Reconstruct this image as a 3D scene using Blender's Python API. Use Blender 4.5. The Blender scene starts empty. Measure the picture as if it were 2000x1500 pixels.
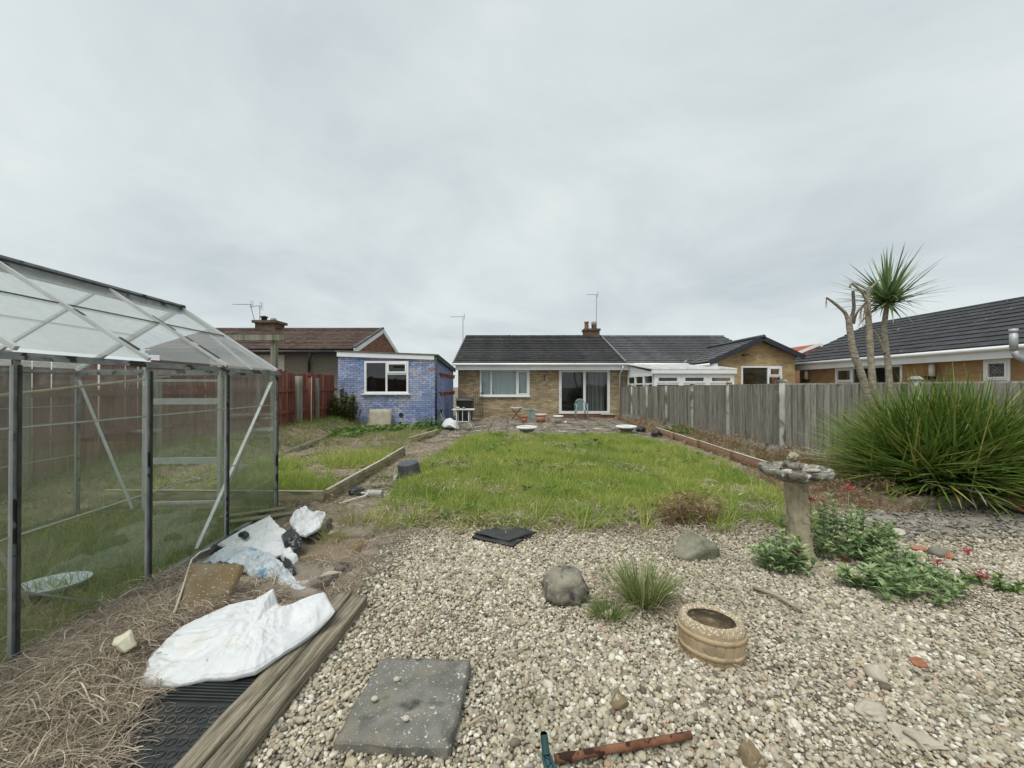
import bpy, bmesh, math, random
from mathutils import Vector, Matrix, Euler, noise as mnoise

random.seed(11)
R = math.radians
SC = bpy.context.scene
COL = SC.collection
CAMZ, FPX, CX, HY = 1.45, 760.0, 1000.0, 755.0

# ------------------------------------------------------------------ camera
cam = bpy.data.cameras.new('camera')
cam.sensor_width = 36.0
cam.lens = 36.0 * FPX / 2000.0
cam.clip_start = 0.02
cam.clip_end = 2000
camo = bpy.data.objects.new('camera', cam)
COL.objects.link(camo)
camo.location = (0, 0, CAMZ)
camo.rotation_euler = (R(90) + math.atan(5 / FPX), 0, 0)
SC.camera = camo

# ------------------------------------------------------------------ overcast sky
SUN_EL, SUN_AZ = 62.0, 215.0          # azimuth measured clockwise from +Y
world = bpy.data.worlds.new('World')
SC.world = world
world.use_nodes = True
wt = world.node_tree
for n in list(wt.nodes):
    wt.nodes.remove(n)
def wn(t, **k):
    n = wt.nodes.new(t)
    for a, b in k.items():
        setattr(n, a, b)
    return n
w_out = wn('ShaderNodeOutputWorld')
w_bg = wn('ShaderNodeBackground')
w_sky = wn('ShaderNodeTexSky', sky_type='NISHITA', sun_disc=False)
w_sky.sun_elevation = R(SUN_EL)
w_sky.sun_rotation = R(SUN_AZ)
w_tc = wn('ShaderNodeTexCoord')
w_sep = wn('ShaderNodeSeparateXYZ')
wt.links.new(w_tc.outputs['Generated'], w_sep.inputs[0])
def wmath(op, a, b=None):
    m = wn('ShaderNodeMath', operation=op)
    for i, s in enumerate((a, b)):
        if s is None:
            continue
        if isinstance(s, (int, float)):
            m.inputs[i].default_value = s
        else:
            wt.links.new(s, m.inputs[i])
    return m.outputs[0]
zc = wmath('ADD', wmath('MAXIMUM', w_sep.outputs['Z'], 0.0), 0.22)
w_comb = wn('ShaderNodeCombineXYZ')
wt.links.new(wmath('DIVIDE', w_sep.outputs['X'], zc), w_comb.inputs[0])
wt.links.new(wmath('DIVIDE', w_sep.outputs['Y'], zc), w_comb.inputs[1])
w_n1 = wn('ShaderNodeTexNoise')
w_n1.inputs['Scale'].default_value = 0.85
w_n1.inputs['Detail'].default_value = 8
w_n1.inputs['Roughness'].default_value = 0.56
w_n1.inputs['Distortion'].default_value = 0.35
wt.links.new(w_comb.outputs[0], w_n1.inputs['Vector'])
w_ramp = wn('ShaderNodeValToRGB')
e = w_ramp.color_ramp.elements
e[0].position, e[0].color = 0.30, (0.34, 0.38, 0.40, 1)
e[1].position, e[1].color = 0.70, (0.525, 0.56, 0.545, 1)
k = e.new(0.5); k.color = (0.435, 0.472, 0.476, 1)
wt.links.new(w_n1.outputs['Fac'], w_ramp.inputs['Fac'])
w_skys = wn('ShaderNodeMix', data_type='RGBA', blend_type='MULTIPLY')
w_skys.inputs[0].default_value = 1.0
wt.links.new(w_sky.outputs[0], w_skys.inputs[6])
w_skys.inputs[7].default_value = (0.10, 0.10, 0.10, 1)
w_mix = wn('ShaderNodeMix', data_type='RGBA')
w_mix.inputs[0].default_value = 0.94
wt.links.new(w_skys.outputs[2], w_mix.inputs[6])
wt.links.new(w_ramp.outputs[0], w_mix.inputs[7])
wt.links.new(w_mix.outputs[2], w_bg.inputs['Color'])
w_bg.inputs['Strength'].default_value = 0.92
wt.links.new(w_bg.outputs[0], w_out.inputs[0])

sun = bpy.data.lights.new('sun', 'SUN')
sun.energy = 1.5
sun.angle = R(28)
sun.color = (1.0, 0.97, 0.92)
suno = bpy.data.objects.new('sun', sun)
COL.objects.link(suno)
sd = Vector((math.sin(R(SUN_AZ)) * math.cos(R(SUN_EL)), math.cos(R(SUN_AZ)) * math.cos(R(SUN_EL)), math.sin(R(SUN_EL))))
suno.rotation_euler = sd.to_track_quat('Z', 'Y').to_euler()
suno.location = sd * 30

vs = SC.view_settings
vs.view_transform = 'Standard'
vs.look = 'None'
vs.gamma = 1.0
vs.use_curve_mapping = False
vs.exposure = 0.8
SC.render.engine = 'CYCLES'
SC.cycles.use_denoising = True
SC.cycles.max_bounces = 8
SC.cycles.diffuse_bounces = 3
SC.cycles.glossy_bounces = 3
SC.cycles.transparent_max_bounces = 24
SC.cycles.pixel_filter_width = 1.15
SC.cycles.denoising_prefilter = 'ACCURATE'

# ------------------------------------------------------------------ helpers
def at(px, py, Y):
    """a point seen at photo pixel px,py standing Y metres away"""
    return Vector(((px - CX) * Y / FPX, Y, CAMZ - (py - HY) * Y / FPX))
def gp(px, py, z=0.0):
    Y = FPX * (CAMZ - z) / (py - HY)
    return Vector(((px - CX) * Y / FPX, Y, z))
def sm(a, b, t):
    t = max(0.0, min(1.0, (t - a) / (b - a)))
    return t * t * (3 - 2 * t)
def nz(x, y, z=0.0, s=1.0):
    return mnoise.noise(Vector((x * s, y * s, z * s)))
def inpoly(x, y, P):
    c = False
    n = len(P)
    j = n - 1
    for i in range(n):
        xi, yi = P[i][0], P[i][1]
        xj, yj = P[j][0], P[j][1]
        if (yi > y) != (yj > y) and x < (xj - xi) * (y - yi) / (yj - yi) + xi:
            c = not c
        j = i
    return c

WL = {}
def setp(o, parent, wloc=(0, 0, 0)):
    """parent o so that its world location is wloc (parents carry no rotation)"""
    w = Vector(wloc)
    WL[o.name] = w
    if parent is not None:
        o.parent = parent
        o.location = w - WL[parent.name]
    else:
        o.location = w
def tag(o, label=None, cat=None, group=None, kind=None):
    if label: o['label'] = label
    if cat: o['category'] = cat
    if group: o['group'] = group
    if kind: o['kind'] = kind
    return o
def thing(name, label, cat, loc=(0, 0, 0), group=None):
    o = bpy.data.objects.new(name, None)
    COL.objects.link(o)
    o.empty_display_size = 0.1
    setp(o, None, loc)
    return tag(o, label, cat, group)
def place(name, mesh, parent=None, loc=(0, 0, 0), rot=None, scale=None):
    o = bpy.data.objects.new(name, mesh)
    COL.objects.link(o)
    setp(o, parent, loc)
    if rot is not None: o.rotation_euler = rot
    if scale is not None: o.scale = scale
    return o

class MB:
    def __init__(s):
        s.v, s.f = [], []
    def add(s, v, f):
        b = len(s.v)
        s.v += [tuple(p) for p in v]
        s.f += [tuple(i + b for i in q) for q in f]
        return s
    def hexa(s, p):
        return s.add(p, [(3, 2, 1, 0), (4, 5, 6, 7), (0, 1, 5, 4), (1, 2, 6, 5), (2, 3, 7, 6), (3, 0, 4, 7)])
    def box(s, x0, x1, y0, y1, z0, z1):
        return s.hexa([(x0, y0, z0), (x1, y0, z0), (x1, y1, z0), (x0, y1, z0), (x0, y0, z1), (x1, y0, z1), (x1, y1, z1), (x0, y1, z1)])
    def bar(s, a, b, w, h, up=(0, 0, 1)):
        a, b = Vector(a), Vector(b)
        d = (b - a).normalized()
        u = Vector(up)
        if abs(d.dot(u)) > 0.98: u = Vector((0, 1, 0))
        x = d.cross(u).normalized()
        n = x.cross(d).normalized()
        x = x * w / 2; n = n * h / 2
        return s.hexa([a - x - n, a + x - n, b + x - n, b - x - n, a - x + n, a + x + n, b + x + n, b - x + n])
    def tube(s, pts, rad, n=8, cap=True):
        pts = [Vector(p) for p in pts]
        if not hasattr(rad, '__len__'): rad = [rad] * len(pts)
        V, F = [], []
        ref = Vector((0.31, 0.2, 0.93))
        for i, p in enumerate(pts):
            d = (pts[min(i + 1, len(pts) - 1)] - pts[max(i - 1, 0)]).normalized()
            x = d.cross(ref)
            if x.length < 0.05: x = d.cross(Vector((1, 0, 0)))
            x.normalize()
            y = d.cross(x)
            for j in range(n):
                a = 2 * math.pi * j / n
                V.append(p + (x * math.cos(a) + y * math.sin(a)) * rad[i])
        for i in range(len(pts) - 1):
            for j in range(n):
                F.append((i * n + j, i * n + (j + 1) % n, (i + 1) * n + (j + 1) % n, (i + 1) * n + j))
        if cap:
            F.append(tuple(range(n - 1, -1, -1)))
            F.append(tuple((len(pts) - 1) * n + j for j in range(n)))
        return s.add(V, F)
    def lathe(s, prof, n=24, c=(0, 0, 0), sx=1.0, sy=1.0, rz=0.0, closed=False, wob=0.0, seed=0):
        V, F = [], []
        c = Vector(c)
        cr, sr = math.cos(rz), math.sin(rz)
        for (r, z) in prof:
            for j in range(n):
                a = 2 * math.pi * j / n
                rr = r * (1 + wob * nz(math.cos(a) * 2 + seed, math.sin(a) * 2, z * 3)) if wob else r
                x, y = rr * math.cos(a) * sx, rr * math.sin(a) * sy
                V.append(c + Vector((x * cr - y * sr, x * sr + y * cr, z)))
        m = len(prof)
        for i in range(m - 1 + (1 if closed else 0)):
            i2 = (i + 1) % m
            for j in range(n):
                F.append((i * n + j, i * n + (j + 1) % n, i2 * n + (j + 1) % n, i2 * n + j))
        if not closed:
            if prof[0][0] > 1e-4: F.append(tuple(range(n - 1, -1, -1)))
            if prof[-1][0] > 1e-4: F.append(tuple((m - 1) * n + j for j in range(n)))
        return s.add(V, F)
    def prism(s, P, d):
        """polygon P (3D points) extruded by vector d"""
        n = len(P)
        d = Vector(d)
        V = [Vector(p) for p in P] + [Vector(p) + d for p in P]
        F = [tuple(range(n - 1, -1, -1)), tuple(range(n, 2 * n))]
        F += [(i, (i + 1) % n, n + (i + 1) % n, n + i) for i in range(n)]
        return s.add(V, F)
    def mesh(s, name, mat, smooth=False):
        m = bpy.data.meshes.new(name)
        m.from_pydata(s.v, [], s.f)
        bm = bmesh.new(); bm.from_mesh(m)
        bmesh.ops.recalc_face_normals(bm, faces=bm.faces[:])
        bm.to_mesh(m); bm.free()
        for q in (mat if isinstance(mat, (list, tuple)) else [mat]):
            m.materials.append(q)
        if smooth:
            m.polygons.foreach_set('use_smooth', [True] * len(m.polygons))
        m.update()
        return m
    def build(s, name, mat, parent=None, smooth=False, loc=(0, 0, 0)):
        return place(name, s.mesh(name, mat, smooth), parent, loc)

def bm_mesh(bm, name, mat, smooth=True):
    m = bpy.data.meshes.new(name)
    bm.to_mesh(m); bm.free()
    m.materials.append(mat)
    if smooth: m.polygons.foreach_set('use_smooth', [True] * len(m.polygons))
    return m
def rough_box(name, L, W, H, mat, cuts=6, amp=0.006, bev=0.01, seed=0, freq=9.0, smooth=True):
    bm = bmesh.new()
    bmesh.ops.create_cube(bm, size=1.0)
    bmesh.ops.scale(bm, vec=(L, W, H), verts=bm.verts)
    long_e = [q for q in bm.edges if q.calc_length() > min(L, W, H) * 1.5 or True]
    bmesh.ops.bevel(bm, geom=long_e, offset=bev, segments=2, affect='EDGES')
    big = [q for q in bm.edges if q.calc_length() > max(L, W, H) / (cuts + 1)]
    bmesh.ops.subdivide_edges(bm, edges=big, cuts=cuts, use_grid_fill=True)
    for v in bm.verts:
        p = v.co * freq + Vector((seed * 3.1, 0, 0))
        v.co += Vector((mnoise.noise(p), mnoise.noise(p + Vector((9, 0, 0))), mnoise.noise(p + Vector((0, 9, 0))))) * amp
    return bm_mesh(bm, name, mat, smooth)

# ------------------------------------------------------------------ materials
def new_mat(name):
    m = bpy.data.materials.new(name)
    m.use_nodes = True
    t = m.node_tree
    for n in list(t.nodes): t.nodes.remove(n)
    out = t.nodes.new('ShaderNodeOutputMaterial')
    return m, t, out
class NT:
    def __init__(s, t): s.t = t
    def n(s, typ, **k):
        q = s.t.nodes.new(typ)
        for a, b in k.items(): setattr(q, a, b)
        return q
    def l(s, a, b): s.t.links.new(a, b)
    def math(s, op, a, b=None, c=None):
        q = s.n('ShaderNodeMath', operation=op)
        for i, v in enumerate((a, b, c)):
            if v is None: continue
            if isinstance(v, (int, float)): q.inputs[i].default_value = v
            else: s.l(v, q.inputs[i])
        return q.outputs[0]
    def noise(s, vec, scale, detail=5, rough=0.55, dist=0.0):
        q = s.n('ShaderNodeTexNoise')
        q.inputs['Scale'].default_value = scale
        q.inputs['Detail'].default_value = detail
        q.inputs['Roughness'].default_value = rough
        q.inputs['Distortion'].default_value = dist
        s.l(vec, q.inputs['Vector'])
        return q.outputs['Fac']
    def ramp(s, fac, stops):
        q = s.n('ShaderNodeValToRGB')
        el = q.color_ramp.elements
        while len(el) < len(stops): el.new(0.5)
        for i, (p, c) in enumerate(stops):
            el[i].position = p
            el[i].color = (c[0], c[1], c[2], 1) if hasattr(c, '__len__') else (c, c, c, 1)
        s.l(fac, q.inputs['Fac'])
        return q.outputs['Color']
    def mix(s, fac, a, b, blend='MIX'):
        q = s.n('ShaderNodeMix', data_type='RGBA', blend_type=blend)
        for i, v in ((0, fac), (6, a), (7, b)):
            if isinstance(v, (int, float)): q.inputs[i].default_value = v
            elif hasattr(v, '__len__'): q.inputs[i].default_value = (v[0], v[1], v[2], 1)
            else: s.l(v, q.inputs[i])
        return q.outputs[2]
    def coords(s, kind='Object', stretch=(1, 1, 1), rnd=True):
        tc = s.n('ShaderNodeTexCoord')
        if kind == 'World':
            geo = s.n('ShaderNodeNewGeometry'); src = geo.outputs['Position']
        else:
            src = tc.outputs[kind]
        mp = s.n('ShaderNodeMapping')
        mp.inputs['Scale'].default_value = stretch
        s.l(src, mp.inputs['Vector'])
        oi = s.n('ShaderNodeObjectInfo')
        if not rnd: return mp.outputs[0], oi
        va = s.n('ShaderNodeVectorMath', operation='ADD')
        s.l(mp.outputs[0], va.inputs[0])
        s.l(s.math('MULTIPLY', oi.outputs['Random'], 31.0), va.inputs[1])
        return va.outputs[0], oi

def pmat(name, c1, c2, scale=6.0, rough=0.85, bump=0.3, bscale=None, bdist=0.01, var=0.2, stretch=(1, 1, 1), metallic=0.0,
         spec=0.3, coords='Object', spots=None, c3=None, lo=0.32, hi=0.68, rnd=True, hvar=0.0, trans=0.0, island=0.0, crumple=0.0):
    m, t, out = new_mat(name)
    N = NT(t)
    vec, oi = N.coords(coords, stretch, rnd)
    fac = N.noise(vec, scale, 7, 0.6)
    stops = [(lo, c1), (hi, c2)] if c3 is None else [(lo, c1), ((lo + hi) / 2, c2), (hi, c3)]
    col = N.ramp(fac, stops)
    for sp in (spots or []):
        f2 = N.noise(vec, sp[1], 3, 0.5, 0.4)
        th = 0.5 + (sp[2] - 0.5) * 0.66
        mk = N.ramp(f2, [(th, 0.0), (th + sp[3] * 0.6, 1.0)])
        col = N.mix(mk, col, sp[0])
    if var or hvar:
        hs = N.n('ShaderNodeHueSaturation')
        N.l(N.math('MULTIPLY_ADD', oi.outputs['Random'], var, 1 - var / 2), hs.inputs['Value'])
        if hvar:
            r2 = N.math('FRACT', N.math('MULTIPLY', oi.outputs['Random'], 7.31))
            N.l(N.math('MULTIPLY_ADD', r2, hvar, 0.5 - hvar / 2), hs.inputs['Hue'])
        N.l(col, hs.inputs['Color'])
        col = hs.outputs['Color']
    if island:
        gi = N.n('ShaderNodeNewGeometry')
        h2 = N.n('ShaderNodeHueSaturation')
        N.l(N.math('MULTIPLY_ADD', gi.outputs['Random Per Island'], island, 1 - island / 2), h2.inputs['Value']); N.l(col, h2.inputs['Color'])
        col = h2.outputs['Color']
    p = N.n('ShaderNodeBsdfPrincipled')
    N.l(col, p.inputs['Base Color'])
    p.inputs['Roughness'].default_value = rough
    p.inputs['Metallic'].default_value = metallic
    p.inputs['Specular IOR Level'].default_value = spec
    if bump:
        b = N.n('ShaderNodeBump')
        b.inputs['Strength'].default_value = bump
        b.inputs['Distance'].default_value = bdist
        hgt = N.noise(vec, bscale or scale * 3, 6, 0.65)
        if crumple:
            for (cs, cw) in ((5.5, 1.0), (13.0, .4)):
                dv = N.n('ShaderNodeTexNoise'); dv.inputs['Scale'].default_value = cs * .5; N.l(vec, dv.inputs['Vector'])
                vm = N.n('ShaderNodeVectorMath', operation='MULTIPLY_ADD')
                N.l(dv.outputs['Color'], vm.inputs[0]); vm.inputs[1].default_value = (.14, .14, .14); N.l(vec, vm.inputs[2])
                vo = N.n('ShaderNodeTexVoronoi', feature='F1'); vo.inputs['Scale'].default_value = cs; N.l(vm.outputs[0], vo.inputs['Vector'])
                hgt = N.math('ADD', hgt, N.math('MULTIPLY', vo.outputs['Distance'], crumple * cw))
        N.l(hgt, b.inputs['Height'])
        N.l(b.outputs[0], p.inputs['Normal'])
    if trans:
        tr = N.n('ShaderNodeBsdfTranslucent')
        N.l(col, tr.inputs['Color'])
        ms = N.n('ShaderNodeMixShader')
        ms.inputs[0].default_value = trans
        N.l(p.outputs[0], ms.inputs[1]); N.l(tr.outputs[0], ms.inputs[2])
        N.l(ms.outputs[0], out.inputs[0])
    else:
        N.l(p.outputs[0], out.inputs[0])
    return m

def leaf_mat(name, stops, pos_stops=None, pscale=0.8, trans=0.3, rough=0.5, spec=0.25, pmixf=0.6, wear=None, gen=None):
    """foliage colour by random per piece, drifting over the place by noise"""
    m, t, out = new_mat(name)
    N = NT(t)
    oi = N.n('ShaderNodeObjectInfo')
    geo = N.n('ShaderNodeNewGeometry')
    r = N.math('FRACT', N.math('ADD', oi.outputs['Random'], geo.outputs['Random Per Island']))
    col = N.ramp(r, stops)
    if pos_stops:
        nf = N.noise(geo.outputs['Position'], pscale, 4, 0.6)
        col = N.mix(pmixf, col, N.ramp(nf, pos_stops))
    p = N.n('ShaderNodeBsdfPrincipled')
    N.l(col, p.inputs['Base Color'])
    p.inputs['Roughness'].default_value = rough
    p.inputs['Specular IOR Level'].default_value = spec
    tr = N.n('ShaderNodeBsdfTranslucent')
    N.l(col, tr.inputs['Color'])
    ms = N.n('ShaderNodeMixShader')
    ms.inputs[0].default_value = trans
    N.l(p.outputs[0], ms.inputs[1]); N.l(tr.outputs[0], ms.inputs[2])
    N.l(ms.outputs[0], out.inputs[0])
    return m

def brick_mat(name, c1, c2, mortar, axes='XZ', bump=0.5, c3=None):
    m, t, out = new_mat(name)
    N = NT(t)
    geo = N.n('ShaderNodeNewGeometry')
    sp = N.n('ShaderNodeSeparateXYZ'); N.l(geo.outputs['Position'], sp.inputs[0])
    cb = N.n('ShaderNodeCombineXYZ')
    N.l(sp.outputs[axes[0]], cb.inputs[0]); N.l(sp.outputs[axes[1]], cb.inputs[1])
    bt = N.n('ShaderNodeTexBrick')
    bt.offset = 0.5
    bt.inputs['Scale'].default_value = 1.0
    bt.inputs['Brick Width'].default_value = 0.225
    bt.inputs['Row Height'].default_value = 0.075
    bt.inputs['Mortar Size'].default_value = 0.007
    bt.inputs['Mortar Smooth'].default_value = 0.25
    bt.inputs['Bias'].default_value = 0.0
    bt.inputs['Color1'].default_value = (*c1, 1)
    bt.inputs['Color2'].default_value = (*c2, 1)
    bt.inputs['Mortar'].default_value = (*mortar, 1)
    N.l(cb.outputs[0], bt.inputs['Vector'])
    nf = N.noise(geo.outputs['Position'], 1.3, 5, 0.65)
    col = N.mix(1.0, bt.outputs['Color'], N.ramp(nf, [(0.3, 0.72), (0.7, 1.18)]), 'MULTIPLY')
    nf2 = N.noise(geo.outputs['Position'], 26.0, 4, 0.6)
    col = N.mix(1.0, col, N.ramp(nf2, [(0.3, 0.8), (0.7, 1.15)]), 'MULTIPLY')
    p = N.n('ShaderNodeBsdfPrincipled')
    N.l(col, p.inputs['Base Color'])
    p.inputs['Roughness'].default_value = 0.9
    p.inputs['Specular IOR Level'].default_value = 0.2
    b = N.n('ShaderNodeBump')
    b.inputs['Strength'].default_value = bump
    b.inputs['Distance'].default_value = 0.01
    N.l(N.math('SUBTRACT', N.math('MULTIPLY', nf2, 0.4), bt.outputs['Fac']), b.inputs['Height'])
    N.l(b.outputs[0], p.inputs['Normal'])
    N.l(p.outputs[0], out.inputs[0])
    return m

def glass_mat(name, tint, dirt, base_dirt, vary, scale=2.5, gloss=1.0, grough=0.03, low=None, transl=0.5):
    """old pane: clear, a Fresnel mirror and a film of dirt"""
    m, t, out = new_mat(name)
    N = NT(t)
    geo = N.n('ShaderNodeNewGeometry')
    nf = N.noise(geo.outputs['Position'], scale, 6, 0.65, 0.6)
    st = N.n('ShaderNodeMapping'); st.inputs['Scale'].default_value = (9, 9, 0.7)
    N.l(geo.outputs['Position'], st.inputs['Vector'])
    nf2 = N.noise(st.outputs[0], 1.6, 4, 0.6)
    fac = N.math('MULTIPLY_ADD', N.math('MULTIPLY', nf, nf2), vary * 4, base_dirt - vary)
    dcol = dirt
    if low:
        sp = N.n('ShaderNodeSeparateXYZ'); N.l(geo.outputs['Position'], sp.inputs[0])
        mr = N.n('ShaderNodeMapRange')
        mr.inputs['From Min'].default_value = low[1]; mr.inputs['From Max'].default_value = low[2]
        mr.inputs['To Min'].default_value = 1.0; mr.inputs['To Max'].default_value = 0.0
        N.l(sp.outputs['Z'], mr.inputs['Value'])
        lowf = mr.outputs[0]
        fac = N.math('ADD', fac, N.math('MULTIPLY', lowf, N.math('MULTIPLY', nf, low[3])))
        dcol = N.mix(lowf, dirt, low[0])
    fac = N.math('MINIMUM', N.math('MAXIMUM', fac, 0.0), 0.95)
    tr = N.n('ShaderNodeBsdfTransparent'); tr.inputs[0].default_value = (*tint, 1)
    gl = N.n('ShaderNodeBsdfGlossy'); gl.inputs['Roughness'].default_value = grough
    lw = N.n('ShaderNodeLayerWeight'); lw.inputs['Blend'].default_value = 0.5
    m1 = N.n('ShaderNodeMixShader')
    N.l(N.math('MULTIPLY_ADD', N.math('POWER', lw.outputs['Facing'], 5.0), 0.55 * gloss, 0.04 * gloss), m1.inputs[0])
    N.l(tr.outputs[0], m1.inputs[1]); N.l(gl.outputs[0], m1.inputs[2])
    df = N.n('ShaderNodeBsdfDiffuse'); tl = N.n('ShaderNodeBsdfTranslucent')
    for q in (df, tl):
        if hasattr(dcol, '__len__'): q.inputs['Color'].default_value = (*dcol, 1)
        else: N.l(dcol, q.inputs['Color'])
    m3 = N.n('ShaderNodeMixShader'); m3.inputs[0].default_value = transl
    N.l(df.outputs[0], m3.inputs[1]); N.l(tl.outputs[0], m3.inputs[2])
    m2 = N.n('ShaderNodeMixShader')
    N.l(fac, m2.inputs[0]); N.l(m1.outputs[0], m2.inputs[1]); N.l(m3.outputs[0], m2.inputs[2])
    N.l(m2.outputs[0], out.inputs[0])
    return m

M = {}
M['soil'] = pmat('soil', (0.13, 0.10, 0.075), (0.30, 0.24, 0.18), 3.5, 0.95, 0.6, 30, 0.02, 0, coords='World', rnd=False,
                 spots=[((0.06, 0.08, 0.025), 1.1, 0.56, 0.1), ((0.27, 0.23, 0.17), 14, 0.6, 0.06)])
M['turf'] = pmat('turf', (0.10, 0.12, 0.04), (0.20, 0.18, 0.08), 4, 0.95, 0.5, 30, 0.02, 0, coords='World', rnd=False)
M['grit'] = pmat('grit', (0.09, 0.08, 0.06), (0.22, 0.19, 0.15), 9, 0.95, 0.6, 60, 0.01, 0, coords='World', rnd=False)
M['slab'] = pmat('patio_slab', (0.138, 0.119, 0.094), (0.276, 0.238, 0.189), 5, 0.9, 0.4, 40, 0.006, 0.35,
                 spots=[((0.07, 0.06, 0.045), 3.0, 0.54, 0.1), ((0.42, 0.38, 0.30), 6, 0.66, 0.05)])
M['concrete'] = pmat('concrete', (0.324, 0.317, 0.290), (0.486, 0.479, 0.446), 5, 0.9, 0.4, 50, 0.005, 0.2,
                     spots=[((0.14, 0.145, 0.11), 2.2, 0.58, 0.12)])
M['flag'] = pmat('flagstone', (0.118, 0.118, 0.103), (0.228, 0.221, 0.193), 7, 0.92, 0.7, 90, 0.006, 0.05,
                 spots=[((0.55, 0.55, 0.5), 90, 0.725, 0.05), ((0.6, 0.6, 0.55), 45, 0.76, 0.04), ((0.21, 0.19, 0.14), 5, 0.52, 0.3), ((0.06, 0.06, 0.055), 7, 0.6, 0.25), ((0.27, 0.26, 0.22), 120, 0.66, 0.2)])
M['mossy'] = pmat('mossy_slab', (0.13, 0.095, 0.05), (0.22, 0.185, 0.125), 5, 0.93, 0.6, 60, 0.006, 0.05,
                  spots=[((0.17, 0.10, 0.035), 4, 0.55, 0.35), ((0.42, 0.4, 0.33), 80, 0.70, 0.06)])
M['buffslab'] = pmat('buff_slab', (0.30, 0.27, 0.20), (0.42, 0.39, 0.31), 5, 0.9, 0.3, 50, 0.004, 0.05)
M['fence'] = pmat('fence_board', (0.171, 0.163, 0.140), (0.354, 0.336, 0.291), 7.0, 0.85, 0.4, 30, 0.004, 0.42, (6, 6, 0.5),
                  spots=[((0.10, 0.12, 0.07), 1.0, 0.62, 0.14)])
M['redfence'] = pmat('red_stained_board', (0.150, 0.049, 0.034), (0.264, 0.092, 0.067), 3.0, 0.75, 0.35, 30, 0.004, 0.35, (5, 5, 0.5),
                     spots=[((0.25, 0.14, 0.10), 2.4, 0.62, 0.1)])
M['oldwood'] = pmat('weathered_timber', (0.10, 0.085, 0.06), (0.40, 0.35, 0.255), 8.0, 0.88, 1.0, 14, 0.02, 0.15, (9, 0.45, 9), lo=0.34, hi=0.62)
M['oldwoodx'] = pmat('weathered_timber_long', (0.13, 0.115, 0.085), (0.30, 0.265, 0.19), 3.0, 0.88, 0.7, 18, 0.01, 0.25, (0.6, 9, 9))
M['greywood'] = pmat('grey_post_wood', (0.16, 0.155, 0.125), (0.28, 0.27, 0.23), 3.0, 0.88, 0.5, 18, 0.006, 0.2, (8, 8, 0.5),
                     spots=[((0.13, 0.15, 0.08), 1.2, 0.6, 0.1)])
M['bedwood'] = pmat('bed_board', (0.17, 0.145, 0.085), (0.30, 0.26, 0.16), 3.0, 0.86, 0.4, 18, 0.006, 0.2, (1.5, 1.5, 7),
                    spots=[((0.12, 0.13, 0.05), 2, 0.6, 0.1)])
M['bedtop'] = pmat('bed_board_top', (0.42, 0.38, 0.29), (0.58, 0.54, 0.43), 4.0, 0.8, 0.3, 18, 0.004, 0.1)
M['rustboard'] = pmat('brown_bed_board', (0.14, 0.075, 0.045), (0.24, 0.145, 0.09), 3.0, 0.86, 0.4, 18, 0.006, 0.2, (6, 1, 6))
M['alu'] = pmat('old_aluminium', (0.15, 0.16, 0.165), (0.34, 0.355, 0.355), 9, 0.5, 0.15, 60, 0.002, 0.15, metallic=0.55, spec=0.4,
                spots=[((0.04, 0.045, 0.035), 7, 0.60, 0.06)])
M['alulight'] = pmat('pale_aluminium', (0.45, 0.47, 0.47), (0.60, 0.62, 0.61), 5, 0.5, 0.1, 60, 0.002, 0.1, metallic=0.35, spec=0.4)
M['seal'] = pmat('black_glazing_seal', (0.02, 0.022, 0.02), (0.06, 0.065, 0.055), 9, 0.7, 0.3, 60, 0.002, 0.2)
M['gwall'] = glass_mat('dirty_wall_glass', (0.95, 0.97, 0.95), (0.46, 0.48, 0.44), 0.075, 0.07, low=((0.10, 0.19, 0.05), 0.05, 0.7, 0.30), gloss=1.3, transl=0.55)
M['groof'] = glass_mat('hazy_roof_glass', (0.975, 0.985, 0.98), (0.80, 0.84, 0.83), 0.20, 0.12, 1.6, gloss=1.0, transl=0.72)
M['pane'] = glass_mat('window_glass', (0.86, 0.9, 0.9), (0.3, 0.3, 0.3), 0.015, 0.01, gloss=1.25, grough=0.01)
M['upvc'] = pmat('white_upvc', (0.742, 0.753, 0.742), (0.848, 0.859, 0.848), 2, 0.4, 0.05, 30, 0.002, 0.04, spec=0.45)
M['fascia'] = pmat('white_fascia', (0.678, 0.689, 0.678), (0.827, 0.837, 0.827), 1.4, 0.5, 0.05, 30, 0.002, 0.04, spec=0.4, coords='World', rnd=False)
M['brick'] = brick_mat('buff_brick', (0.33, 0.245, 0.145), (0.56, 0.455, 0.30), (0.20, 0.16, 0.11))
M['brickside'] = brick_mat('buff_brick_side', (0.33, 0.245, 0.145), (0.56, 0.455, 0.30), (0.20, 0.16, 0.11), 'YZ')
M['brickchim'] = brick_mat('sooty_brick', (0.10, 0.07, 0.05), (0.17, 0.12, 0.085), (0.12, 0.10, 0.08))
M['brickext'] = brick_mat('golden_brick', (0.396, 0.268, 0.127), (0.550, 0.393, 0.201), (0.308, 0.274, 0.207))
M['brickright'] = brick_mat('tan_brick', (0.338, 0.196, 0.091), (0.425, 0.263, 0.133), (0.300, 0.230, 0.140), 'YZ', 0.3)
M['brickred'] = brick_mat('red_gable_brick', (0.20, 0.085, 0.05), (0.31, 0.15, 0.09), (0.22, 0.17, 0.13), 'YZ')
M['bluepaintside'] = brick_mat('blue_painted_side_wall', (0.20, 0.255, 0.46), (0.31, 0.365, 0.55), (0.20, 0.25, 0.43), 'YZ', 0.5)
M['mortar'] = pmat('blue_grey_mortar', (0.12, 0.13, 0.25), (0.20, 0.21, 0.33), 9, 0.95, 0.4, 60, 0.004, 0)
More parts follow.
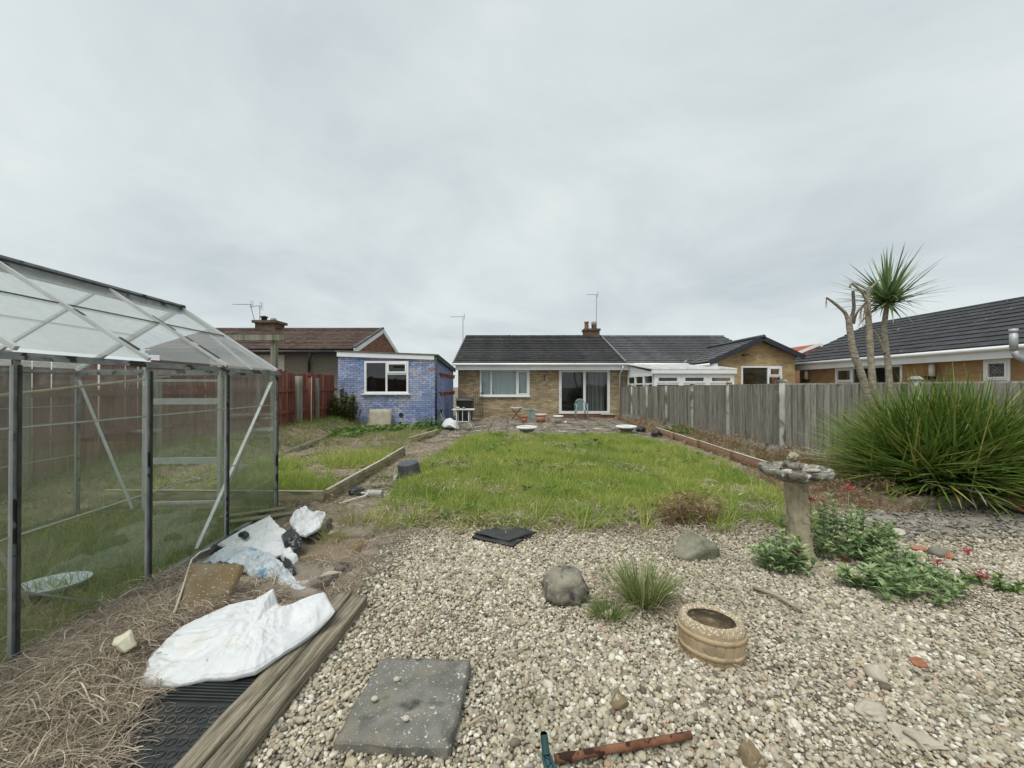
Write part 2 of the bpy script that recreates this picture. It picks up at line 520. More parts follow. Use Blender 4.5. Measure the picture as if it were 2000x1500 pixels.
def blue_brick():
    m, t, out = new_mat('chipped_blue_paint')
    N = NT(t)
    geo = N.n('ShaderNodeNewGeometry'); oi = N.n('ShaderNodeObjectInfo')
    pos = geo.outputs['Position']
    rr = N.math('FRACT', N.math('ADD', oi.outputs['Random'], geo.outputs['Random Per Island']))
    base = N.ramp(N.noise(pos, 1.2, 5, 0.6), [(0.32, (0.165, 0.22, 0.43)), (0.5, (0.235, 0.30, 0.51)), (0.66, (0.36, 0.415, 0.57))])
    hs = N.n('ShaderNodeHueSaturation')
    N.l(N.math('MULTIPLY_ADD', rr, 0.4, 0.78), hs.inputs['Value']); N.l(base, hs.inputs['Color'])
    col = hs.outputs['Color']
    st = N.n('ShaderNodeMapping'); st.inputs['Scale'].default_value = (7, 7, 15)
    N.l(pos, st.inputs['Vector'])
    chip = N.noise(st.outputs[0], 1.25, 5, 0.7, 0.5)
    big = N.noise(pos, 1.15, 3, 0.5)
    mk = N.ramp(N.math('ADD', chip, N.math('MULTIPLY_ADD', big, 0.38, -0.19)), [(0.535, 0.0), (0.60, 1.0)])
    bare = N.ramp(N.noise(pos, 5.0, 3, 0.5), [(0.38, (0.46, 0.47, 0.58)), (0.52, (0.58, 0.56, 0.55)), (0.66, (0.36, 0.33, 0.24))])
    col = N.mix(mk, col, bare)
    rare = N.ramp(rr, [(0.985, 0.0), (0.988, 1.0)])
    col = N.mix(N.math('MULTIPLY', rare, 0.9), col, (0.42, 0.15, 0.09))
    p = N.n('ShaderNodeBsdfPrincipled'); N.l(col, p.inputs['Base Color'])
    p.inputs['Roughness'].default_value = 0.75
    b = N.n('ShaderNodeBump'); b.inputs['Strength'].default_value = 0.5; b.inputs['Distance'].default_value = 0.006
    N.l(chip, b.inputs['Height']); N.l(b.outputs[0], p.inputs['Normal'])
    N.l(p.outputs[0], out.inputs[0])
    return m
M['bluebrick'] = blue_brick()
M['tile'] = pmat('dark_roof_tile', (0.028, 0.028, 0.03), (0.062, 0.06, 0.06), 4, 0.8, 0.4, 40, 0.005, 0.4, island=0.35, coords='World', rnd=False,
                 spots=[((0.075, 0.07, 0.045), 2.0, 0.64, 0.4)])
M['tilegrey'] = pmat('grey_roof_tile', (0.075, 0.076, 0.08), (0.125, 0.125, 0.128), 4, 0.8, 0.4, 40, 0.005, 0.25, island=0.35, coords='World', rnd=False)
M['tilebrown'] = pmat('brown_roof_tile', (0.055, 0.036, 0.030), (0.13, 0.085, 0.068), 6, 0.85, 0.5, 40, 0.008, 0.35, island=0.35, coords='World', rnd=False,
                      spots=[((0.13, 0.12, 0.06), 2.3, 0.6, 0.4)])
M['tileright'] = pmat('charcoal_roof_tile', (0.026, 0.027, 0.03), (0.052, 0.053, 0.058), 4, 0.72, 0.3, 40, 0.004, 0.4, spec=0.4,
                      spots=[((0.40, 0.41, 0.40), 11, 0.80, 0.05)], coords='World', rnd=False)
M['tilered'] = pmat('red_roof_tile', (0.26, 0.06, 0.04), (0.36, 0.10, 0.06), 4, 0.8, 0.4, 40, 0.005, 0.2)
M['verge'] = pmat('verge_mortar', (0.16, 0.165, 0.17), (0.3, 0.3, 0.3), 8, 0.9, 0.3, 40, 0.005, 0.2)
M['felt'] = pmat('roofing_felt', (0.10, 0.105, 0.10), (0.17, 0.17, 0.165), 6, 0.9, 0.4, 60, 0.004, 0)
M['blackplastic'] = pmat('black_plastic', (0.013, 0.014, 0.016), (0.03, 0.032, 0.036), 6, 0.45, 0.1, 40, 0.002, 0.1, spec=0.5)
M['greyplastic'] = pmat('dark_grey_plastic', (0.05, 0.056, 0.064), (0.085, 0.092, 0.10), 6, 0.5, 0.15, 40, 0.002, 0.1, spec=0.5)
M['blackbarge'] = pmat('black_barge_board', (0.018, 0.022, 0.03), (0.035, 0.04, 0.05), 3, 0.4, 0.05, 40, 0.002, 0, spec=0.5)
M['dash'] = pmat('pebble_dash', (0.13, 0.115, 0.09), (0.27, 0.245, 0.2), 20, 0.95, 0.9, 40, 0.02, 0, coords='World', rnd=False)
M['dashpale'] = pmat('pale_render', (0.5, 0.46, 0.38), (0.6, 0.56, 0.48), 5, 0.9, 0.3, 40, 0.01, 0, coords='World', rnd=False)
M['terracotta'] = pmat('terracotta', (0.30, 0.12, 0.065), (0.44, 0.20, 0.12), 6, 0.85, 0.25, 40, 0.003, 0.25, spots=[((0.5, 0.4, 0.33), 5, 0.66, 0.08)])
M['pinkpot'] = pmat('pink_plastic_pot', (0.42, 0.19, 0.145), (0.50, 0.24, 0.185), 4, 0.6, 0.1, 40, 0.002, 0)
M['pinkrim'] = pmat('pale_pot_rim', (0.60, 0.45, 0.37), (0.66, 0.52, 0.44), 4, 0.6, 0.1, 40, 0.002, 0)
M['beigepot'] = pmat('beige_pot', (0.31, 0.28, 0.23), (0.40, 0.36, 0.30), 4, 0.7, 0.1, 40, 0.002, 0)
M['urnwhite'] = pmat('white_urn', (0.62, 0.62, 0.60), (0.78, 0.78, 0.76), 7, 0.6, 0.2, 40, 0.003, 0)
M['urnstone'] = pmat('urn_stone', (0.13, 0.125, 0.11), (0.22, 0.21, 0.18), 9, 0.9, 0.4, 40, 0.005, 0)
M['chair'] = pmat('sage_green_plastic', (0.20, 0.29, 0.275), (0.27, 0.37, 0.35), 4, 0.5, 0.05, 40, 0.001, 0, spec=0.4)
M['chairdark'] = pmat('dark_green_plastic', (0.02, 0.045, 0.035), (0.035, 0.06, 0.05), 4, 0.5, 0.05, 40, 0.001, 0)
M['whitemetal'] = pmat('chalky_white_metal', (0.50, 0.50, 0.47), (0.66, 0.66, 0.63), 8, 0.6, 0.1, 40, 0.001, 0.1)
M['rust'] = pmat('rusty_iron', (0.10, 0.045, 0.026), (0.23, 0.11, 0.062), 14, 0.95, 0.9, 50, 0.004, 0.2, spots=[((0.035, 0.018, 0.012), 16, 0.63, 0.04)])
M['iron'] = pmat('dark_iron', (0.03, 0.024, 0.02), (0.07, 0.045, 0.035), 14, 0.8, 0.3, 50, 0.003, 0.2)
M['teal'] = pmat('teal_plastic', (0.012, 0.05, 0.055), (0.02, 0.075, 0.08), 6, 0.35, 0.05, 40, 0.001, 0, spec=0.5)
M['sack'] = pmat('white_woven_sack', (0.55, 0.57, 0.575), (0.66, 0.68, 0.68), 5, 0.5, 0.5, 6, 0.03, 0, spec=0.4, crumple=1.3,
                 spots=[((0.60, 0.60, 0.57), 5, 0.62, 0.12), ((0.35, 0.35, 0.33), 24, 0.86, 0.05)])
M['bluebag'] = pmat('blue_grey_plastic_bag', (0.36, 0.42, 0.45), (0.62, 0.66, 0.68), 3.5, 0.35, 0.6, 8, 0.03, 0, spec=0.5, crumple=1.8,
                    spots=[((0.10, 0.30, 0.52), 5.0, 0.60, 0.10)])
M['blackbag'] = pmat('black_polythene', (0.014, 0.015, 0.017), (0.03, 0.032, 0.036), 6, 0.3, 0.4, 14, 0.02, 0.1, spec=0.5)
M['foam'] = pmat('cream_foam', (0.62, 0.58, 0.42), (0.74, 0.71, 0.55), 9, 0.85, 0.5, 60, 0.004, 0)
M['rubber'] = pmat('black_rubber', (0.016, 0.019, 0.019), (0.034, 0.038, 0.038), 9, 0.55, 0.3, 60, 0.002, 0.15, spec=0.5,
                   spots=[((0.10, 0.085, 0.06), 4, 0.64, 0.12)])
M['barrel'] = pmat('cast_barrel_stone', (0.323, 0.234, 0.133), (0.511, 0.404, 0.257), 5, 0.92, 0.5, 60, 0.005, 0,
                   spots=[((0.30, 0.25, 0.17), 9, 0.62, 0.08)])
M['barrelrim'] = pmat('lichened_barrel_rim', (0.299, 0.218, 0.127), (0.437, 0.345, 0.218), 6, 0.92, 0.7, 60, 0.006, 0,
                      spots=[((0.66, 0.65, 0.58), 120, 0.58, 0.08)])
M['bathstone'] = pmat('birdbath_stone', (0.275, 0.239, 0.160), (0.493, 0.435, 0.304), 6, 0.93, 0.6, 40, 0.008, 0,
                      spots=[((0.14, 0.125, 0.085), 9, 0.56, 0.4), ((0.40, 0.37, 0.29), 35, 0.62, 0.3)])
M['bathbowl'] = pmat('lichened_bowl_stone', (0.15, 0.14, 0.115), (0.33, 0.31, 0.255), 12, 0.93, 0.8, 50, 0.01, 0,
                     spots=[((0.60, 0.60, 0.57), 24, 0.64, 0.08), ((0.06, 0.055, 0.045), 16, 0.53, 0.2)])
M['boulder'] = pmat('grey_boulder', (0.127, 0.120, 0.098), (0.311, 0.287, 0.225), 7, 0.93, 0.7, 40, 0.01, 0,
                    spots=[((0.30, 0.28, 0.22), 30, 0.56, 0.18), ((0.06, 0.06, 0.055), 11, 0.56, 0.2)])
M['greenrock'] = pmat('green_grey_rock', (0.144, 0.147, 0.106), (0.287, 0.274, 0.206), 7, 0.93, 0.7, 40, 0.01, 0,
                      spots=[((0.085, 0.10, 0.06), 22, 0.55, 0.4), ((0.30, 0.31, 0.26), 40, 0.64, 0.3)])
M['palestone'] = pmat('pale_stone', (0.353, 0.322, 0.254), (0.510, 0.460, 0.369), 12, 0.9, 0.4, 50, 0.005, 0.3)
M['greystone'] = pmat('grey_cobble', (0.179, 0.170, 0.140), (0.294, 0.276, 0.225), 8, 0.9, 0.4, 50, 0.005, 0.5)
M['brownstone'] = pmat('brown_stone', (0.16, 0.12, 0.07), (0.26, 0.2, 0.12), 14, 0.93, 0.6, 50, 0.006, 0.2, spots=[((0.4, 0.38, 0.3), 26, 0.66, 0.04)])
M['brickbit'] = pmat('broken_brick', (0.30, 0.12, 0.07), (0.42, 0.2, 0.12), 14, 0.93, 0.6, 50, 0.006, 0.3)
M['tin'] = pmat('grey_tin', (0.30, 0.30, 0.28), (0.45, 0.45, 0.42), 6, 0.6, 0.2, 40, 0.002, 0.1, spots=[((0.2, 0.15, 0.09), 7, 0.64, 0.08)])
M['bark'] = pmat('cordyline_bark', (0.196, 0.169, 0.126), (0.520, 0.463, 0.355), 16, 0.95, 1.0, 38, 0.03, 0.1, (1, 1, 2.2), coords='World', rnd=False)
M['barkdark'] = pmat('dead_bark', (0.08, 0.068, 0.055), (0.17, 0.15, 0.12), 9, 0.95, 0.9, 26, 0.02, 0.1, (1, 1, 2.2), coords='World', rnd=False)
M['stick'] = pmat('dry_stick', (0.30, 0.25, 0.17), (0.45, 0.39, 0.28), 10, 0.9, 0.3, 50, 0.003, 0.3)
M['lace'] = pmat('lace_curtain', (0.50, 0.55, 0.54), (0.78, 0.80, 0.78), 24, 0.9, 0.3, 30, 0.004, 0, coords='World', rnd=False)
M['roomwall'] = pmat('room_wall', (0.26, 0.25, 0.23), (0.32, 0.31, 0.29), 2, 0.9, 0, var=0)
M['roomfloor'] = pmat('room_floor', (0.10, 0.085, 0.07), (0.15, 0.13, 0.11), 2, 0.9, 0, var=0)
M['poly'] = pmat('polycarbonate', (0.36, 0.37, 0.36), (0.50, 0.51, 0.50), 2.0, 0.35, 0.05, 40, 0.001, 0, spec=0.4, coords='World', rnd=False)
M['galv'] = pmat('galvanised_pipe', (0.30, 0.32, 0.33), (0.46, 0.48, 0.48), 8, 0.55, 0.2, 40, 0.002, 0.1, metallic=0.3)
# plants
M['grass'] = leaf_mat('lawn_grass', [(0.0, (0.187, 0.274, 0.055)), (0.45, (0.320, 0.410, 0.093)), (0.8, (0.462, 0.524, 0.141)), (1.0, (0.661, 0.626, 0.295))],
                      [(0.34, (0.176, 0.296, 0.050)), (0.47, (0.320, 0.421, 0.087)), (0.58, (0.462, 0.502, 0.131)), (0.68, (0.573, 0.502, 0.218))], 0.9, 0.35, 0.55, 0.2, 0.5)
M['weedgrass'] = leaf_mat('weed_grass', [(0.0, (0.144, 0.224, 0.048)), (0.5, (0.256, 0.336, 0.080)), (0.8, (0.400, 0.400, 0.160)), (1.0, (0.512, 0.416, 0.240))],
                          [(0.35, (0.128, 0.224, 0.040)), (0.52, (0.272, 0.320, 0.096)), (0.68, (0.464, 0.368, 0.208))], 0.8, 0.3, 0.6, 0.15, 0.55)
M['straw'] = leaf_mat('dry_straw', [(0.0, (0.175, 0.134, 0.099)), (0.4, (0.320, 0.261, 0.198)), (0.8, (0.480, 0.402, 0.304)), (1.0, (0.728, 0.642, 0.485))], None, 1, 0.1, 0.8, 0.1)
M['deadweed'] = leaf_mat('dead_weed', [(0.0, (0.169, 0.111, 0.065)), (0.5, (0.299, 0.202, 0.124)), (1.0, (0.442, 0.338, 0.221))], None, 1, 0.15, 0.8, 0.1)
M['darkgrass'] = leaf_mat('tuft_grass', [(0.0, (0.085, 0.153, 0.037)), (0.55, (0.170, 0.255, 0.068)), (0.85, (0.340, 0.340, 0.136)), (1.0, (0.510, 0.425, 0.238))], None, 1, 0.2, 0.5, 0.25)
M['flax'] = leaf_mat('flax_leaf', [(0.0, (0.073, 0.134, 0.024)), (0.5, (0.139, 0.221, 0.040)), (0.85, (0.234, 0.302, 0.073)), (0.97, (0.334, 0.360, 0.120)), (1.0, (0.561, 0.428, 0.120))], None, 1, 0.2, 0.42, 0.35)
M['flaxdead'] = leaf_mat('dead_flax_leaf', [(0.0, (0.286, 0.247, 0.169)), (1.0, (0.546, 0.494, 0.390))], None, 1, 0.1, 0.7, 0.2)
M['cordy'] = leaf_mat('cordyline_leaf', [(0.0, (0.095, 0.160, 0.068)), (0.6, (0.181, 0.265, 0.116)), (1.0, (0.307, 0.404, 0.191))], None, 1, 0.15, 0.4, 0.4)
M['valerian'] = leaf_mat('valerian_leaf', [(0.0, (0.135, 0.216, 0.088)), (0.55, (0.257, 0.365, 0.162)), (0.9, (0.419, 0.513, 0.270)), (1.0, (0.567, 0.486, 0.270))], None, 1, 0.25, 0.6, 0.2)
M['flower'] = leaf_mat('red_flower', [(0.0, (0.42, 0.03, 0.05)), (1.0, (0.60, 0.09, 0.12))], None, 1, 0.2, 0.6, 0.2)
M['shrub'] = leaf_mat('shrub_leaf', [(0.0, (0.060, 0.090, 0.022)), (0.55, (0.150, 0.188, 0.045)), (0.85, (0.315, 0.315, 0.090)), (1.0, (0.510, 0.315, 0.120))], None, 1, 0.25, 0.45, 0.3)
M['bramble'] = leaf_mat('weed_leaf', [(0.0, (0.068, 0.128, 0.030)), (0.6, (0.135, 0.225, 0.053)), (1.0, (0.255, 0.330, 0.105))], None, 1, 0.25, 0.5, 0.3)
def pebble_mat():
    m, t, out = new_mat('river_pebble')
    N = NT(t)
    oi = N.n('ShaderNodeObjectInfo'); tc = N.n('ShaderNodeTexCoord')
    r = oi.outputs['Random']
    col = N.ramp(r, [(0.0, (0.12, 0.10, 0.075)), (0.12, (0.27, 0.235, 0.17)), (0.28, (0.43, 0.38, 0.275)), (0.42, (0.33, 0.305, 0.25)), (0.56, (0.52, 0.465, 0.35)),
                     (0.70, (0.43, 0.365, 0.25)), (0.82, (0.60, 0.56, 0.45)), (0.92, (0.72, 0.69, 0.60)), (0.958, (0.62, 0.58, 0.49)), (0.975, (0.40, 0.24, 0.155)), (0.99, (0.24, 0.22, 0.21)), (1.0, (0.46, 0.33, 0.25))])
    va = N.n('ShaderNodeVectorMath', operation='ADD')
    N.l(tc.outputs['Object'], va.inputs[0]); N.l(N.math('MULTIPLY', r, 40.0), va.inputs[1])
    nf = N.noise(va.outputs[0], 1.6, 5, 0.65)
    col = N.mix(1.0, col, N.ramp(nf, [(0.3, 0.78), (0.7, 1.16)]), 'MULTIPLY')
    gm = N.noise(oi.outputs['Location'], 0.9, 4, 0.6)
    col = N.mix(N.math('MULTIPLY', N.ramp(gm, [(0.5, 0.0), (0.72, 1.0)]), 0.35), col, (0.19, 0.185, 0.11))
    p = N.n('ShaderNodeBsdfPrincipled'); N.l(col, p.inputs['Base Color'])
    p.inputs['Roughness'].default_value = 0.62
    p.inputs['Specular IOR Level'].default_value = 0.35
    b = N.n('ShaderNodeBump'); b.inputs['Strength'].default_value = 0.25; b.inputs['Distance'].default_value = 0.05
    N.l(N.noise(va.outputs[0], 4.0, 5, 0.6), b.inputs['Height']); N.l(b.outputs[0], p.inputs['Normal'])
    N.l(p.outputs[0], out.inputs[0])
    return m
M['pebble'] = pebble_mat()
M['slate'] = pmat('slate_chip', (0.163, 0.152, 0.129), (0.337, 0.314, 0.267), 3, 0.85, 0.3, 9, 0.05, 0.7)

# ------------------------------------------------------------------ scatter of uncountable stuff
PROTO = bpy.data.collections.new('stuff_shapes')     # never linked to the scene
def proto_set(name, meshes):
    c = bpy.data.collections.new(name)
    for i, m in enumerate(meshes):
        o = bpy.data.objects.new('%s_shape_%02d' % (name, i), m)
        c.objects.link(o)
    return c
def scatter(name, pts, rots, scls, idx, coll, parent=None):
    me = bpy.data.meshes.new(name)
    me.from_pydata(pts, [], [])
    a = me.attributes.new('rot', 'FLOAT_VECTOR', 'POINT'); a.data.foreach_set('vector', [q for r in rots for q in r])
    a = me.attributes.new('scl', 'FLOAT_VECTOR', 'POINT'); a.data.foreach_set('vector', [q for r in scls for q in r])
    a = me.attributes.new('idx', 'INT', 'POINT'); a.data.foreach_set('value', idx)
    o = place(name, me, parent)
    g = bpy.data.node_groups.new(name + '_nodes', 'GeometryNodeTree')
    g.interface.new_socket('Geometry', in_out='INPUT', socket_type='NodeSocketGeometry')
    g.interface.new_socket('Geometry', in_out='OUTPUT', socket_type='NodeSocketGeometry')
    gi = g.nodes.new('NodeGroupInput'); go = g.nodes.new('NodeGroupOutput')
    ip = g.nodes.new('GeometryNodeInstanceOnPoints')
    ci = g.nodes.new('GeometryNodeCollectionInfo')
    ci.inputs['Collection'].default_value = coll
    ci.inputs['Separate Children'].default_value = True
    ci.inputs['Reset Children'].default_value = True
    ip.inputs['Pick Instance'].default_value = True
    def attr(nm, typ):
        q = g.nodes.new('GeometryNodeInputNamedAttribute'); q.data_type = typ; q.inputs['Name'].default_value = nm
        return q.outputs['Attribute']
    L = g.links.new
    L(gi.outputs[0], ip.inputs['Points'])
    L(ci.outputs[0], ip.inputs['Instance'])
    L(attr('idx', 'INT'), ip.inputs['Instance Index'])
    L(attr('rot', 'FLOAT_VECTOR'), ip.inputs['Rotation'])
    L(attr('scl', 'FLOAT_VECTOR'), ip.inputs['Scale'])
    L(ip.outputs[0], go.inputs[0])
    md = o.modifiers.new('scatter', 'NODES'); md.node_group = g
    return o

def strip(mb, base, d, L, w, bend, seg=4, side=None, tip=0.05, fold=0.0, belly=0.0):
    """a blade or strap leaf from base along d, drooping by bend"""
    d = Vector(d).normalized()
    if side is None:
        side = d.cross(Vector((random.uniform(-1, 1), random.uniform(-1, 1), 0.25)))
        if side.length < 0.1: side = Vector((1, 0, 0))
    side = Vector(side).normalized()
    p = Vector(base)
    V, F = [], []
    cur = d.copy()
    for i in range(seg + 1):
        t = i / seg
        ww = w * ((1 - t) ** 0.6 * (1 - tip) + tip)
        if belly: ww *= (1 - belly) + belly * math.sin(math.pi * min(1, t * 1.15 + 0.12))
        V += [p - side * ww / 2, p + side * ww / 2]
        if i < seg:
            p = p + cur * (L / seg)
            cur = (cur + Vector((0, 0, -bend / seg))).normalized()
    for i in range(seg):
        F.append((2 * i, 2 * i + 1, 2 * i + 3, 2 * i + 2))
    mb.add(V, F)
def raw_mesh(mb, name, mat, smooth=True):
    m = bpy.data.meshes.new(name)
    m.from_pydata(mb.v, [], mb.f)
    m.materials.append(mat)
    if smooth: m.polygons.foreach_set('use_smooth', [True] * len(m.polygons))
    return m

# ================================================================== the ground
GRAVEL = [(-1.02, 0.2), (-1.02, 2.6), (-1.22, 3.3), (-1.3, 3.95), (-0.6, 4.05), (0.5, 4.0), (1.2, 4.15), (2.2, 4.2), (2.9, 4.35), (3.5, 4.7), (4.5, 4.5), (6.9, 4.9), (6.9, 0.2)]
LAWN = [(-1.45, 4.05), (-0.6, 4.05), (0.5, 4.0), (1.2, 4.15), (2.2, 4.2), (2.95, 4.35), (3.6, 5.2), (3.85, 7.3), (3.75, 9.6), (3.3, 11.25), (-1.25, 11.25), (-1.4, 9.0), (-1.6, 7.4), (-1.55, 5.5)]
BED1 = (-5.0, -2.32, 4.8, 8.2)
def gz(x, y):
    z = 0.018 * nz(x, y, 3.3, 1.7)
    ing = inpoly(x, y, GRAVEL)
    if ing: z *= 0.4
    if y > 3.0:
        z += 0.36 * sm(-4.9, -6.0, x) * sm(3.5, 7, y)
    if BED1[0] < x < BED1[1] and BED1[2] < y < BED1[3]: z += 0.07
    if -5 < x < -2.4 and 9.7 < y < 13: z += 0.06
    h = math.exp(-(((x + 1.98) / 0.34) ** 2 + ((y - 1.75) / 0.9) ** 2))
    z += 0.12 * h * (1 - sm(-1.75, -1.3, x))
    if x > 4.45 and 5.3 < y < 15.5: z += 0.11 * sm(4.45, 4.6, x)
    if x > 4.5 and 4.5 + (x - 4.5) * 0.17 < y <= 5.3: z += 0.12
    if LAWN[0][0] < x < 3.9 and 4 < y < 11.3 and inpoly(x, y, LAWN): z += 0.02 + 0.02 * nz(x, y, 9, 0.8)
    if -2.7 < x < 5.1 and 11.2 < y < 18.5: z = -0.05
    return z
def axis(a, b, st, outer):
    n = int(round((b - a) / st))
    return sorted([a + st * i for i in range(n + 1)] + outer)
GX = axis(-7.2, 8.0, 0.1, [-400, -120, -50, -25, -14, -9, 10, 14, 25, 50, 120, 400])
GY = axis(0.2, 18.6, 0.1, [-400, -120, -40, -15, -5, -1.5, 20, 25, 40, 90, 200, 500])
def zone(x, y):
    if inpoly(x, y, GRAVEL): return 'gravel_bed'
    if inpoly(x, y, LAWN): return 'lawn'
    return 'ground'
zm = {'ground': MB(), 'gravel_bed': MB(), 'lawn': MB()}
gv = [[(x, y, gz(x, y)) for y in GY] for x in GX]
zid = {k: {} for k in zm}
for i in range(len(GX) - 1):
    for j in range(len(GY) - 1):
        k = zone((GX[i] + GX[i + 1]) / 2, (GY[j] + GY[j + 1]) / 2)
        mb, ids = zm[k], zid[k]
        q = []
        for (a, b) in ((i, j), (i + 1, j), (i + 1, j + 1), (i, j + 1)):
            if (a, b) not in ids:
                ids[(a, b)] = len(mb.v); mb.v.append(gv[a][b])
            q.append(ids[(a, b)])
        mb.f.append(tuple(q))
GROUND = place('ground', raw_mesh(zm['ground'], 'ground', M['soil']))
GRAVELBED = place('gravel_bed', raw_mesh(zm['gravel_bed'], 'gravel_bed', M['grit']))
LAWNO = place('lawn', raw_mesh(zm['lawn'], 'lawn', M['turf']))
for o, l in ((GROUND, 'bare brown soil of the neglected garden'), (GRAVELBED, 'wide bed of pale river pebbles'), (LAWNO, 'overgrown rectangular lawn behind the gravel')):
    tag(o, l, kind='structure')

# patio of broken slabs
pm = MB().box(-2.65, 5.0, 11.25, 18.3, -0.10, -0.046)
PATIO = tag(pm.build('patio', M['grit']), 'dirty paved patio behind the bungalow', kind='structure')
slabs = [rough_box('patio_slab', 0.592, 0.592, 0.05, M['slab'], 3, 0.006, 0.008, s) for s in range(4)]
for i in range(12):
    for j in range(11):
        x, y = -2.3 + i * 0.606 + 0.02, 11.6 + j * 0.606
        place('slab', slabs[(i * 5 + j * 3) % 4], PATIO, (x + random.uniform(-.006, .006), y, -0.018 + random.uniform(-0.008, 0.008)),
              (R(random.uniform(-.6, .6)), R(random.uniform(-.6, .6)), random.choice((0, R(90), R(180))) + R(random.uniform(-.8, .8))))
# slab path beside the sleeper
pathm = MB().box(-1.98, -1.28, 2.62, 4.02, -0.04, 0.006)
PATH = tag(pathm.build('path', M['grit']), 'short dirt covered slab path beside the gravel', kind='structure')
for j, (x, y, w, l) in enumerate(((-1.52, 2.9, 0.44, 0.5), (-1.55, 3.42, 0.44, 0.5), (-1.57, 3.9, 0.44, 0.42))):
    place('slab', rough_box('path_slab', w, l, 0.05, M['mossy'] if j == 1 else M['slab'], 4, 0.006, 0.008, 20 + j), PATH, (x, y, 0.015), (0, 0, R(3 * j - 2)))

# ================================================================== building helpers
def tb(mb, T, u0, u1, d0, d1, z0, z1):
    return mb.hexa([T(u0, d0, z0), T(u1, d0, z0), T(u1, d1, z0), T(u0, d1, z0), T(u0, d0, z1), T(u1, d0, z1), T(u1, d1, z1), T(u0, d1, z1)])
def wall_open(mb, T, u0, u1, z0, z1, d0, d1, ops):
    us = sorted({u0, u1} | {q for o in ops for q in o[:2]})
    for a, b in zip(us, us[1:]):
        cuts = sorted([(o[2], o[3]) for o in ops if o[0] <= a + 1e-6 and o[1] >= b - 1e-6])
        z = z0
        for (za, zb) in cuts:
            if za > z + 1e-6: tb(mb, T, a, b, d0, d1, z, za)
            z = zb
        if z1 > z + 1e-6: tb(mb, T, a, b, d0, d1, z, z1)
def window(parent, T, u0, u1, z0, z1, cells, fw=0.055, sill=0.0, name='window', dep=0.03, label=None):
    """outer frame as the part; casements, panes and sill as sub-parts. d grows outwards, wall face at d=0"""
    mb = MB()
    tb(mb, T, u0, u1, -0.045, dep, z0, z0 + fw); tb(mb, T, u0, u1, -0.045, dep, z1 - fw, z1)
    tb(mb, T, u0, u0 + fw, -0.045, dep, z0 + fw, z1 - fw); tb(mb, T, u1 - fw, u1, -0.045, dep, z0 + fw, z1 - fw)
    iu, iw, iz, ih = u0 + fw, u1 - u0 - 2 * fw, z0 + fw, z1 - z0 - 2 * fw
    us = sorted({c[0] for c in cells} | {c[1] for c in cells})
    for q in us[1:-1]:
        tb(mb, T, iu + q * iw - fw * .45, iu + q * iw + fw * .45, -0.042, dep - .004, iz, iz + ih)
    for (a, b, c, d, op) in cells:
        if d < 0.999:
            tb(mb, T, iu + a * iw, iu + b * iw, -0.039, dep - .008, iz + d * ih - fw * .4, iz + d * ih + fw * .4)
    fr = mb.build(name, M['upvc'], parent)
    if label: fr['label'] = label
    for (a, b, c, d, op) in cells:
        ua, ub, za, zb = iu + a * iw, iu + b * iw, iz + c * ih, iz + d * ih
        g = fw * .46 if True else 0
        ua += 0 if a < .001 else g; ub -= 0 if b > .999 else g; za += 0 if c < .001 else g; zb -= 0 if d > .999 else g
        if op:
            cm = MB(); cw = fw * .75
            tb(cm, T, ua, ub, -.02, dep + .012, za, za + cw); tb(cm, T, ua, ub, -.02, dep + .012, zb - cw, zb)
            tb(cm, T, ua, ua + cw, -.02, dep + .012, za + cw, zb - cw); tb(cm, T, ub - cw, ub, -.02, dep + .012, za + cw, zb - cw)
            cm.build('casement', M['upvc'], fr)
            ua += cw; ub -= cw; za += cw; zb -= cw
        gm = MB(); tb(gm, T, ua, ub, -.012, -.006, za, zb)
        gm.build('pane', M['pane'], fr)
    if sill:
        smb = MB(); tb(smb, T, u0 - sill, u1 + sill, -0.02, dep + .06, z0 - 0.045, z0 - 0.002)
        smb.build('sill', M['upvc'], fr)
    return fr
def basis(U, S):
    U, S = Vector(U).normalized(), Vector(S).normalized()
    N = U.cross(S)
    if N.z < 0: N = -N
    return U, S, N
def wedge(mb, O, U, S, N, u0, u1, s0, ln, th, jit=0.0):
    P = lambda u, s, n: O + U * u + S * s + N * n
    mb.hexa([P(u0, s0, .012 + jit), P(u1, s0, .012 + jit), P(u1, s0 + ln, .0), P(u0, s0 + ln, .0),
             P(u0, s0, .012 + th + jit), P(u1, s0, .012 + th + jit), P(u1, s0 + ln, .022), P(u0, s0 + ln, .022)])
def course_roof(parent, mat, O, U, S, length, slope, gauge, th=0.035, tw=0.33, name='tile_course', cut=None):
    U, S, N = basis(U, S)
    O = Vector(O)
    n = int(math.ceil(slope / gauge))
    g = slope / n
    for r in range(n):
        mb = MB()
        u = -(tw / 2 if r % 2 else 0)
        u_min, u_max = (0, length) if cut is None else cut(r * g)
        while u < u_max:
            a, b = max(u, u_min), min(u + tw - 0.006, u_max)
            if b - a > 0.02: wedge(mb, O, U, S, N, a, b, r * g, g + 0.05, th, random.uniform(-.004, .006))
            u += tw
        if mb.v: mb.build(name, mat, parent)
FRONT = lambda yf: (lambda u, d, z: Vector((u, yf - d, z)))
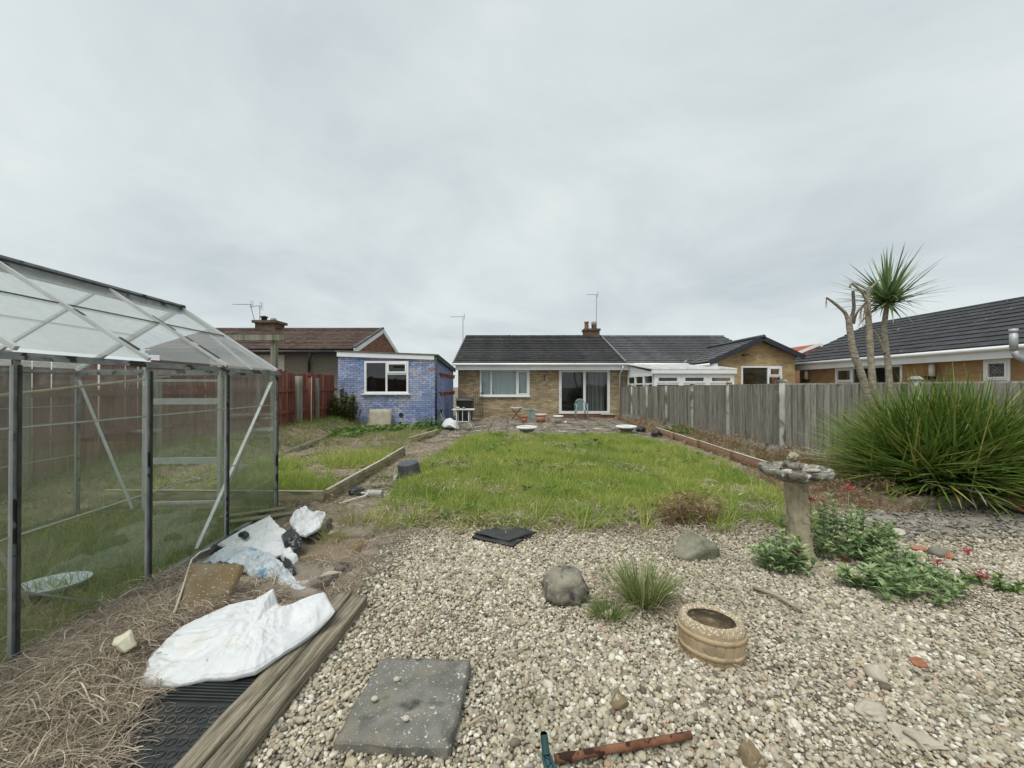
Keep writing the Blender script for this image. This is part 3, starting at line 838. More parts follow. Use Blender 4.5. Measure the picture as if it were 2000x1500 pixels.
def aerial(name, label, base, mast_h, boom_dir, boom_l, nel, el=0.12, tilt=None, two=None, r=0.02):
    b = Vector(base)
    root = thing(name, label, 'aerial', b, 'television aerials')
    top = b + Vector((0, 0, mast_h)) if tilt is None else b + Vector(tilt)
    MB().tube([b, top], r, 6).build('mast', M['galv'], root)
    d = Vector(boom_dir).normalized()
    for q, (dz, bl) in enumerate([(0.0, boom_l)] + ([two] if two else [])):
        a = top + Vector((0, 0, -dz))
        mb = MB().tube([a - d * 0.12, a + d * bl], 0.013, 6)
        bo = mb.build('boom', M['galv'], root)
        em = MB()
        for i in range(nel):
            p = a + d * (bl * (i + 1) / nel)
            L = el * (1 - 0.35 * i / nel)
            s = d.cross(Vector((0, 0, 1)))
            if q: s = Vector((0, 0, 1))
            em.tube([p - s * L, p + s * L], 0.006, 5)
        em.build('element', M['galv'], bo)
        rf = MB()
        for dz2 in (-.16, -.08, 0.0, .08, .16):
            p = a - d * .08 + Vector((0, 0, dz2)); s = d.cross(Vector((0, 0, 1)))
            rf.tube([p - s * .16, p + s * .16], 0.006, 5)
        rf.tube([a - d * .08 + Vector((0, 0, -.17)), a - d * .08 + Vector((0, 0, .17))], 0.008, 5)
        rf.build('reflector', M['galv'], bo)
    return root

# ================================================================== the bungalow
BY = 18.4
TF = FRONT(BY)
bung = thing('bungalow', 'buff brick bungalow with dark tiled roof and white patio doors', 'house', (1.3, BY, 0))
wx0, wx1 = -2.55, 5.2
WIN = (-1.52, 0.83, 1.0, 2.25)
DOOR = (2.22, 4.62, 0.17, 2.25)
mb = MB()
wall_open(mb, TF, wx0, wx1, -0.1, 2.42, -0.28, 0.0, [WIN, DOOR])
mb.build('wall', M['brick'], bung)
MB().box(wx0, wx0 + .28, BY + .285, 26, -.1, 2.5).build('side_wall', M['brickside'], bung)
# gable above the left side wall
MB().prism([(wx0 + .02, BY + .3, 2.45), (wx0 + .02, 26.5, 2.45), (wx0 + .02, 22.9, 4.2)], (.24, 0, 0)).build('gable', M['brickside'], bung)
room = MB()
room.box(wx0 + .3, wx1, 22.0, 22.1, 0, 2.45); room.box(wx1 - .1, wx1, BY + .3, 22.0, 0, 2.45)
room.box(1.6, 1.7, BY + .3, 22.0, 0, 2.45)
rm = room.build('room_wall', M['roomwall'], bung)
MB().box(wx0 + .3, wx1 - .1, BY + .29, 22.0, 0.0, 0.1).build('room_floor', M['roomfloor'], rm)
MB().box(wx0 + .3, wx1 - .1, BY + .29, 22.0, 2.34, 2.41).build('room_ceiling', M['roomwall'], rm)
rmf = MB()   # furniture glimpsed through the doors
rmf.box(2.4, 2.9, 21.2, 21.95, .1, 1.9); rmf.box(3.3, 4.4, 20.9, 21.7, .1, .55); rmf.box(3.3, 4.4, 21.5, 21.7, .55, .95)
rmf.build('furniture', M['roomfloor'], rm)
window(bung, TF, *WIN, [(0, .21, 0, 1, False), (.21, .76, 0, 1, False), (.76, 1, 0, 1, True)], 0.075, 0.04)
lc = MB()     # lace curtain in folds
V = []; F = []
nfold = 150
for i in range(nfold + 1):
    u = WIN[0] + .06 + (WIN[1] - WIN[0] - .12) * i / nfold
    yy = BY + .14 + .022 * math.sin(i * 0.9) + .012 * math.sin(i * .37)
    V += [(u, yy, WIN[2] + .03), (u, yy, WIN[3] - .03)]
for i in range(nfold): F.append((2 * i, 2 * i + 2, 2 * i + 3, 2 * i + 1))
lc.add(V, F)
place('curtain', raw_mesh(lc, 'curtain', M['lace']), bung)
pd = window(bung, TF, *DOOR, [(0, .5, 0, 1, False), (.5, 1, 0, 1, False)], 0.12, 0.0, 'patio_door', 0.05)
hm = MB(); tb(hm, TF, DOOR[0] + .03, DOOR[0] + .06, .052, .085, 1.05, 1.35); hm.build('handle', M['upvc'], pd)
vb = MB()     # vertical blinds drawn back at the right
for i in range(9):
    x = 3.55 + i * .1
    vb.add([(x, BY + .3 + (i % 2) * .03, .25), (x + .075, BY + .34 - (i % 2) * .03, .25), (x + .075, BY + .34 - (i % 2) * .03, 2.2), (x, BY + .3 + (i % 2) * .03, 2.2)], [(0, 1, 2, 3)])
place('blind', raw_mesh(vb, 'blind', M['roomwall'], False), bung)
# red brick course below door and step
MB().box(2.2, 4.65, BY - .03, BY - .003, -.08, .165).build('threshold', M['brickred'], bung)
EAV_Y, EAV_Z, RDG_Y, RDG_Z = 18.0, 2.55, 23.0, 4.42
SL = Vector((0, RDG_Y - EAV_Y, RDG_Z - EAV_Z))
sl_len = SL.length
roof = MB().prism([(-2.62, EAV_Y + .02, EAV_Z - .06), (-2.62, RDG_Y, RDG_Z - .05), (-2.62, RDG_Y + 4.6, EAV_Z + .1)], (7.85, 0, 0)).build('roof', M['tile'], bung)
course_roof(roof, M['tile'], (-2.72, EAV_Y, EAV_Z - .03), (1, 0, 0), SL, 7.97, sl_len, 0.36, 0.062)
rd = MB()
u = -2.72
while u < 5.1:
    rd.tube([(u, RDG_Y, RDG_Z - .03), (min(u + .44, 5.24), RDG_Y, RDG_Z - .03 + random.uniform(-.006, .006))], .11, 8); u += .45
rd.build('ridge_tiles', M['tile'], roof, True)
MB().bar((-2.73, EAV_Y - .02, EAV_Z - .03), (-2.73, RDG_Y, RDG_Z - .03), .05, .12).build('verge', M['verge'], roof)
MB().bar((5.26, EAV_Y - .02, EAV_Z + .055), (5.26, RDG_Y, RDG_Z + .055), .06, .05).build('party_strip', M['verge'], roof)
MB().box(-2.62, 5.6, EAV_Y + .02, EAV_Y + .05, EAV_Z - .33, EAV_Z - .05).build('fascia', M['fascia'], bung)
MB().box(-2.6, 5.6, EAV_Y + .052, BY - .003, EAV_Z - .325, EAV_Z - .29).build('soffit', M['fascia'], bung)
MB().tube([(-2.72, EAV_Y - .05, EAV_Z - .075), (5.6, EAV_Y - .05, EAV_Z - .075)], .06, 10).build('gutter', M['upvc'], bung, True)
MB().tube([(5.12, EAV_Y - .05, EAV_Z - .12), (5.12, EAV_Y - .02, EAV_Z - .3), (5.08, BY - .06, EAV_Z - .5), (5.08, BY - .06, .05)], .038, 8).build('downpipe', M['upvc'], bung, True)
ch = MB().box(4.25, 5.12, 22.7, 23.4, 4.2, 4.72).box(4.2, 5.17, 22.65, 23.45, 4.72, 4.84).build('chimney', M['brickchim'], bung)
MB().lathe([(.12, 4.84), (.13, 4.9), (.115, 5.2), (.14, 5.22), (.14, 5.3), (.1, 5.3)], 14, (4.42, 23.05, 0)).build('chimney_pot', M['terracotta'], ch, True)
MB().lathe([(.15, 4.84), (.15, 5.05), (.16, 5.05), (.16, 5.28), (.12, 5.31)], 14, (4.86, 23.05, 0)).build('chimney_pot', M['beigepot'], ch, True)
aerial('tv_aerial', 'tall mast with small aerial on the chimney of the middle bungalow', (5.0, 23.0, 4.84), 2.05, (-1, -.1, 0), .55, 6, .1)
aerial('tv_aerial', 'lone aerial pointing left at the left end of the middle bungalow', (-2.85, 22.6, 3.9), 1.62, (-1, 0, -.02), .75, 8, .12)
hk = thing('wall_bracket', 'small black iron hanging bracket on brickwork between window and doors', 'bracket', (1.52, BY, 1.85))
MB().box(1.505, 1.535, BY - .02, BY - .002, 1.72, 2.02).build('back_plate', M['iron'], hk)
MB().tube([(1.52, BY - .02, 2.0), (1.52, BY - .2, 1.98), (1.52, BY - .26, 1.9), (1.52, BY - .22, 1.85)], .009, 6).build('hook', M['iron'], hk)

# ================================================================== the attached neighbour on the right
semi = thing('semi_detached_house', 'grey tiled house joined to the right of the brick bungalow', 'house', (9, BY, 0))
mb = MB(); tb(mb, TF, 5.22, 12.3, -.28, 0, -.1, 2.42); mb.build('wall', M['brick'], semi)
rf2 = MB().prism([(5.3, EAV_Y + .02, EAV_Z - .06), (5.3, RDG_Y, RDG_Z - .05), (5.3, RDG_Y + 4.6, EAV_Z + .1)], (7.1, 0, 0)).build('roof', M['tilegrey'], semi)
course_roof(rf2, M['tilegrey'], (5.3, EAV_Y, EAV_Z - .03), (1, 0, 0), SL, 7.15, sl_len, 0.36, 0.062)
rd = MB(); u = 5.3
while u < 12.3:
    rd.tube([(u, RDG_Y, RDG_Z - .03), (u + .44, RDG_Y, RDG_Z - .03)], .1, 8); u += .45
rd.build('ridge_tiles', M['tilegrey'], rf2, True)
MB().box(5.62, 8.4, EAV_Y + .02, EAV_Y + .05, EAV_Z - .33, EAV_Z - .05).build('fascia', M['fascia'], semi)
MB().tube([(5.62, EAV_Y - .05, EAV_Z - .075), (8.3, EAV_Y - .05, EAV_Z - .075)], .06, 10).build('gutter', M['upvc'], semi, True)
# gabled extension
EY = 16.3
TE = FRONT(EY)
ext = thing('gabled_extension', 'golden brick gabled extension with black barge boards behind the fence', 'building', (10.2, EY, 0))
ax, az = 10.36, 3.44
ew = (9.59, 11.3, 1.2, 2.31)
mb = MB(); wall_open(mb, TE, 8.49, 11.86, -.1, 2.32, -.25, 0, [ew])
mb.prism([(8.49, EY, 2.32), (11.86, EY, 2.32), (11.86, EY, 2.74), (ax, EY, az - .06), (8.49, EY, 2.56)], (0, .25, 0))
mb.build('wall', M['brickext'], ext)
MB().box(8.49, 8.7, EY + .255, 19, -.1, 2.5).build('side_wall', M['brickside'], ext)
MB().box(8.8, 11.8, 18.5, 18.6, .1, 2.3).build('room_wall', M['roomwall'], ext)
so = MB()
for i in range(22):
    x = 9.52 + i * .083
    so.box(x, x + .072, EY - .006, EY - .001, 2.325, 2.54)
so.build('soldier_course', M['brickext'], ext)
window(ext, TE, *ew, [(0, .68, 0, 1, False), (.68, 1, 0, .62, False), (.68, 1, .62, 1, True)], .07, .03)
S1 = Vector((ax - 8.15, 0, az - 2.46)); S2 = Vector((ax - 12.05, 0, az - 2.68))
er = MB().prism([(8.2, EY + .26, 2.42), (ax, EY + .26, az - .02), (12.0, EY + .26, 2.66)], (0, 4.5, 0)).build('roof', M['tilegrey'], ext)
course_roof(er, M['tilegrey'], (8.15, EY - .25, 2.46), (0, 1, 0), S1, 5.0, S1.length, .34, .045)
course_roof(er, M['tilegrey'], (12.05, EY - .25, 2.68), (0, 1, 0), S2, 5.0, S2.length, .34, .045)
MB().bar((8.12, EY - .27, 2.42), (ax, EY - .27, az), .03, .2).bar((ax, EY - .272, az), (12.08, EY - .272, 2.65), .03, .2).build('barge_board', M['blackbarge'], ext)
MB().tube([(ax, EY - .3, az + .06), (ax, EY + 4.6, az + .06)], .1, 8).build('ridge_tiles', M['blackbarge'], er, True)
MB().bar((7.95, 17.95, 2.55), (9.75, 20.7, 3.42), .12, .05).build('valley', M['verge'], er)
MB().tube([(8.1, EY - .3, 2.36), (8.1, 18.0, 2.36)], .055, 8).build('gutter', M['upvc'], ext, True)
MB().box(8.14, 8.5, EY - .24, EY - .005, 2.14, 2.4).build('eave_box', M['fascia'], ext)
sl = MB().box(9.62, 9.72, EY - .12, EY - .003, 2.74, 2.8).box(9.6, 9.85, EY - .2, EY - .1, 2.75, 2.8)
sl.build('security_light', M['blackplastic'], ext)
# conservatory
CY = 14.9
TC = FRONT(CY)
cons = thing('conservatory', 'white lean to conservatory with glazed front behind the fence', 'conservatory', (7, CY, 0))
cx0, cx1 = 5.45, 8.5
mb = MB(); tb(mb, TC, cx0, cx1, -.06, 0, 0, .7); mb.build('dwarf_wall', M['upvc'], cons)
pw = (cx1 - cx0) / 3
for i in range(3):
    window(cons, TC, cx0 + i * pw + .002, cx0 + (i + 1) * pw - .002, .702, 1.94, [(0, 1, 0, .72, False), (0, 1, .72, 1, True)], .085)
TS = lambda u, d, z: Vector((cx0 - d, u, z))
for i in range(3):
    a = CY + .07 + i * 1.1
    window(cons, TS, a + .002, a + 1.098, .702, 1.94, [(0, 1, 0, .72, False), (0, 1, .72, 1, False)], .075)
MB().box(cx0, cx0 + .06, CY + .07, BY - .01, 0, .7).build('dwarf_wall', M['upvc'], cons)
MB().prism([(cx0 + .002, CY + .05, 1.945), (cx0 + .002, BY - .01, 1.945), (cx0 + .002, BY - .01, 2.42), (cx0 + .002, CY + .05, 2.0)], (.04, 0, 0)).build('end_panel', M['upvc'], cons)
MB().box(cx0 - .1, cx1 + .05, CY - .12, CY + .06, 1.945, 2.08).build('eave_beam', M['upvc'], cons)
nb = 5
for i in range(nb):
    a, b = cx0 - .06 + (cx1 - cx0 + .1) * i / nb, cx0 - .06 + (cx1 - cx0 + .1) * (i + 1) / nb
    MB().hexa([(a + .03, CY - .1, 2.09), (b - .03, CY - .1, 2.09), (b - .03, BY - .32, 2.46), (a + .03, BY - .32, 2.46), (a + .03, CY - .1, 2.105), (b - .03, CY - .1, 2.105), (b - .03, BY - .32, 2.475), (a + .03, BY - .32, 2.475)]).build('roof_sheet', M['poly'], cons)
for i in range(nb + 1):
    a = cx0 - .06 + (cx1 - cx0 + .1) * i / nb
    MB().bar((a, CY - .12, 2.12), (a, BY - .32, 2.49), .055, .05).build('roof_bar', M['upvc'], cons)
ccb = MB().box(cx0 + .4, cx1 - .3, 17.2, 17.5, 0, 1.6).box(5.9, 6.6, 16, 16.6, 0, 1.0)
ccb.build('furniture', M['roomfloor'], cons)

# ================================================================== bungalow at the far right
XR = 12.3
rb = thing('side_on_bungalow', 'tan brick bungalow with charcoal tiled roof at the far right', 'house', (13, 12, 0))
TR = lambda u, d, z: Vector((12.65 - d, u, z))
rw = [(12.6, 15.2, 1.0, 2.16), (9.86, 10.42, 1.0, 2.16)]
mb = MB(); wall_open(mb, TR, 6.4, 17.1, -.1, 2.2, -.28, 0, rw); mb.build('wall', M['brickright'], rb)
MB().box(12.94, 19.0, 16.82, 17.1, -.1, 2.3).build('end_wall', M['brickext'], rb)
MB().box(15.3, 15.4, 6.5, 16.8, 0, 2.3).build('room_wall', M['roomwall'], rb)
window(rb, TR, *rw[0], [(0, .72, 0, 1, False), (.72, 1, 0, .55, False), (.72, 1, .55, 1, True)], .06)
w2 = window(rb, TR, *rw[1], [(0, 1, 0, .55, False), (0, 1, .55, 1, True)], .06)
ld = MB()
for k in range(-6, 12):
    a0, b0 = Vector((0, 9.95 + k * .09, 1.07)), Vector((0, 9.95 + k * .09 + .9, 2.1))
    for (p, q) in ((a0, b0), (Vector((0, 10.35 - k * .09, 1.07)), Vector((0, 10.35 - k * .09 - .9, 2.1)))):
        pts = [p.lerp(q, t / 20) for t in range(21)]
        pts = [t for t in pts if 9.93 < t.y < 10.35]
        if len(pts) > 1: ld.bar((12.654, pts[0].y, pts[0].z), (12.654, pts[-1].y, pts[-1].z), .008, .004, (1, 0, 0))
ld.build('leading', M['galv'], w2)
S3 = Vector((3.5, 0, 1.68))
rr3 = MB().prism([(XR + .03, 6.2, 2.44), (15.8, 6.2, 4.1), (19.3, 6.2, 2.44)], (0, 11.0, 0)).build('roof', M['tileright'], rb)
U3, S3n, N3 = basis((0, 1, 0), S3)
nC = 11; g3 = S3.length / nC
wm = MB(); wedge(wm, Vector((0, 0, 0)), Vector((1, 0, 0)), Vector((0, 1, 0)), Vector((0, 0, 1)), 0, .342, 0, g3 + .05, .04)
tile_mesh = wm.mesh('roof_tile', M['tileright'])
rot3 = Matrix((U3, S3n, N3)).transposed().to_euler()
# a left handed basis would flip: use S as x when needed
if Matrix((U3, S3n, N3)).determinant() < 0:
    wm = MB(); wedge(wm, Vector((0, 0, 0)), Vector((-1, 0, 0)), Vector((0, 1, 0)), Vector((0, 0, 1)), 0, .342, 0, g3 + .05, .04)
    tile_mesh = wm.mesh('roof_tile', M['tileright'])
    rot3 = Matrix((-U3, S3n, N3)).transposed().to_euler()
O3 = Vector((XR - .03, 8.3, 2.47))
for r in range(nC):
    for i in range(26):
        p = O3 + U3 * (i * .347) + S3n * (r * g3) + N3 * random.uniform(-.003, .004)
        place('roof_tile', tile_mesh, rr3, p, rot3)
rest = MB()
for r in range(nC):
    for i in range(-6, 0):
        wedge(rest, O3, U3, S3n, N3, i * .347, i * .347 + .342, r * g3, g3 + .05, .04)
tag(rest.build('roof_tiles', M['tileright'], rr3), kind='stuff')
MB().tube([(15.8, 6.2, 4.14), (15.8, 17.35, 4.14)], .1, 8).build('ridge_tiles', M['tileright'], rr3, True)
MB().box(XR + .05, XR + .08, 6.2, 17.3, 2.16, 2.43).build('fascia', M['fascia'], rb)
MB().box(XR + .082, 12.648, 6.2, 17.28, 2.17, 2.2).build('soffit', M['fascia'], rb)
MB().tube([(XR - .02, 6.2, 2.42), (XR - .02, 17.35, 2.42)], .06, 10).build('gutter', M['upvc'], rb, True)
for q, (yy, pos) in enumerate(((16.55, 'at the left end of the tan bungalow'), (11.6, 'between the windows of the tan bungalow'))):
    wl = thing('wall_lamp', 'cream tube wall lamp ' + pos, 'lamp', (12.6, yy, 1.9), 'wall lamps on the tan bungalow')
    MB().lathe([(.03, 1.75), (.07, 1.77), (.07, 2.08), (.04, 2.12), (.0, 2.12)], 12, (12.52, yy, 0)).build('shade', M['dashpale'], wl, True)
    MB().box(12.52, 12.645, yy - .02, yy + .02, 1.68, 1.74).box(12.46, 12.6, yy + .1, yy + .2, 1.66, 1.78).build('bracket', M['iron'], wl)
fl = thing('flue_pipe', 'grey vent pipe bending out of the far right bungalow wall', 'pipe', (11.9, 9.3, 2))
MB().tube([(12.0, 9.3, 2.75), (12.0, 9.3, 2.3)], [.07, .07], 12).tube([(12.0, 9.3, 2.83), (12.0, 9.3, 2.74)], .078, 12).build('stack', M['galv'], fl, True)
MB().tube([(12.0, 9.3, 2.32), (12.03, 9.28, 2.18), (12.2, 9.2, 2.06), (12.4, 9.12, 2.02), (12.45, 9.1, 1.9)], [.065, .066, .07, .066, .055], 12).build('elbow', M['galv'], fl, True)
MB().box(12.4, 12.645, 8.95, 9.25, 1.3, 1.9).build('box', M['upvc'], fl)
# red roofed house far away
frh = thing('far_red_roofed_house', 'small distant gable with red tiles and white barge board', 'house', (24, 31, 0))
MB().box(22.4, 26.5, 31, 38, -.1, 4.0).build('wall', M['brickred'], frh)
MB().prism([(22.2, 30.9, 3.95), (24.4, 30.9, 4.85), (26.7, 30.9, 3.95)], (0, 8, 0)).build('roof', M['tilered'], frh)
MB().bar((22.1, 30.87, 3.85), (24.4, 30.87, 4.8), .05, .22).bar((24.4, 30.868, 4.8), (26.7, 30.868, 3.85), .05, .22).build('barge_board', M['fascia'], frh)

# ================================================================== house on the left
lh = thing('left_house', 'pebble dashed house with brown tiled roof behind the red fence', 'house', (-10, 16, 0))
MB().box(-14.5, -6.45, 16.0, 22.0, -.1, 2.95).build('wall', M['dash'], lh)
MB().box(-12.4, -9.35, 15.97, 15.995, 1.2, 2.86).build('render_panel', M['dashpale'], lh)
S4 = Vector((0, 3.4, 1.32))
lr = MB().prism([(-14.6, 15.62, 2.9), (-14.6, 19, 4.2), (-14.6, 22.6, 2.85)], (8.2, 0, 0)).build('roof', M['tilebrown'], lh)
course_roof(lr, M['tilebrown'], (-14.7, 15.58, 2.93), (1, 0, 0), S4, 8.42, S4.length, .25, .04, .22)
MB().tube([(-14.7, 19, 4.24), (-6.3, 19, 4.24)], .09, 8).build('ridge_tiles', M['tilebrown'], lr, True)
MB().prism([(-6.44, 16.0, 2.9), (-6.44, 22.0, 2.9), (-6.44, 19, 4.14)], (.1, 0, 0)).build('gable', M['brickred'], lh)
MB().bar((-6.29, 15.5, 2.86), (-6.29, 19, 4.18), .04, .22).bar((-6.29, 19, 4.18), (-6.29, 22.6, 2.82), .04, .22).build('barge_board', M['fascia'], lh)
vg = MB()
for i in range(14):
    t = i / 14
    p = Vector((-6.3, 15.5, 3.02)).lerp(Vector((-6.3, 19, 4.32)), t); q = Vector((-6.3, 15.5, 3.02)).lerp(Vector((-6.3, 19, 4.32)), t + .06)
    vg.bar(p, q, .14, .07)
vg.build('verge_tiles', M['tilegrey'], lr)
MB().box(-14.6, -6.5, 15.6, 15.64, 2.72, 2.86).build('fascia', M['blackplastic'], lh)
MB().tube([(-14.6, 15.52, 2.84), (-6.4, 15.52, 2.84)], .06, 10).build('gutter', M['blackplastic'], lh, True)
MB().tube([(-8.05, 15.52, 2.8), (-8.1, 15.6, 2.6), (-8.3, 15.9, 2.45), (-8.3, 15.92, .4)], .05, 8).build('downpipe', M['blackplastic'], lh, True)
lch = MB().box(-12.3, -11.35, 18.6, 19.4, 4.15, 4.5).box(-12.4, -11.25, 18.5, 19.5, 4.5, 4.62).build('chimney', M['brickchim'], lh)
MB().lathe([(.13, 4.62), (.12, 4.78), (.17, 4.8), (.17, 4.85), (.02, 4.9)], 12, (-12.05, 18.9, 0)).build('chimney_pot', M['blackplastic'], lch, True)
MB().lathe([(.14, 4.62), (.13, 4.75), (.1, 4.78)], 12, (-11.6, 18.9, 0)).build('chimney_pot', M['beigepot'], lch, True)
aerial('tv_aerial', 'long many toothed aerial on a bent mast beside the left chimney', (-12.5, 19.0, 4.35), 0.0, (-1, 0, 0), .85, 11, .09, tilt=(-.3, 0, 1.12))
aerial('tv_aerial', 'shorter aerial on a straight mast above the left chimney pots', (-12.2, 18.8, 4.6), .75, (-1, .1, 0), .5, 7, .09)

# ================================================================== blue outbuilding
OY, ox0, ox1 = 14.0, -6.26, -2.76
TO = FRONT(OY)
ob = thing('blue_outbuilding', 'blue painted brick outbuilding with peeling paint and a flat roof', 'outbuilding', (-4.5, OY, 0))
OW = (-5.305, -3.72, 1.20, 2.37)
ztop = lambda x: 2.66 - (x - ox0) / 3.5 * .13
mb = MB(); wall_open(mb, TO, ox0, ox1, -.1, 2.42, -.22, -.022, [OW])
mb.prism([(ox0, OY + .022, 2.42), (ox1, OY + .022, 2.42), (ox1, OY + .022, ztop(ox1)), (ox0, OY + .022, ztop(ox0))], (0, .19, 0))
mb.build('front_wall', M['mortar'], ob)
bmb = MB().box(0, .215, 0, .026, 0, .065)
bmesh_full = bmb.mesh('painted_brick', M['bluebrick'])
bmesh_half = MB().box(0, .1025, 0, .026, 0, .065).mesh('painted_half_brick', M['bluebrick'])
spots = []
row = 0; z = -.05
while z < 2.64:
    x = ox0 + (0 if row % 2 else -.1125)
    while x < ox1 - .01:
        a, b = max(x, ox0), min(x + .215, ox1)
        if b - a > .03 and z + .065 < ztop(b):
            inside = not (b < OW[0] + .01 or a > OW[1] - .01 or z + .065 < OW[2] + .01 or z > OW[3] - .01)
            if not inside: spots.append((a, b, z))
            else:
                if a < OW[0] - .02: spots.append((a, OW[0] - .004, z))
                if b > OW[1] + .02: spots.append((OW[1] + .004, b, z))
        x += .225
    z += .075; row += 1
full = [s for s in spots if s[1] - s[0] > .21]
full.sort(key=lambda s: -s[2])
restb = MB()
for k, s in enumerate(full):
    if k < 296: place('brick', bmesh_full, ob, (s[0], OY - .006 + random.uniform(-.003, .003), s[2]))
    else: restb.box(s[0], s[1], OY - .006, OY + .021, s[2], s[2] + .065)
for s in spots:
    if s[1] - s[0] <= .21: restb.box(s[0], s[1], OY - .006, OY + .021, s[2], s[2] + .065)
tag(restb.build('bricks', M['bluebrick'], ob), kind='stuff')
window(ob, TO, *OW, [(0, .5, 0, 1, False), (.5, 1, 0, .62, False), (.5, 1, .62, 1, True)], .07, .07)
OB_Y = 18.3
MB().prism([(ox1 - .22, OY + .24, -.1), (ox1 - .22, OB_Y, -.1), (ox1 - .22, OB_Y, 2.22), (ox1 - .22, OY + .24, 2.5)], (.22, 0, 0)).build('side_wall', M['bluepaintside'], ob)
MB().box(ox0, ox0 + .2, OY + .24, OB_Y, -.1, 2.4).build('side_wall', M['bluepaintside'], ob)
MB().box(ox0 + .2, ox1 - .22, 17.2, 17.3, -.1, 2.3).box(ox0 + .2, ox1 - .22, OY + .3, 17.2, -.05, .05).build('interior', M['roomfloor'], ob)
MB().hexa([(ox0 - .08, OY - .08, 2.70), (ox1 + .12, OY - .08, 2.56), (ox1 + .12, OB_Y, 2.24), (ox0 - .08, OB_Y, 2.38), (ox0 - .08, OY - .08, 2.75), (ox1 + .12, OY - .08, 2.61), (ox1 + .12, OB_Y, 2.29), (ox0 - .08, OB_Y, 2.43)]).build('roof', M['felt'], ob)
MB().hexa([(ox0 - .02, OY - .06, 2.53), (ox1 - .03, OY - .06, 2.41), (ox1 - .03, OY - .03, 2.41), (ox0 - .02, OY - .03, 2.53), (ox0 - .02, OY - .06, 2.70), (ox1 - .03, OY - .06, 2.565), (ox1 - .03, OY - .03, 2.565), (ox0 - .02, OY - .03, 2.70)]).build('fascia', M['fascia'], ob)
MB().bar((ox1 + .08, OY - .05, 2.5), (ox1 + .08, OB_Y, 2.18), .06, .1).build('side_gutter', M['blackplastic'], ob)
MB().tube([(ox1 + .04, OY - .04, 2.5), (ox1 + .04, OY - .04, .02)], .035, 8).build('downpipe', M['blackplastic'], ob, True)
vn = MB().tube([(-3.99, OY - .03, .44), (-3.99, OY - .005, .44)], .075, 16); vn.build('vent', M['blackplastic'], ob)
MB().tube([(-4.02, OY - .03, .02), (-4.02, OY - .05, .14), (-3.98, OY - .09, .16)], .04, 8).build('drain_pipe', M['blackplastic'], ob, True)
# small pots hung on the side wall
potm = MB().lathe([(.06, 0), (.09, .13), (.105, .13), (.105, .17), (.09, .17), (.075, .06), (0, .05)], 14).mesh('wall_pot', M['terracotta'], True)
ringm = MB().bar((-.11, 0, .12), (-.02, 0, .12), .02, .02).mesh('pot_ring', M['iron'])
ordn = ['nearest', 'second', 'third', 'fourth', 'farthest']
for rrow, (z, nm) in enumerate(((1.80, 'upper'), (1.1, 'lower'))):
    for i in range(5):
        y = 14.5 + i * .72
        t = thing('wall_pot', '%s terracotta pot of the %s row on the blue side wall' % (ordn[i], nm), 'flower pot', (ox1 + .14, y, z), 'terracotta pots on the blue side wall')
        place('pot', potm, t, (ox1 + .14, y, z), None, (.8, .8, .95)); place('bracket', ringm, t, (ox1 + .14, y, z))
ls = thing('leaning_slab', 'square buff paving slab leaning against the blue wall', 'paving slab', (-4.7, 13.75, 0))
o = place('slab', rough_box('leaning_slab', .8, .72, .05, M['buffslab'], 4, .005, .008, 3), ls, (-4.66, 13.74, .3), (R(72), 0, R(1.5)))

# ================================================================== right boundary fence
fx = lambda y: 5.33 - .0066 * y
posts = [(fx(7.6 + 1.86 * k), 7.6 + 1.86 * k) for k in range(7)]
p0 = Vector((posts[0][0], 7.6)); sd2 = Vector((.5, -.866))
near = [tuple(p0 + sd2 * (1.86 * k)) for k in (2, 1)]
PL = near + posts
rf = thing('board_fence', 'grey feather edge board fence with concrete posts on the right', 'fence', (5.3, 10, 0))
postm = rough_box('concrete_post', .1, .1, 1.62, M['concrete'], 3, .003, .012, 5)
capm = MB().hexa([(-.065, -.065, .0), (.065, -.065, .0), (.065, .065, .0), (-.065, .065, .0), (-.03, -.03, .05), (.03, -.03, .05), (.03, .03, .05), (-.03, .03, .05)]).mesh('post_cap', M['concrete'])
ftop = lambda y: 1.5 - .006 * (y - 7)
for i, (x, y) in enumerate(PL):
    zt = ftop(y) + .06
    po = place('post', postm, rf, (x, y, zt - .81), (R(random.uniform(-.8, .8)), R(random.uniform(-.8, .8) + (1.2 if i == 2 else 0)), 0))
    place('post_cap', capm, po, (x, y, zt - .005))
brd = []
for s in range(5):
    b = MB(); h = 1.2
    q = .004 * s / 4
    b.hexa([(-.058, -.004, 0), (.052, -.004, 0), (.052, .002, 0), (-.058, .030 + q, 0), (-.058, -.004, h), (.052, -.004, h), (.052, .002, h), (-.058, .030 + q, h)])
    brd.append(b.mesh('fence_board', M['fence']))
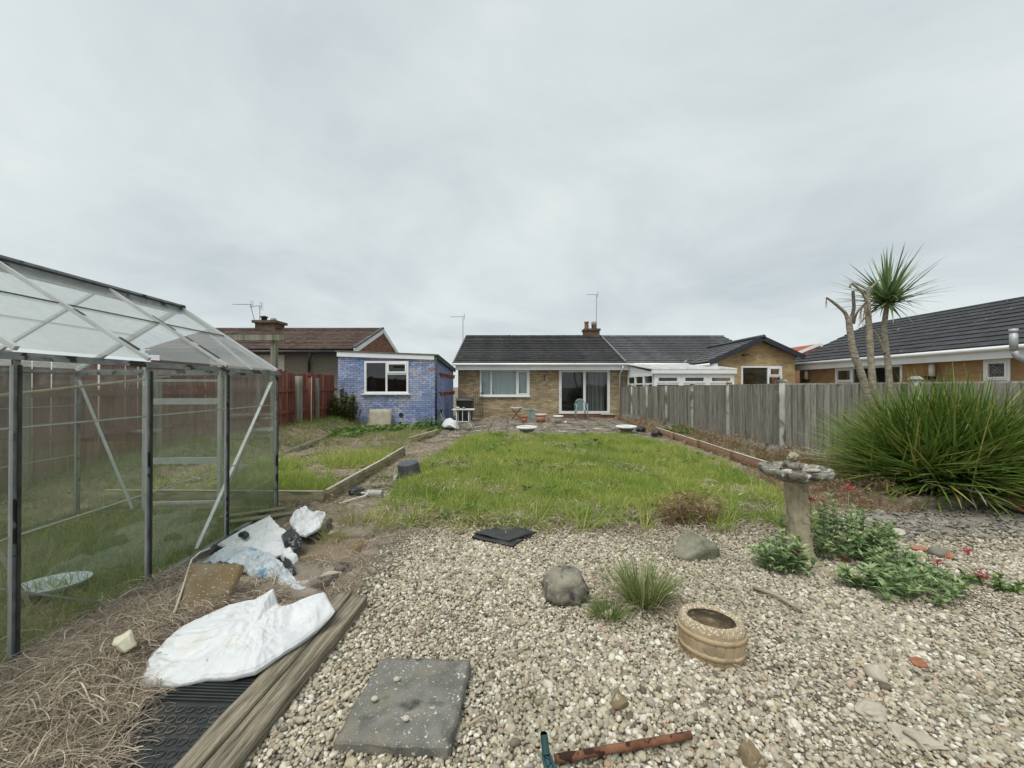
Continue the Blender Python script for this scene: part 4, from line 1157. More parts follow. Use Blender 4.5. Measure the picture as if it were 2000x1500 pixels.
for i in range(len(PL) - 1):
    a, b = Vector((*PL[i], 0)), Vector((*PL[i + 1], 0))
    d = (b - a); L = d.length; d.normalize()
    nrm = Vector((-d.y, d.x, 0))        # towards the garden
    if nrm.x > 0: nrm = -nrm
    za, zb = ftop(a.y), ftop(b.y)
    pn = MB()
    pn.bar(a + d * .06 + Vector((0, 0, za)), b - d * .06 + Vector((0, 0, zb)), .05, .025)
    for hz in (.45, 1.2):
        pn.bar(a + d * .06 - nrm * .028 + Vector((0, 0, hz)), b - d * .06 - nrm * .028 + Vector((0, 0, hz)), .03, .05)
    pan = pn.build('fence_panel', M['fence'], rf)
    gb = MB().bar(a + d * .05 + Vector((0, 0, .14)), b - d * .05 + Vector((0, 0, .14)), .045, .3).build('gravel_board', M['concrete'], rf)
    nbd = int((L - .12) / .098)
    for k in range(nbd):
        t = .06 + .055 + (L - .23) * k / (nbd - 1)
        p = a + d * t + nrm * (.012 + random.uniform(-.002, .004))
        zt = za + (zb - za) * t / L - .012
        ang = math.atan2(d.y, d.x)
        place('board', brd[(i * 3 + k) % 5], pan, (p.x, p.y, zt - 1.2), (R(random.uniform(-.5, .5)), R(random.uniform(-.6, .6)), ang))

# ================================================================== red fence on the left
lf = thing('red_board_fence', 'red stained board fence along the left boundary', 'fence', (-6.3, 9, 0))
rbm = MB().hexa([(-.098, -.022, -.45), (.094, -.006, -.45), (.094, .008, -.45), (-.098, .008, -.45), (-.098, -.022, 1.42), (.094, -.006, 1.42), (.094, .008, 1.42), (-.098, .008, 1.42)]).mesh('red_board', M['redfence'])
y = 1.2
panel_i = 0
while y < 13.7:
    rail = MB()
    for hz in (.75, 1.35): rail.bar((-6.27, y, hz), (-6.27, min(y + 1.86, 13.9), hz), .05, .09)
    pan = rail.build('fence_rail', M['redfence'], lf)
    for k in range(9):
        yy = y + .1 + k * .205
        if yy > 13.85: break
        arch = .10 * (abs(k - 4) / 4.0) ** 2 if panel_i % 2 else .03
        place('board', rbm, pan, (-6.31, yy, .40 + arch + random.uniform(-.01, .01)), (0, R(random.uniform(-.8, .8)), R(90)))
    if panel_i not in (4, 5): MB().box(-6.24, -6.14, y - .05, y + .05, -.1, 1.72).build('post', M['greywood'], lf)
    y += 1.86; panel_i += 1
gp1 = thing('timber_post', 'wide grey timber post in front of the red fence', 'post', (-6.05, 11.05, .3))
place('post', rough_box('timber_post', .17, .12, 1.5, M['greywood'], 5, .006, .01, 7), gp1, (-6.05, 11.05, 1.0))
gp2 = thing('thin_timber_post', 'narrow pale post with flat cap beside the wide timber post', 'post', (-6.02, 11.6, .3))
place('post', rough_box('thin_timber_post', .1, .1, 1.5, M['redfence'], 5, .005, .008, 8), gp2, (-6.02, 11.6, 1.02))
MB().box(-6.1, -5.94, 11.52, 11.68, 1.77, 1.81).build('cap', M['redfence'], gp2)
MB().box(-5.965, -5.945, 11.54, 11.56, .35, 1.75).build('batten', M['bedtop'], gp2)
tp = thing('cross_post', 'grey post carrying a long horizontal board behind the greenhouse', 'post', (-4.95, 8.1, 0))
MB().box(-5.0, -4.9, 8.05, 8.15, -.1, 2.5).build('post', M['greywood'], tp)
MB().box(-6.1, -4.7, 8.0, 8.04, 2.40, 2.52).build('crossbar', M['greywood'], tp)

# ================================================================== greenhouse
ghd = Vector((-.0855, 1, 0)).normalized()
ghp = Vector((-1, -.0855, 0)).normalized()
gh0 = Vector((-2.355, 0, 0))            # near wall foot at Y=0
def GH(Y, w, z):                          # Y along the near wall, w to the left
    return Vector((-2.355 - .0855 * Y, Y, 0)) + ghp * w + Vector((0, 0, z))
EZ, RZ, GW = 1.61, 2.34, 2.12
gy = [0.36, 1.17, 1.98, 2.78, 3.64, 4.53]
gh = thing('greenhouse', 'old aluminium greenhouse with dirty glass on the left', 'greenhouse', (-3.5, 2.5, 0))
Z3 = Vector((0, 0, 1))
for w in (0.0, GW):
    MB().bar(GH(.36, w, .03), GH(4.53, w, .03), .05, .06).build('base_rail', M['alu'], gh)
    e1 = MB().bar(GH(.33, w, EZ), GH(4.56, w, EZ), .045, .03)
    e1.bar(GH(.33, w - (.03 if w == 0 else -.03), EZ - .015), GH(4.56, w - (.03 if w == 0 else -.03), EZ - .015), .012, .02)
    e1.build('eave_rail', M['alu'], gh)
    for i, Y in enumerate(gy):
        corner = i in (0, len(gy) - 1)
        pm2 = MB().bar(GH(Y, w, .0), GH(Y, w, EZ - .02), .034 if corner else .022, .034 if corner else .022)
        pst = pm2.build('corner_post' if corner else 'glazing_bar', M['alu'], gh)
        sgn = -1 if w == 0 else 1
        MB().bar(GH(Y + .002, w + sgn * .018, .05), GH(Y + .002, w + sgn * .018, EZ - .05), .008, .012).build('seal', M['seal'], pst)
        MB().bar(GH(Y - .017, w - sgn * .002, .05), GH(Y - .017, w - sgn * .002, EZ - .05), .008, .012).build('flange', M['alulight'], pst)
for yy in (.36, 4.53):
    MB().bar(GH(yy, 0, .03), GH(yy, GW, .03), .05, .06).build('base_rail', M['alu'], gh)
    MB().bar(GH(yy, .03, EZ), GH(yy, GW - .03, EZ), .03, .06).build('tie_bar', M['alu'], gh)
    MB().bar(GH(yy, 0, EZ + .02), GH(yy, GW / 2, RZ), .04, .045).bar(GH(yy, GW, EZ + .02), GH(yy, GW / 2, RZ), .04, .045).build('gable_rafter', M['alulight'], gh)
rg = MB().bar(GH(.3, GW / 2, RZ + .03), GH(4.56, GW / 2, RZ + .03), .09, .02)
rg.bar(GH(.3, GW / 2 - .03, RZ - .01), GH(4.56, GW / 2 - .03, RZ - .01), .02, .07).bar(GH(.3, GW / 2 + .03, RZ - .01), GH(4.56, GW / 2 + .03, RZ - .01), .02, .07)
rg.bar(GH(.3, GW / 2, RZ - .05), GH(4.56, GW / 2, RZ - .05), .075, .02)
rg.build('ridge_bar', M['alu'], gh)
MB().bar(GH(.3, GW / 2 - .043, RZ + .012), GH(4.56, GW / 2 - .043, RZ + .012), .006, .014).build('ridge_seal', M['seal'], gh)
for i, Y in enumerate(gy):
    for (w, q) in ((0, 0), (GW, 1)):
        raf = MB().bar(GH(Y, w, EZ + .035), GH(Y, GW / 2 + (-.03 if q == 0 else .03), RZ + .005), .022, .026).build('rafter', M['alulight'], gh)
        if i < 5:
            a, b = GH(Y + .004, w, EZ + .055), GH(Y + .004, GW / 2, RZ + .025)
            sm2 = MB()
            rs = random.Random(i * 3 + q)
            t = rs.uniform(.0, .15)
            while t < .9:
                l = rs.uniform(.06, .22)
                sm2.bar(a.lerp(b, t), a.lerp(b, min(t + l, .97)), rs.uniform(.018, .032), .014); t += l + rs.uniform(.02, .25)
            sm2.build('seal', M['seal'], raf)
# glass
for i in range(len(gy) - 1):
    ya, yb = gy[i] + .02, gy[i + 1] - .02
    for w in (0.0, GW):
        for (za, zb, off) in ((.06, .70, 0), (.68, 1.25, .006), (1.23, EZ - .03, 0)):
            oo = off if w == 0 else -off
            MB().hexa([GH(ya, w + oo - .0015, za), GH(yb, w + oo - .0015, za), GH(yb, w + oo + .0015, za), GH(ya, w + oo + .0015, za), GH(ya, w + oo - .0015, zb), GH(yb, w + oo - .0015, zb), GH(yb, w + oo + .0015, zb), GH(ya, w + oo + .0015, zb)]).build('wall_pane', M['gwall'], gh)
        for z in (.69, 1.24):
            MB().bar(GH(ya, w + .003, z), GH(yb, w + .003, z), .004, .007).build('glass_clip', M['alulight'], gh)
    for q in (0, 1):
        w0, w1 = (0.0, GW / 2) if q == 0 else (GW, GW / 2)
        for (t0, t1, n) in ((0.01, .56, 0.0), (.53, .97, .008)):
            P = lambda Y, t, k: GH(Y, w0 + (w1 - w0) * t, EZ + .03 + (RZ - EZ - .03) * t + n + k)
            MB().hexa([P(ya, t0, 0), P(yb, t0, 0), P(yb, t1, 0), P(ya, t1, 0), P(ya, t0, .003), P(yb, t0, .003), P(yb, t1, .003), P(ya, t1, .003)]).build('roof_pane', M['groof'], gh)
        P = lambda Y, t, k: GH(Y, w0 + (w1 - w0) * t, EZ + .03 + (RZ - EZ - .03) * t + k)
        MB().bar(P(ya, .545, .014), P(yb, .545, .014), .012, .006).build('glass_lap', M['seal'], gh)
# far gable end with its door
yy = 4.53
dw0, dw1 = .62, 1.42
dr = MB()
for w in (dw0, dw1): dr.bar(GH(yy, w, .03), GH(yy, w, EZ + .1), .034, .03)
dr.build('door_post', M['alulight'], gh)
door = MB().bar(GH(yy + .03, dw0 + .02, .06), GH(yy + .03, dw0 + .02, 1.55), .035, .03).bar(GH(yy + .03, dw1 - .02, .06), GH(yy + .03, dw1 - .02, 1.55), .035, .03).build('door', M['alulight'], gh)
for z in (.12, .60, 1.28, 1.52):
    MB().bar(GH(yy + .03, dw0 + .03, z), GH(yy + .03, dw1 - .03, z), .025, .07 if z in (.6, 1.28) else .03).build('door_rail', M['alulight'], door)
for (a, b) in ((.03, dw0 - .02), (dw1 + .02, GW - .03)):
    for (za, zb) in ((.06, .84), (.86, EZ - .03)):
        MB().hexa([GH(yy - .002, a, za), GH(yy - .002, b, za), GH(yy + .002, b, za), GH(yy + .002, a, za), GH(yy - .002, a, zb), GH(yy - .002, b, zb), GH(yy + .002, b, zb), GH(yy + .002, a, zb)]).build('gable_pane', M['gwall'], gh)
MB().hexa([GH(yy + .028, dw0 + .03, .64), GH(yy + .028, dw1 - .03, .64), GH(yy + .032, dw1 - .03, .64), GH(yy + .032, dw0 + .03, .64), GH(yy + .028, dw0 + .03, 1.24), GH(yy + .028, dw1 - .03, 1.24), GH(yy + .032, dw1 - .03, 1.24), GH(yy + .032, dw0 + .03, 1.24)]).build('door_pane', M['gwall'], door)
for (a, b) in (((.36 + .02, EZ - .1), (2.45, .1)), ((4.48, 1.5), (3.3, .08))):
    MB().bar(GH(a[0], .03, a[1]), GH(b[0], .03, b[1]), .008, .03, (1, 0, 0)).build('brace', M['alulight'], gh)
for (a, b, c, d) in ((GW - .04, 1.52, dw1 + .1, .08), (.06, 1.5, dw0 - .05, .1)):
    MB().bar(GH(yy - .03, a, b), GH(yy - .03, c, d), .008, .032, (0, 1, 0)).build('brace', M['alulight'], gh)
MB().bar(GH(4.5, GW / 2 - .3, RZ - .25), GH(4.5, .25, EZ + .03), .008, .05, (0, 1, 0)).build('brace', M['alulight'], gh)
# bits inside
cn = thing('garden_cane', 'leaning bamboo cane seen through the greenhouse glass', 'cane', (-3.1, 2.5, 0))
MB().tube([GH(2.55, .5, 0), GH(2.35, .62, .75), GH(2.2, .75, 1.5)], .012, 6).build('cane', M['stick'], cn)
cn2 = thing('garden_cane', 'almost level bamboo cane high inside the greenhouse', 'cane', (-3.2, 3, 1.4))
MB().tube([GH(2.0, .12, 1.40), GH(3.0, .5, 1.47), GH(4.3, 1.0, 1.56)], .009, 6).build('cane', M['stick'], cn2)
dk = thing('plastic_dish', 'pale blue oval plastic dish lying on the greenhouse grass', 'dish', GH(2.75, .6, 0))
MB().lathe([(0, .0), (.15, .0), (.19, .035), (.2, .035), (.2, .028), (.155, -.006), (0, -.006)], 28, GH(2.78, .62, .05), 1.0, .75, .5).build('dish', pmat('pale_blue_plastic', (.42, .5, .55), (.55, .62, .66), 5, .5, .1, 40, .002, 0), dk, True)

# ================================================================== timber edging and beds
def edging(name, label, a, b, h, w, mat, top=None, z0=-.06, seg=1, group=None):
    a, b = Vector(a), Vector(b)
    root = thing(name, label, 'timber edging', (a + b) / 2, group)
    for k in range(seg):
        p, q = a.lerp(b, k / seg), a.lerp(b, (k + .992) / seg)
        j = Vector((random.uniform(-.012, .012), 0, 0)) if seg > 1 else Vector((0, 0, 0))
        L = (q - p).length
        ang = math.atan2((q - p).y, (q - p).x)
        bd = place('board', rough_box(name, L, w, h, mat, 5, .006, .006, k + 3), root, (p + q) / 2 + j + Vector((0, 0, z0 + h / 2)), (0, R(random.uniform(-.5, .5)), ang))
        if top:
            place('top_edge', rough_box(name + '_top', L, w * .92, .014, top, 5, .003, .003, k + 9), bd, (p + q) / 2 + j + Vector((0, 0, z0 + h + .009)), (0, 0, ang))
            bd.children[0].location = (0, 0, h / 2 + .009); bd.children[0].rotation_euler = (0, 0, 0)
    return root
edging('raised_bed_edging', 'front board of the raised bed beside the greenhouse corner', (-5.0, 4.8, 0), (-2.3, 4.8, 0), .26, .045, M['bedwood'], M['bedtop'], -.1)
edging('raised_bed_edging', 'long pale topped bed board running back from the bed corner', (-2.3, 4.83, 0), (-2.28, 8.3, 0), .26, .045, M['bedwood'], M['bedtop'], -.1, 3)
edging('raised_bed_edging', 'short bed board nearest the blue outbuilding', (-2.56, 9.75, 0), (-2.2, 11.7, 0), .22, .045, M['bedwood'], M['bedtop'], -.06)
edging('log_edging', 'old grey timber edging below the bank by the red fence', (-4.6, 7.4, 0), (-5.35, 13.0, 0), .16, .07, M['oldwoodx'], None, -.03, 4)
edging('border_edging', 'brown plank edging of the border along the grey fence', (4.5, 12.2, 0), (4.28, 6.2, 0), .24, .05, M['rustboard'], M['bedtop'], -.07, 4)
edging('border_edging', 'low far plank edging near the patio corner of the grey fence', (4.75, 17.4, 0), (4.5, 12.5, 0), .16, .05, M['rustboard'], None, -.05, 3)
edging('sleeper_edging', 'thick grey timber edging the bush border', (4.55, 4.53, 0), (6.6, 4.88, 0), .24, .11, M['oldwoodx'], None, -.08)

# foreground sleeper, split along its length
slp = thing('railway_sleeper', 'long weathered split timber sleeper beside the pebbles', 'sleeper', (-1.1, 1.8, 0))
for k, (xo, w) in enumerate(((-.058, .104), (.047, .108))):
    m = rough_box('sleeper_half', w, 1.62, .12, M['oldwood'], 30, .005, .005, 31 + k, 6.0)
    place('half', m, slp, (-1.10 + xo, 1.79 - k * .03, .018 - k * .006), (R(.6), R(-2 + 5 * k), R(-3.4)))

# ================================================================== rocks and stones
def rock_mesh(name, mat, sx, sy, sz, seed, amp=.25, freq=1.6, sub=4, cuts=0, flat=-.6):
    bm = bmesh.new()
    bmesh.ops.create_icosphere(bm, subdivisions=sub, radius=1.0)
    rs = random.Random(seed)
    planes = []
    for _ in range(cuts):
        n = Vector((rs.uniform(-1, 1), rs.uniform(-1, 1), rs.uniform(-.2, 1))).normalized()
        planes.append((n, rs.uniform(.5, .78)))
    for v in bm.verts:
        p = v.co.copy()
        for (n, d) in planes:
            e = p.dot(n) - d
            if e > 0: p -= n * e * .92
        q = v.co * freq + Vector((seed * 1.7, 0, 0))
        p *= 1 + amp * mnoise.noise(q) + amp * .35 * mnoise.noise(q * 2.7) + amp * .12 * mnoise.noise(q * 7)
        if p.z < flat: p.z = flat
        v.co = Vector((p.x * sx, p.y * sy, p.z * sz))
    return bm_mesh(bm, name, mat)
def rock(name, label, mat, pos, s, seed, rz=0, group=None, cat='rock', **k):
    o = place(name, rock_mesh(name, mat, *s, seed, **k), None, pos, (0, 0, rz))
    return tag(o, label, cat, group)
p = gp(1106, 1178); rock('boulder', 'rounded grey boulder beside the grass tufts on the gravel', M['boulder'], (p.x, p.y + .05, .09), (.145, .13, .13), 4, amp=.22)
p = gp(1366, 1092); rock('boulder', 'angular green grey boulder at the lawn edge', M['greenrock'], (p.x, p.y + .06, .075), (.2, .15, .16), 9, .3, amp=.18, cuts=6)
p = gp(1210, 1380); rock('stone', 'small brown angular stone among the near pebbles', M['brownstone'], (p.x, p.y, .03), (.045, .032, .03), 3, .4, cuts=4)
p = gp(1462, 1490); rock('stone', 'brown lichened stone at the bottom edge of the gravel', M['brownstone'], (p.x, p.y, .04), (.04, .05, .055), 6, .4, cuts=4)
p = gp(1708, 1322); rock('stone', 'pale wedge shaped concrete fragment on the gravel', M['palestone'], (p.x, p.y, .03), (.06, .05, .042), 15, .7, cuts=7, amp=.06, sub=3)
p = gp(1690, 1392); rock('stone', 'rough grey aggregate lump right of the barrel planter', M['palestone'], (p.x, p.y, .02), (.07, .05, .035), 16, .2, cuts=6, amp=.35, freq=2.6)
p = gp(1786, 1446); rock('stone', 'flat pale slab fragment at the lower right', M['palestone'], (p.x, p.y, .02), (.09, .055, .024), 17, -.5, cuts=8, amp=.3, freq=2.4)
p = gp(1752, 1048); rock('stone', 'bright white stone beside the birdbath plants', M['palestone'], (p.x, p.y, .04), (.06, .05, .045), 18, .2, cuts=3)
p = gp(1830, 1085); rock('stone', 'large smooth pale cobble right of the valerian', M['greystone'], (p.x, p.y, .03), (.075, .06, .045), 19, .2, amp=.1)
p = gp(1795, 1076); rock('brick_fragment', 'flat orange brick shard on the right of the gravel', M['brickbit'], (p.x, p.y, .025), (.06, .035, .02), 20, -.4, cuts=5, cat='brick')
p = gp(1853, 1093); rock('brick_fragment', 'small upright brown brick shard right of the orange shard', M['brickbit'], (p.x, p.y, .03), (.028, .03, .035), 21, .4, cuts=5, cat='brick')
p = gp(1792, 1300); rock('brick_fragment', 'small red brick chip above the pale wedge fragment', M['brickbit'], (p.x, p.y, .025), (.04, .03, .022), 22, .1, cuts=5, cat='brick')
p = gp(1650, 1098); rock('brick_fragment', 'tiny red chip at the foot of the birdbath plants', M['brickbit'], (p.x, p.y, .03), (.03, .025, .022), 23, .1, cuts=5, cat='brick')
cob = [rock_mesh('cobble', M['greystone'], .09, .06, .035, s, .15, sub=3) for s in (41, 42, 43, 44)]
for k in range(34):
    t = k / 34
    x = 3.65 + 2.7 * t + random.uniform(-.08, .08)
    y = 4.28 - .12 * t - random.uniform(0, .55) * (1 if k % 3 else .15)
    o = place('flat_cobble', cob[k % 4], None, (x, y, .02), (R(random.uniform(-8, 8)), R(random.uniform(-8, 8)), random.uniform(0, 6)), [random.uniform(.5, .95)] * 3)
    tag(o, 'flat grey stone in the dark strip before the bush border', 'stone', 'flat stones before the bush border')

# ================================================================== paving slabs, pots and scrap on the gravel
fl = thing('paving_slab', 'dark weathered paving slab with white lichen lying in the pebbles', 'paving slab', (-.46, 1.76, 0))
place('slab', rough_box('paving_slab', .47, .47, .05, M['flag'], 30, .009, .006, 2, 18), fl, (-.455, 1.76, .035), (R(1.0), R(-1.0), R(-4)))
for k, (px, py) in enumerate(((776, 1326), (733, 1364), (794, 1402))):
    p = gp(px, py, .065)
    tag(place('loose_pebble', rock_mesh('loose_pebble', M['palestone'], .016, .0125, .010, 50 + k, .08, sub=3), None, (p.x, p.y, .071)),
        ('pinkish pebble near the top of the dark paving slab', 'pale pebble at the left edge of the dark paving slab', 'lone buff pebble in the middle of the dark paving slab')[k], 'pebble')

# rusty pipe and green plastic handle
rp = thing('rusty_pipe', 'rusty iron pipe lying on the near pebbles', 'pipe', gp(1215, 1455))
a, b = gp(1083, 1478, .045), gp(1347, 1432, .045)
n = 24; pts = []; rad = []
for i in range(n + 1):
    t = i / n; pts.append(a.lerp(b, t) + Vector((0, 0, .003 * nz(t * 9, 0)))); rad.append(.0145 * (1 + .08 * nz(t * 40, 3)))
MB().tube(pts, rad, 14).build('pipe', M['rust'], rp, True)
d = (b - a).normalized()
MB().tube([b + d * .0005, b + d * .001], [.010, .010], 12).build('bore', M['seal'], rp)
gt = thing('garden_tool', 'dark teal plastic tool handle standing at the bottom edge', 'tool', gp(1075, 1490))
a = at(1062, 1430, 1.44); b = at(1066, 1468, 1.41); c = at(1082, 1520, 1.36)
MB().tube([a, b], [.0135, .0145], 14, False).tube([a, b], [.0085, .009], 14, False).lathe([(.0085, 0), (.0135, 0)], 14, a).build('socket', M['teal'], gt, True)
hw = MB()
s = Vector((1, 0, 0))
for sg in (-1, 1): hw.tube([b + s * .011 * sg, c + s * .022 * sg, c + (c - b) * .9 + s * .03 * sg], .006, 8)
for k in range(4):
    t0, t1 = k / 4, (k + 1) / 4
    q0, q1 = b.lerp(c, t0), b.lerp(c, t1)
    hw.tube([q0 + s * (.011 + .011 * t0) * (1 if k % 2 else -1), q1 - s * (.011 + .011 * t1) * (1 if k % 2 else -1)], .004, 6)
hw.build('ribbed_shank', M['teal'], gt, True)
wb = MB().hexa([b + Vector((-.01, .006, 0)), b + Vector((.01, .006, 0)), c + Vector((.02, .006, 0)), c + Vector((-.02, .006, 0)), b + Vector((-.01, .009, .002)), b + Vector((.01, .009, .002)), c + Vector((.02, .009, .002)), c + Vector((-.02, .009, .002))])
wb.build('web', M['teal'], gt)

# barrel planter
bp = thing('barrel_planter', 'oval stone planter shaped like a half barrel on the gravel', 'planter', (1.09, 2.12, 0))
prof = [(.142, -.02), (.155, .03), (.165, .09), (.167, .12), (.163, .17), (.156, .196), (.147, .206), (.128, .203), (.120, .192), (.112, .178)]
def barrel(prof, sx, sy, rz, c, n=132):
    V, F = [], []
    cr, sr = math.cos(rz), math.sin(rz)
    ns = 22
    for (r, z) in prof:
        for j in range(n):
            a = 2 * math.pi * j / n
            ph = (j * ns / n) % 1.0
            g = 1.0 - (.034 if (ph < .16) and .0 < z < .2 and r > .15 else 0)
            rr = r * g * (1 + .012 * nz(math.cos(a) * 4, math.sin(a) * 4, z * 22))
            x, y = rr * math.cos(a) * sx, rr * math.sin(a) * sy
            V.append((c[0] + x * cr - y * sr, c[1] + x * sr + y * cr, c[2] + z + .004 * nz(a * 3, z * 5)))
    m = len(prof)
    for i in range(m - 1):
        for j in range(n): F.append((i * n + j, i * n + (j + 1) % n, (i + 1) * n + (j + 1) % n, (i + 1) * n + j))
    return MB().add(V, F)
body = barrel(prof[:5], 1.0, .80, R(-28), (1.08, 2.12, 0)); body.build('body', M['barrel'], bp, True)
barrel(prof[4:], 1.0, .80, R(-28), (1.08, 2.12, 0)).build('rim', M['barrelrim'], bp, True)
for z, r in ((.052, .1655), (.138, .1725)):
    MB().lathe([(r - .010, z - .014), (r - .004, z - .012), (r - .003, z + .012), (r - .010, z + .014)], 64, (1.08, 2.12, 0), 1.0, .80, R(-28)).build('hoop', M['barrel'], bp, True)
MB().lathe([(0, .186), (.06, .182), (.119, .19)], 40, (1.08, 2.12, 0), 1, .80, R(-28)).build('dried_soil', M['brownstone'], bp, True)

# birdbath
bb = thing('birdbath', 'weathered stone birdbath with wide bowl and bark textured pedestal', 'birdbath', (2.38, 3.22, 0))
V, F = [], []
n = 110
pr = [(.13, -.02), (.125, .03), (.102, .06), (.088, .1), (.084, .2), (.080, .32), (.077, .45), (.077, .56), (.08, .64), (.086, .69)]
zz = []
for i in range(len(pr) - 1):
    for k in range(8):
        t = k / 8; zz.append((pr[i][0] * (1 - t) + pr[i + 1][0] * t, pr[i][1] * (1 - t) + pr[i + 1][1] * t))
zz.append(pr[-1])
for (r, z) in zz:
    for j in range(n):
        a = 2 * math.pi * j / n
        g = 1 + .06 * nz(math.cos(a) * 5, math.sin(a) * 5, z * 1.6) + .10 * nz(math.cos(a) * 9, math.sin(a) * 9, z * 4 + 4) + .05 * nz(math.cos(a) * 20, math.sin(a) * 20, z * 9)
        V.append((2.385 - .045 * z / .7 + r * g * math.cos(a), 3.22 + r * g * math.sin(a), z))
for i in range(len(zz) - 1):
    for j in range(n): F.append((i * n + j, i * n + (j + 1) % n, (i + 1) * n + (j + 1) % n, (i + 1) * n + j))
MB().add(V, F).build('pedestal', M['bathstone'], bb, True)
for k in range(9):      # relief leaves on the pedestal
    a = R(230 + random.uniform(-5, 100)); z = .14 + .055 * k
    c = Vector((2.385 - .045 * z / .7 + .08 * math.cos(a), 3.22 + .08 * math.sin(a), z))
    lm = MB(); tdir = Vector((-math.sin(a), math.cos(a), random.uniform(-.6, .6))).normalized()
    for sg in (-.5, .5):
        strip(lm, c, tdir * (1 if sg > 0 else -1) + Vector((math.cos(a), math.sin(a), .3)) * .35, .05, .03, .4, 3, Vector((0, 0, 1)), .02, belly=.7)
    place('relief_leaf', raw_mesh(lm, 'relief_leaf', M['bathstone']), bb)
bc = (2.335, 3.22, .70)
MB().lathe([(.085, -.03), (.14, -.015), (.21, .01), (.245, .025), (.258, .045), (.265, .07), (.258, .084), (.24, .084), (.225, .064), (.12, .05), (0, .048)], 96, bc, 1, 1, 0, False, .10, 3).build('bowl', M['bathbowl'], bb, True)
place('centre_stump', rock_mesh('centre_stump', M['bathbowl'], .075, .065, .075, 61, .35, 2.6, cuts=5), bb, (bc[0] - .03, bc[1], bc[2] + .09))
place('ornament', rock_mesh('ornament', M['bathstone'], .05, .035, .035, 62, .3, 2.2, cuts=2), bb, (bc[0] - .015, bc[1], bc[2] + .175), (0, R(-20), R(20)))
place('fallen_chip', rock_mesh('fallen_chip', M['palestone'], .05, .035, .015, 63, .3, 2.2, cuts=4), bb, (bc[0] - .13, bc[1] - .08, bc[2] + .072))
place('fallen_chip', rock_mesh('fallen_chip', M['palestone'], .06, .03, .012, 64, .3, 2.2, cuts=4), bb, (bc[0] + .11, bc[1] - .06, bc[2] + .072))

# ================================================================== crumpled sheets and sacks
def ridge(x, y, s, seed):
    w = Vector((nz(x, y, seed, s * .6), nz(x, y, seed + 7, s * .6), 0)) * .35
    r = 0; a = 1; f = s
    for _ in range(6):
        r += a * (1 - 2.2 * abs(mnoise.noise(Vector((x * f + w.x * f * .5, y * f + w.y * f * .5, seed))))); a *= .5; f *= 2.1
    return r
def sheet(name, mat, parent, poly, bulge, wr, seed, freq=5.0, rings=30, seg=150, holes=None):
    P = [gp(*q) for q in poly]
    c = sum(P, Vector((0, 0, 0))) / len(P)
    per = [0]
    for i in range(len(P)): per.append(per[-1] + (P[(i + 1) % len(P)] - P[i]).length)
    B = []
    for k in range(seg):
        t = per[-1] * k / seg
        i = max(j for j in range(len(P)) if per[j] <= t + 1e-9)
        u = (t - per[i]) / max(1e-6, per[i + 1] - per[i])
        q = P[i].lerp(P[(i + 1) % len(P)], u)
        q += Vector((nz(t * 9, seed), nz(t * 9, seed + 3), 0)) * .012
        B.append(q)
    V, F = [], []
    for r in range(1, rings + 1):
        f = r / rings
        for b in B:
            x, y = c.x + (b.x - c.x) * f, c.y + (b.y - c.y) * f
            z = b.z * f + (c.z) * (1 - f) + bulge * (1 - f ** 3) + wr * ridge(x, y, freq, seed) * (.35 + .65 * (1 - f ** 4)) * (.6 + .4 * f)
            if r >= rings - 1: z = z * .6 + (b.z - .008) * .4
            V.append((x, y, z))
    ci = len(V); V.append((c.x, c.y, c.z + bulge + wr * ridge(c.x, c.y, freq, seed)))
    for k in range(seg): F.append((ci, k, (k + 1) % seg))
    for r in range(rings - 1):
        for k in range(seg):
            F.append((r * seg + k, (r + 1) * seg + k, (r + 1) * seg + (k + 1) % seg, r * seg + (k + 1) % seg))
    base = len(V)       # folded under rim
    for b in B:
        V.append((c.x + (b.x - c.x) * .96, c.y + (b.y - c.y) * .96, b.z - .022))
    for k in range(seg):
        o1 = (rings - 1) * seg
        F.append((o1 + k, base + k, base + (k + 1) % seg, o1 + (k + 1) % seg))
    mb = MB().add(V, F)
    return place(name, raw_mesh(mb, name, mat), parent)
tag(sheet('empty_sack', M['sack'], None, [(273, 1337, .10), (298, 1275, .15), (358, 1224, .18), (440, 1186, .18), (500, 1172, .18), (536, 1150, .24), (546, 1182, .16), (590, 1196, .12), (600, 1172, .16), (638, 1158, .21), (655, 1192, .15), (625, 1228, .11), (563, 1268, .11), (500, 1312, .10), (400, 1326, .085), (330, 1336, .085)], .016, .022, 2, 6.0, 70, 300),
    'large empty white sack spread over the sleeper and mat', 'sack')
tag(sheet('torn_sack', M['sack'], None, [(425, 1062, 0.070), (470, 1036, 0.100), (528, 1006, 0.150), (548, 1030, 0.150), (590, 1052, 0.120), (562, 1078, 0.080), (530, 1092, 0.060), (478, 1076, 0.065)], .01, .02, 5, 10, 50, 220), 'torn white sack beside the greenhouse with black holes', 'sack')
tag(sheet('crumpled_sack', M['sack'], None, [(566, 1018, 0.121), (574, 1002, 0.165), (598, 990, 0.198), (606, 1002, 0.176), (638, 1003, 0.165), (628, 1028, 0.143), (598, 1046, 0.110), (578, 1040, 0.110)], .02, .032, 8, 14, 50, 220), 'small crumpled white sack draped over the dark wooden box', 'sack')
tag(sheet('plastic_bag', M['bluebag'], None, [(388, 1102, 0.036), (440, 1068, 0.084), (492, 1070, 0.102), (532, 1084, 0.102), (560, 1108, 0.078), (582, 1138, 0.042), (604, 1150, 0.024), (592, 1160, 0.018), (560, 1148, 0.024), (530, 1128, 0.060), (505, 1140, 0.030), (480, 1112, 0.060), (440, 1105, 0.048)], .015, .03, 11, 11, 50, 220), 'blue and grey plastic compost bag behind the mossy slab', 'bag')
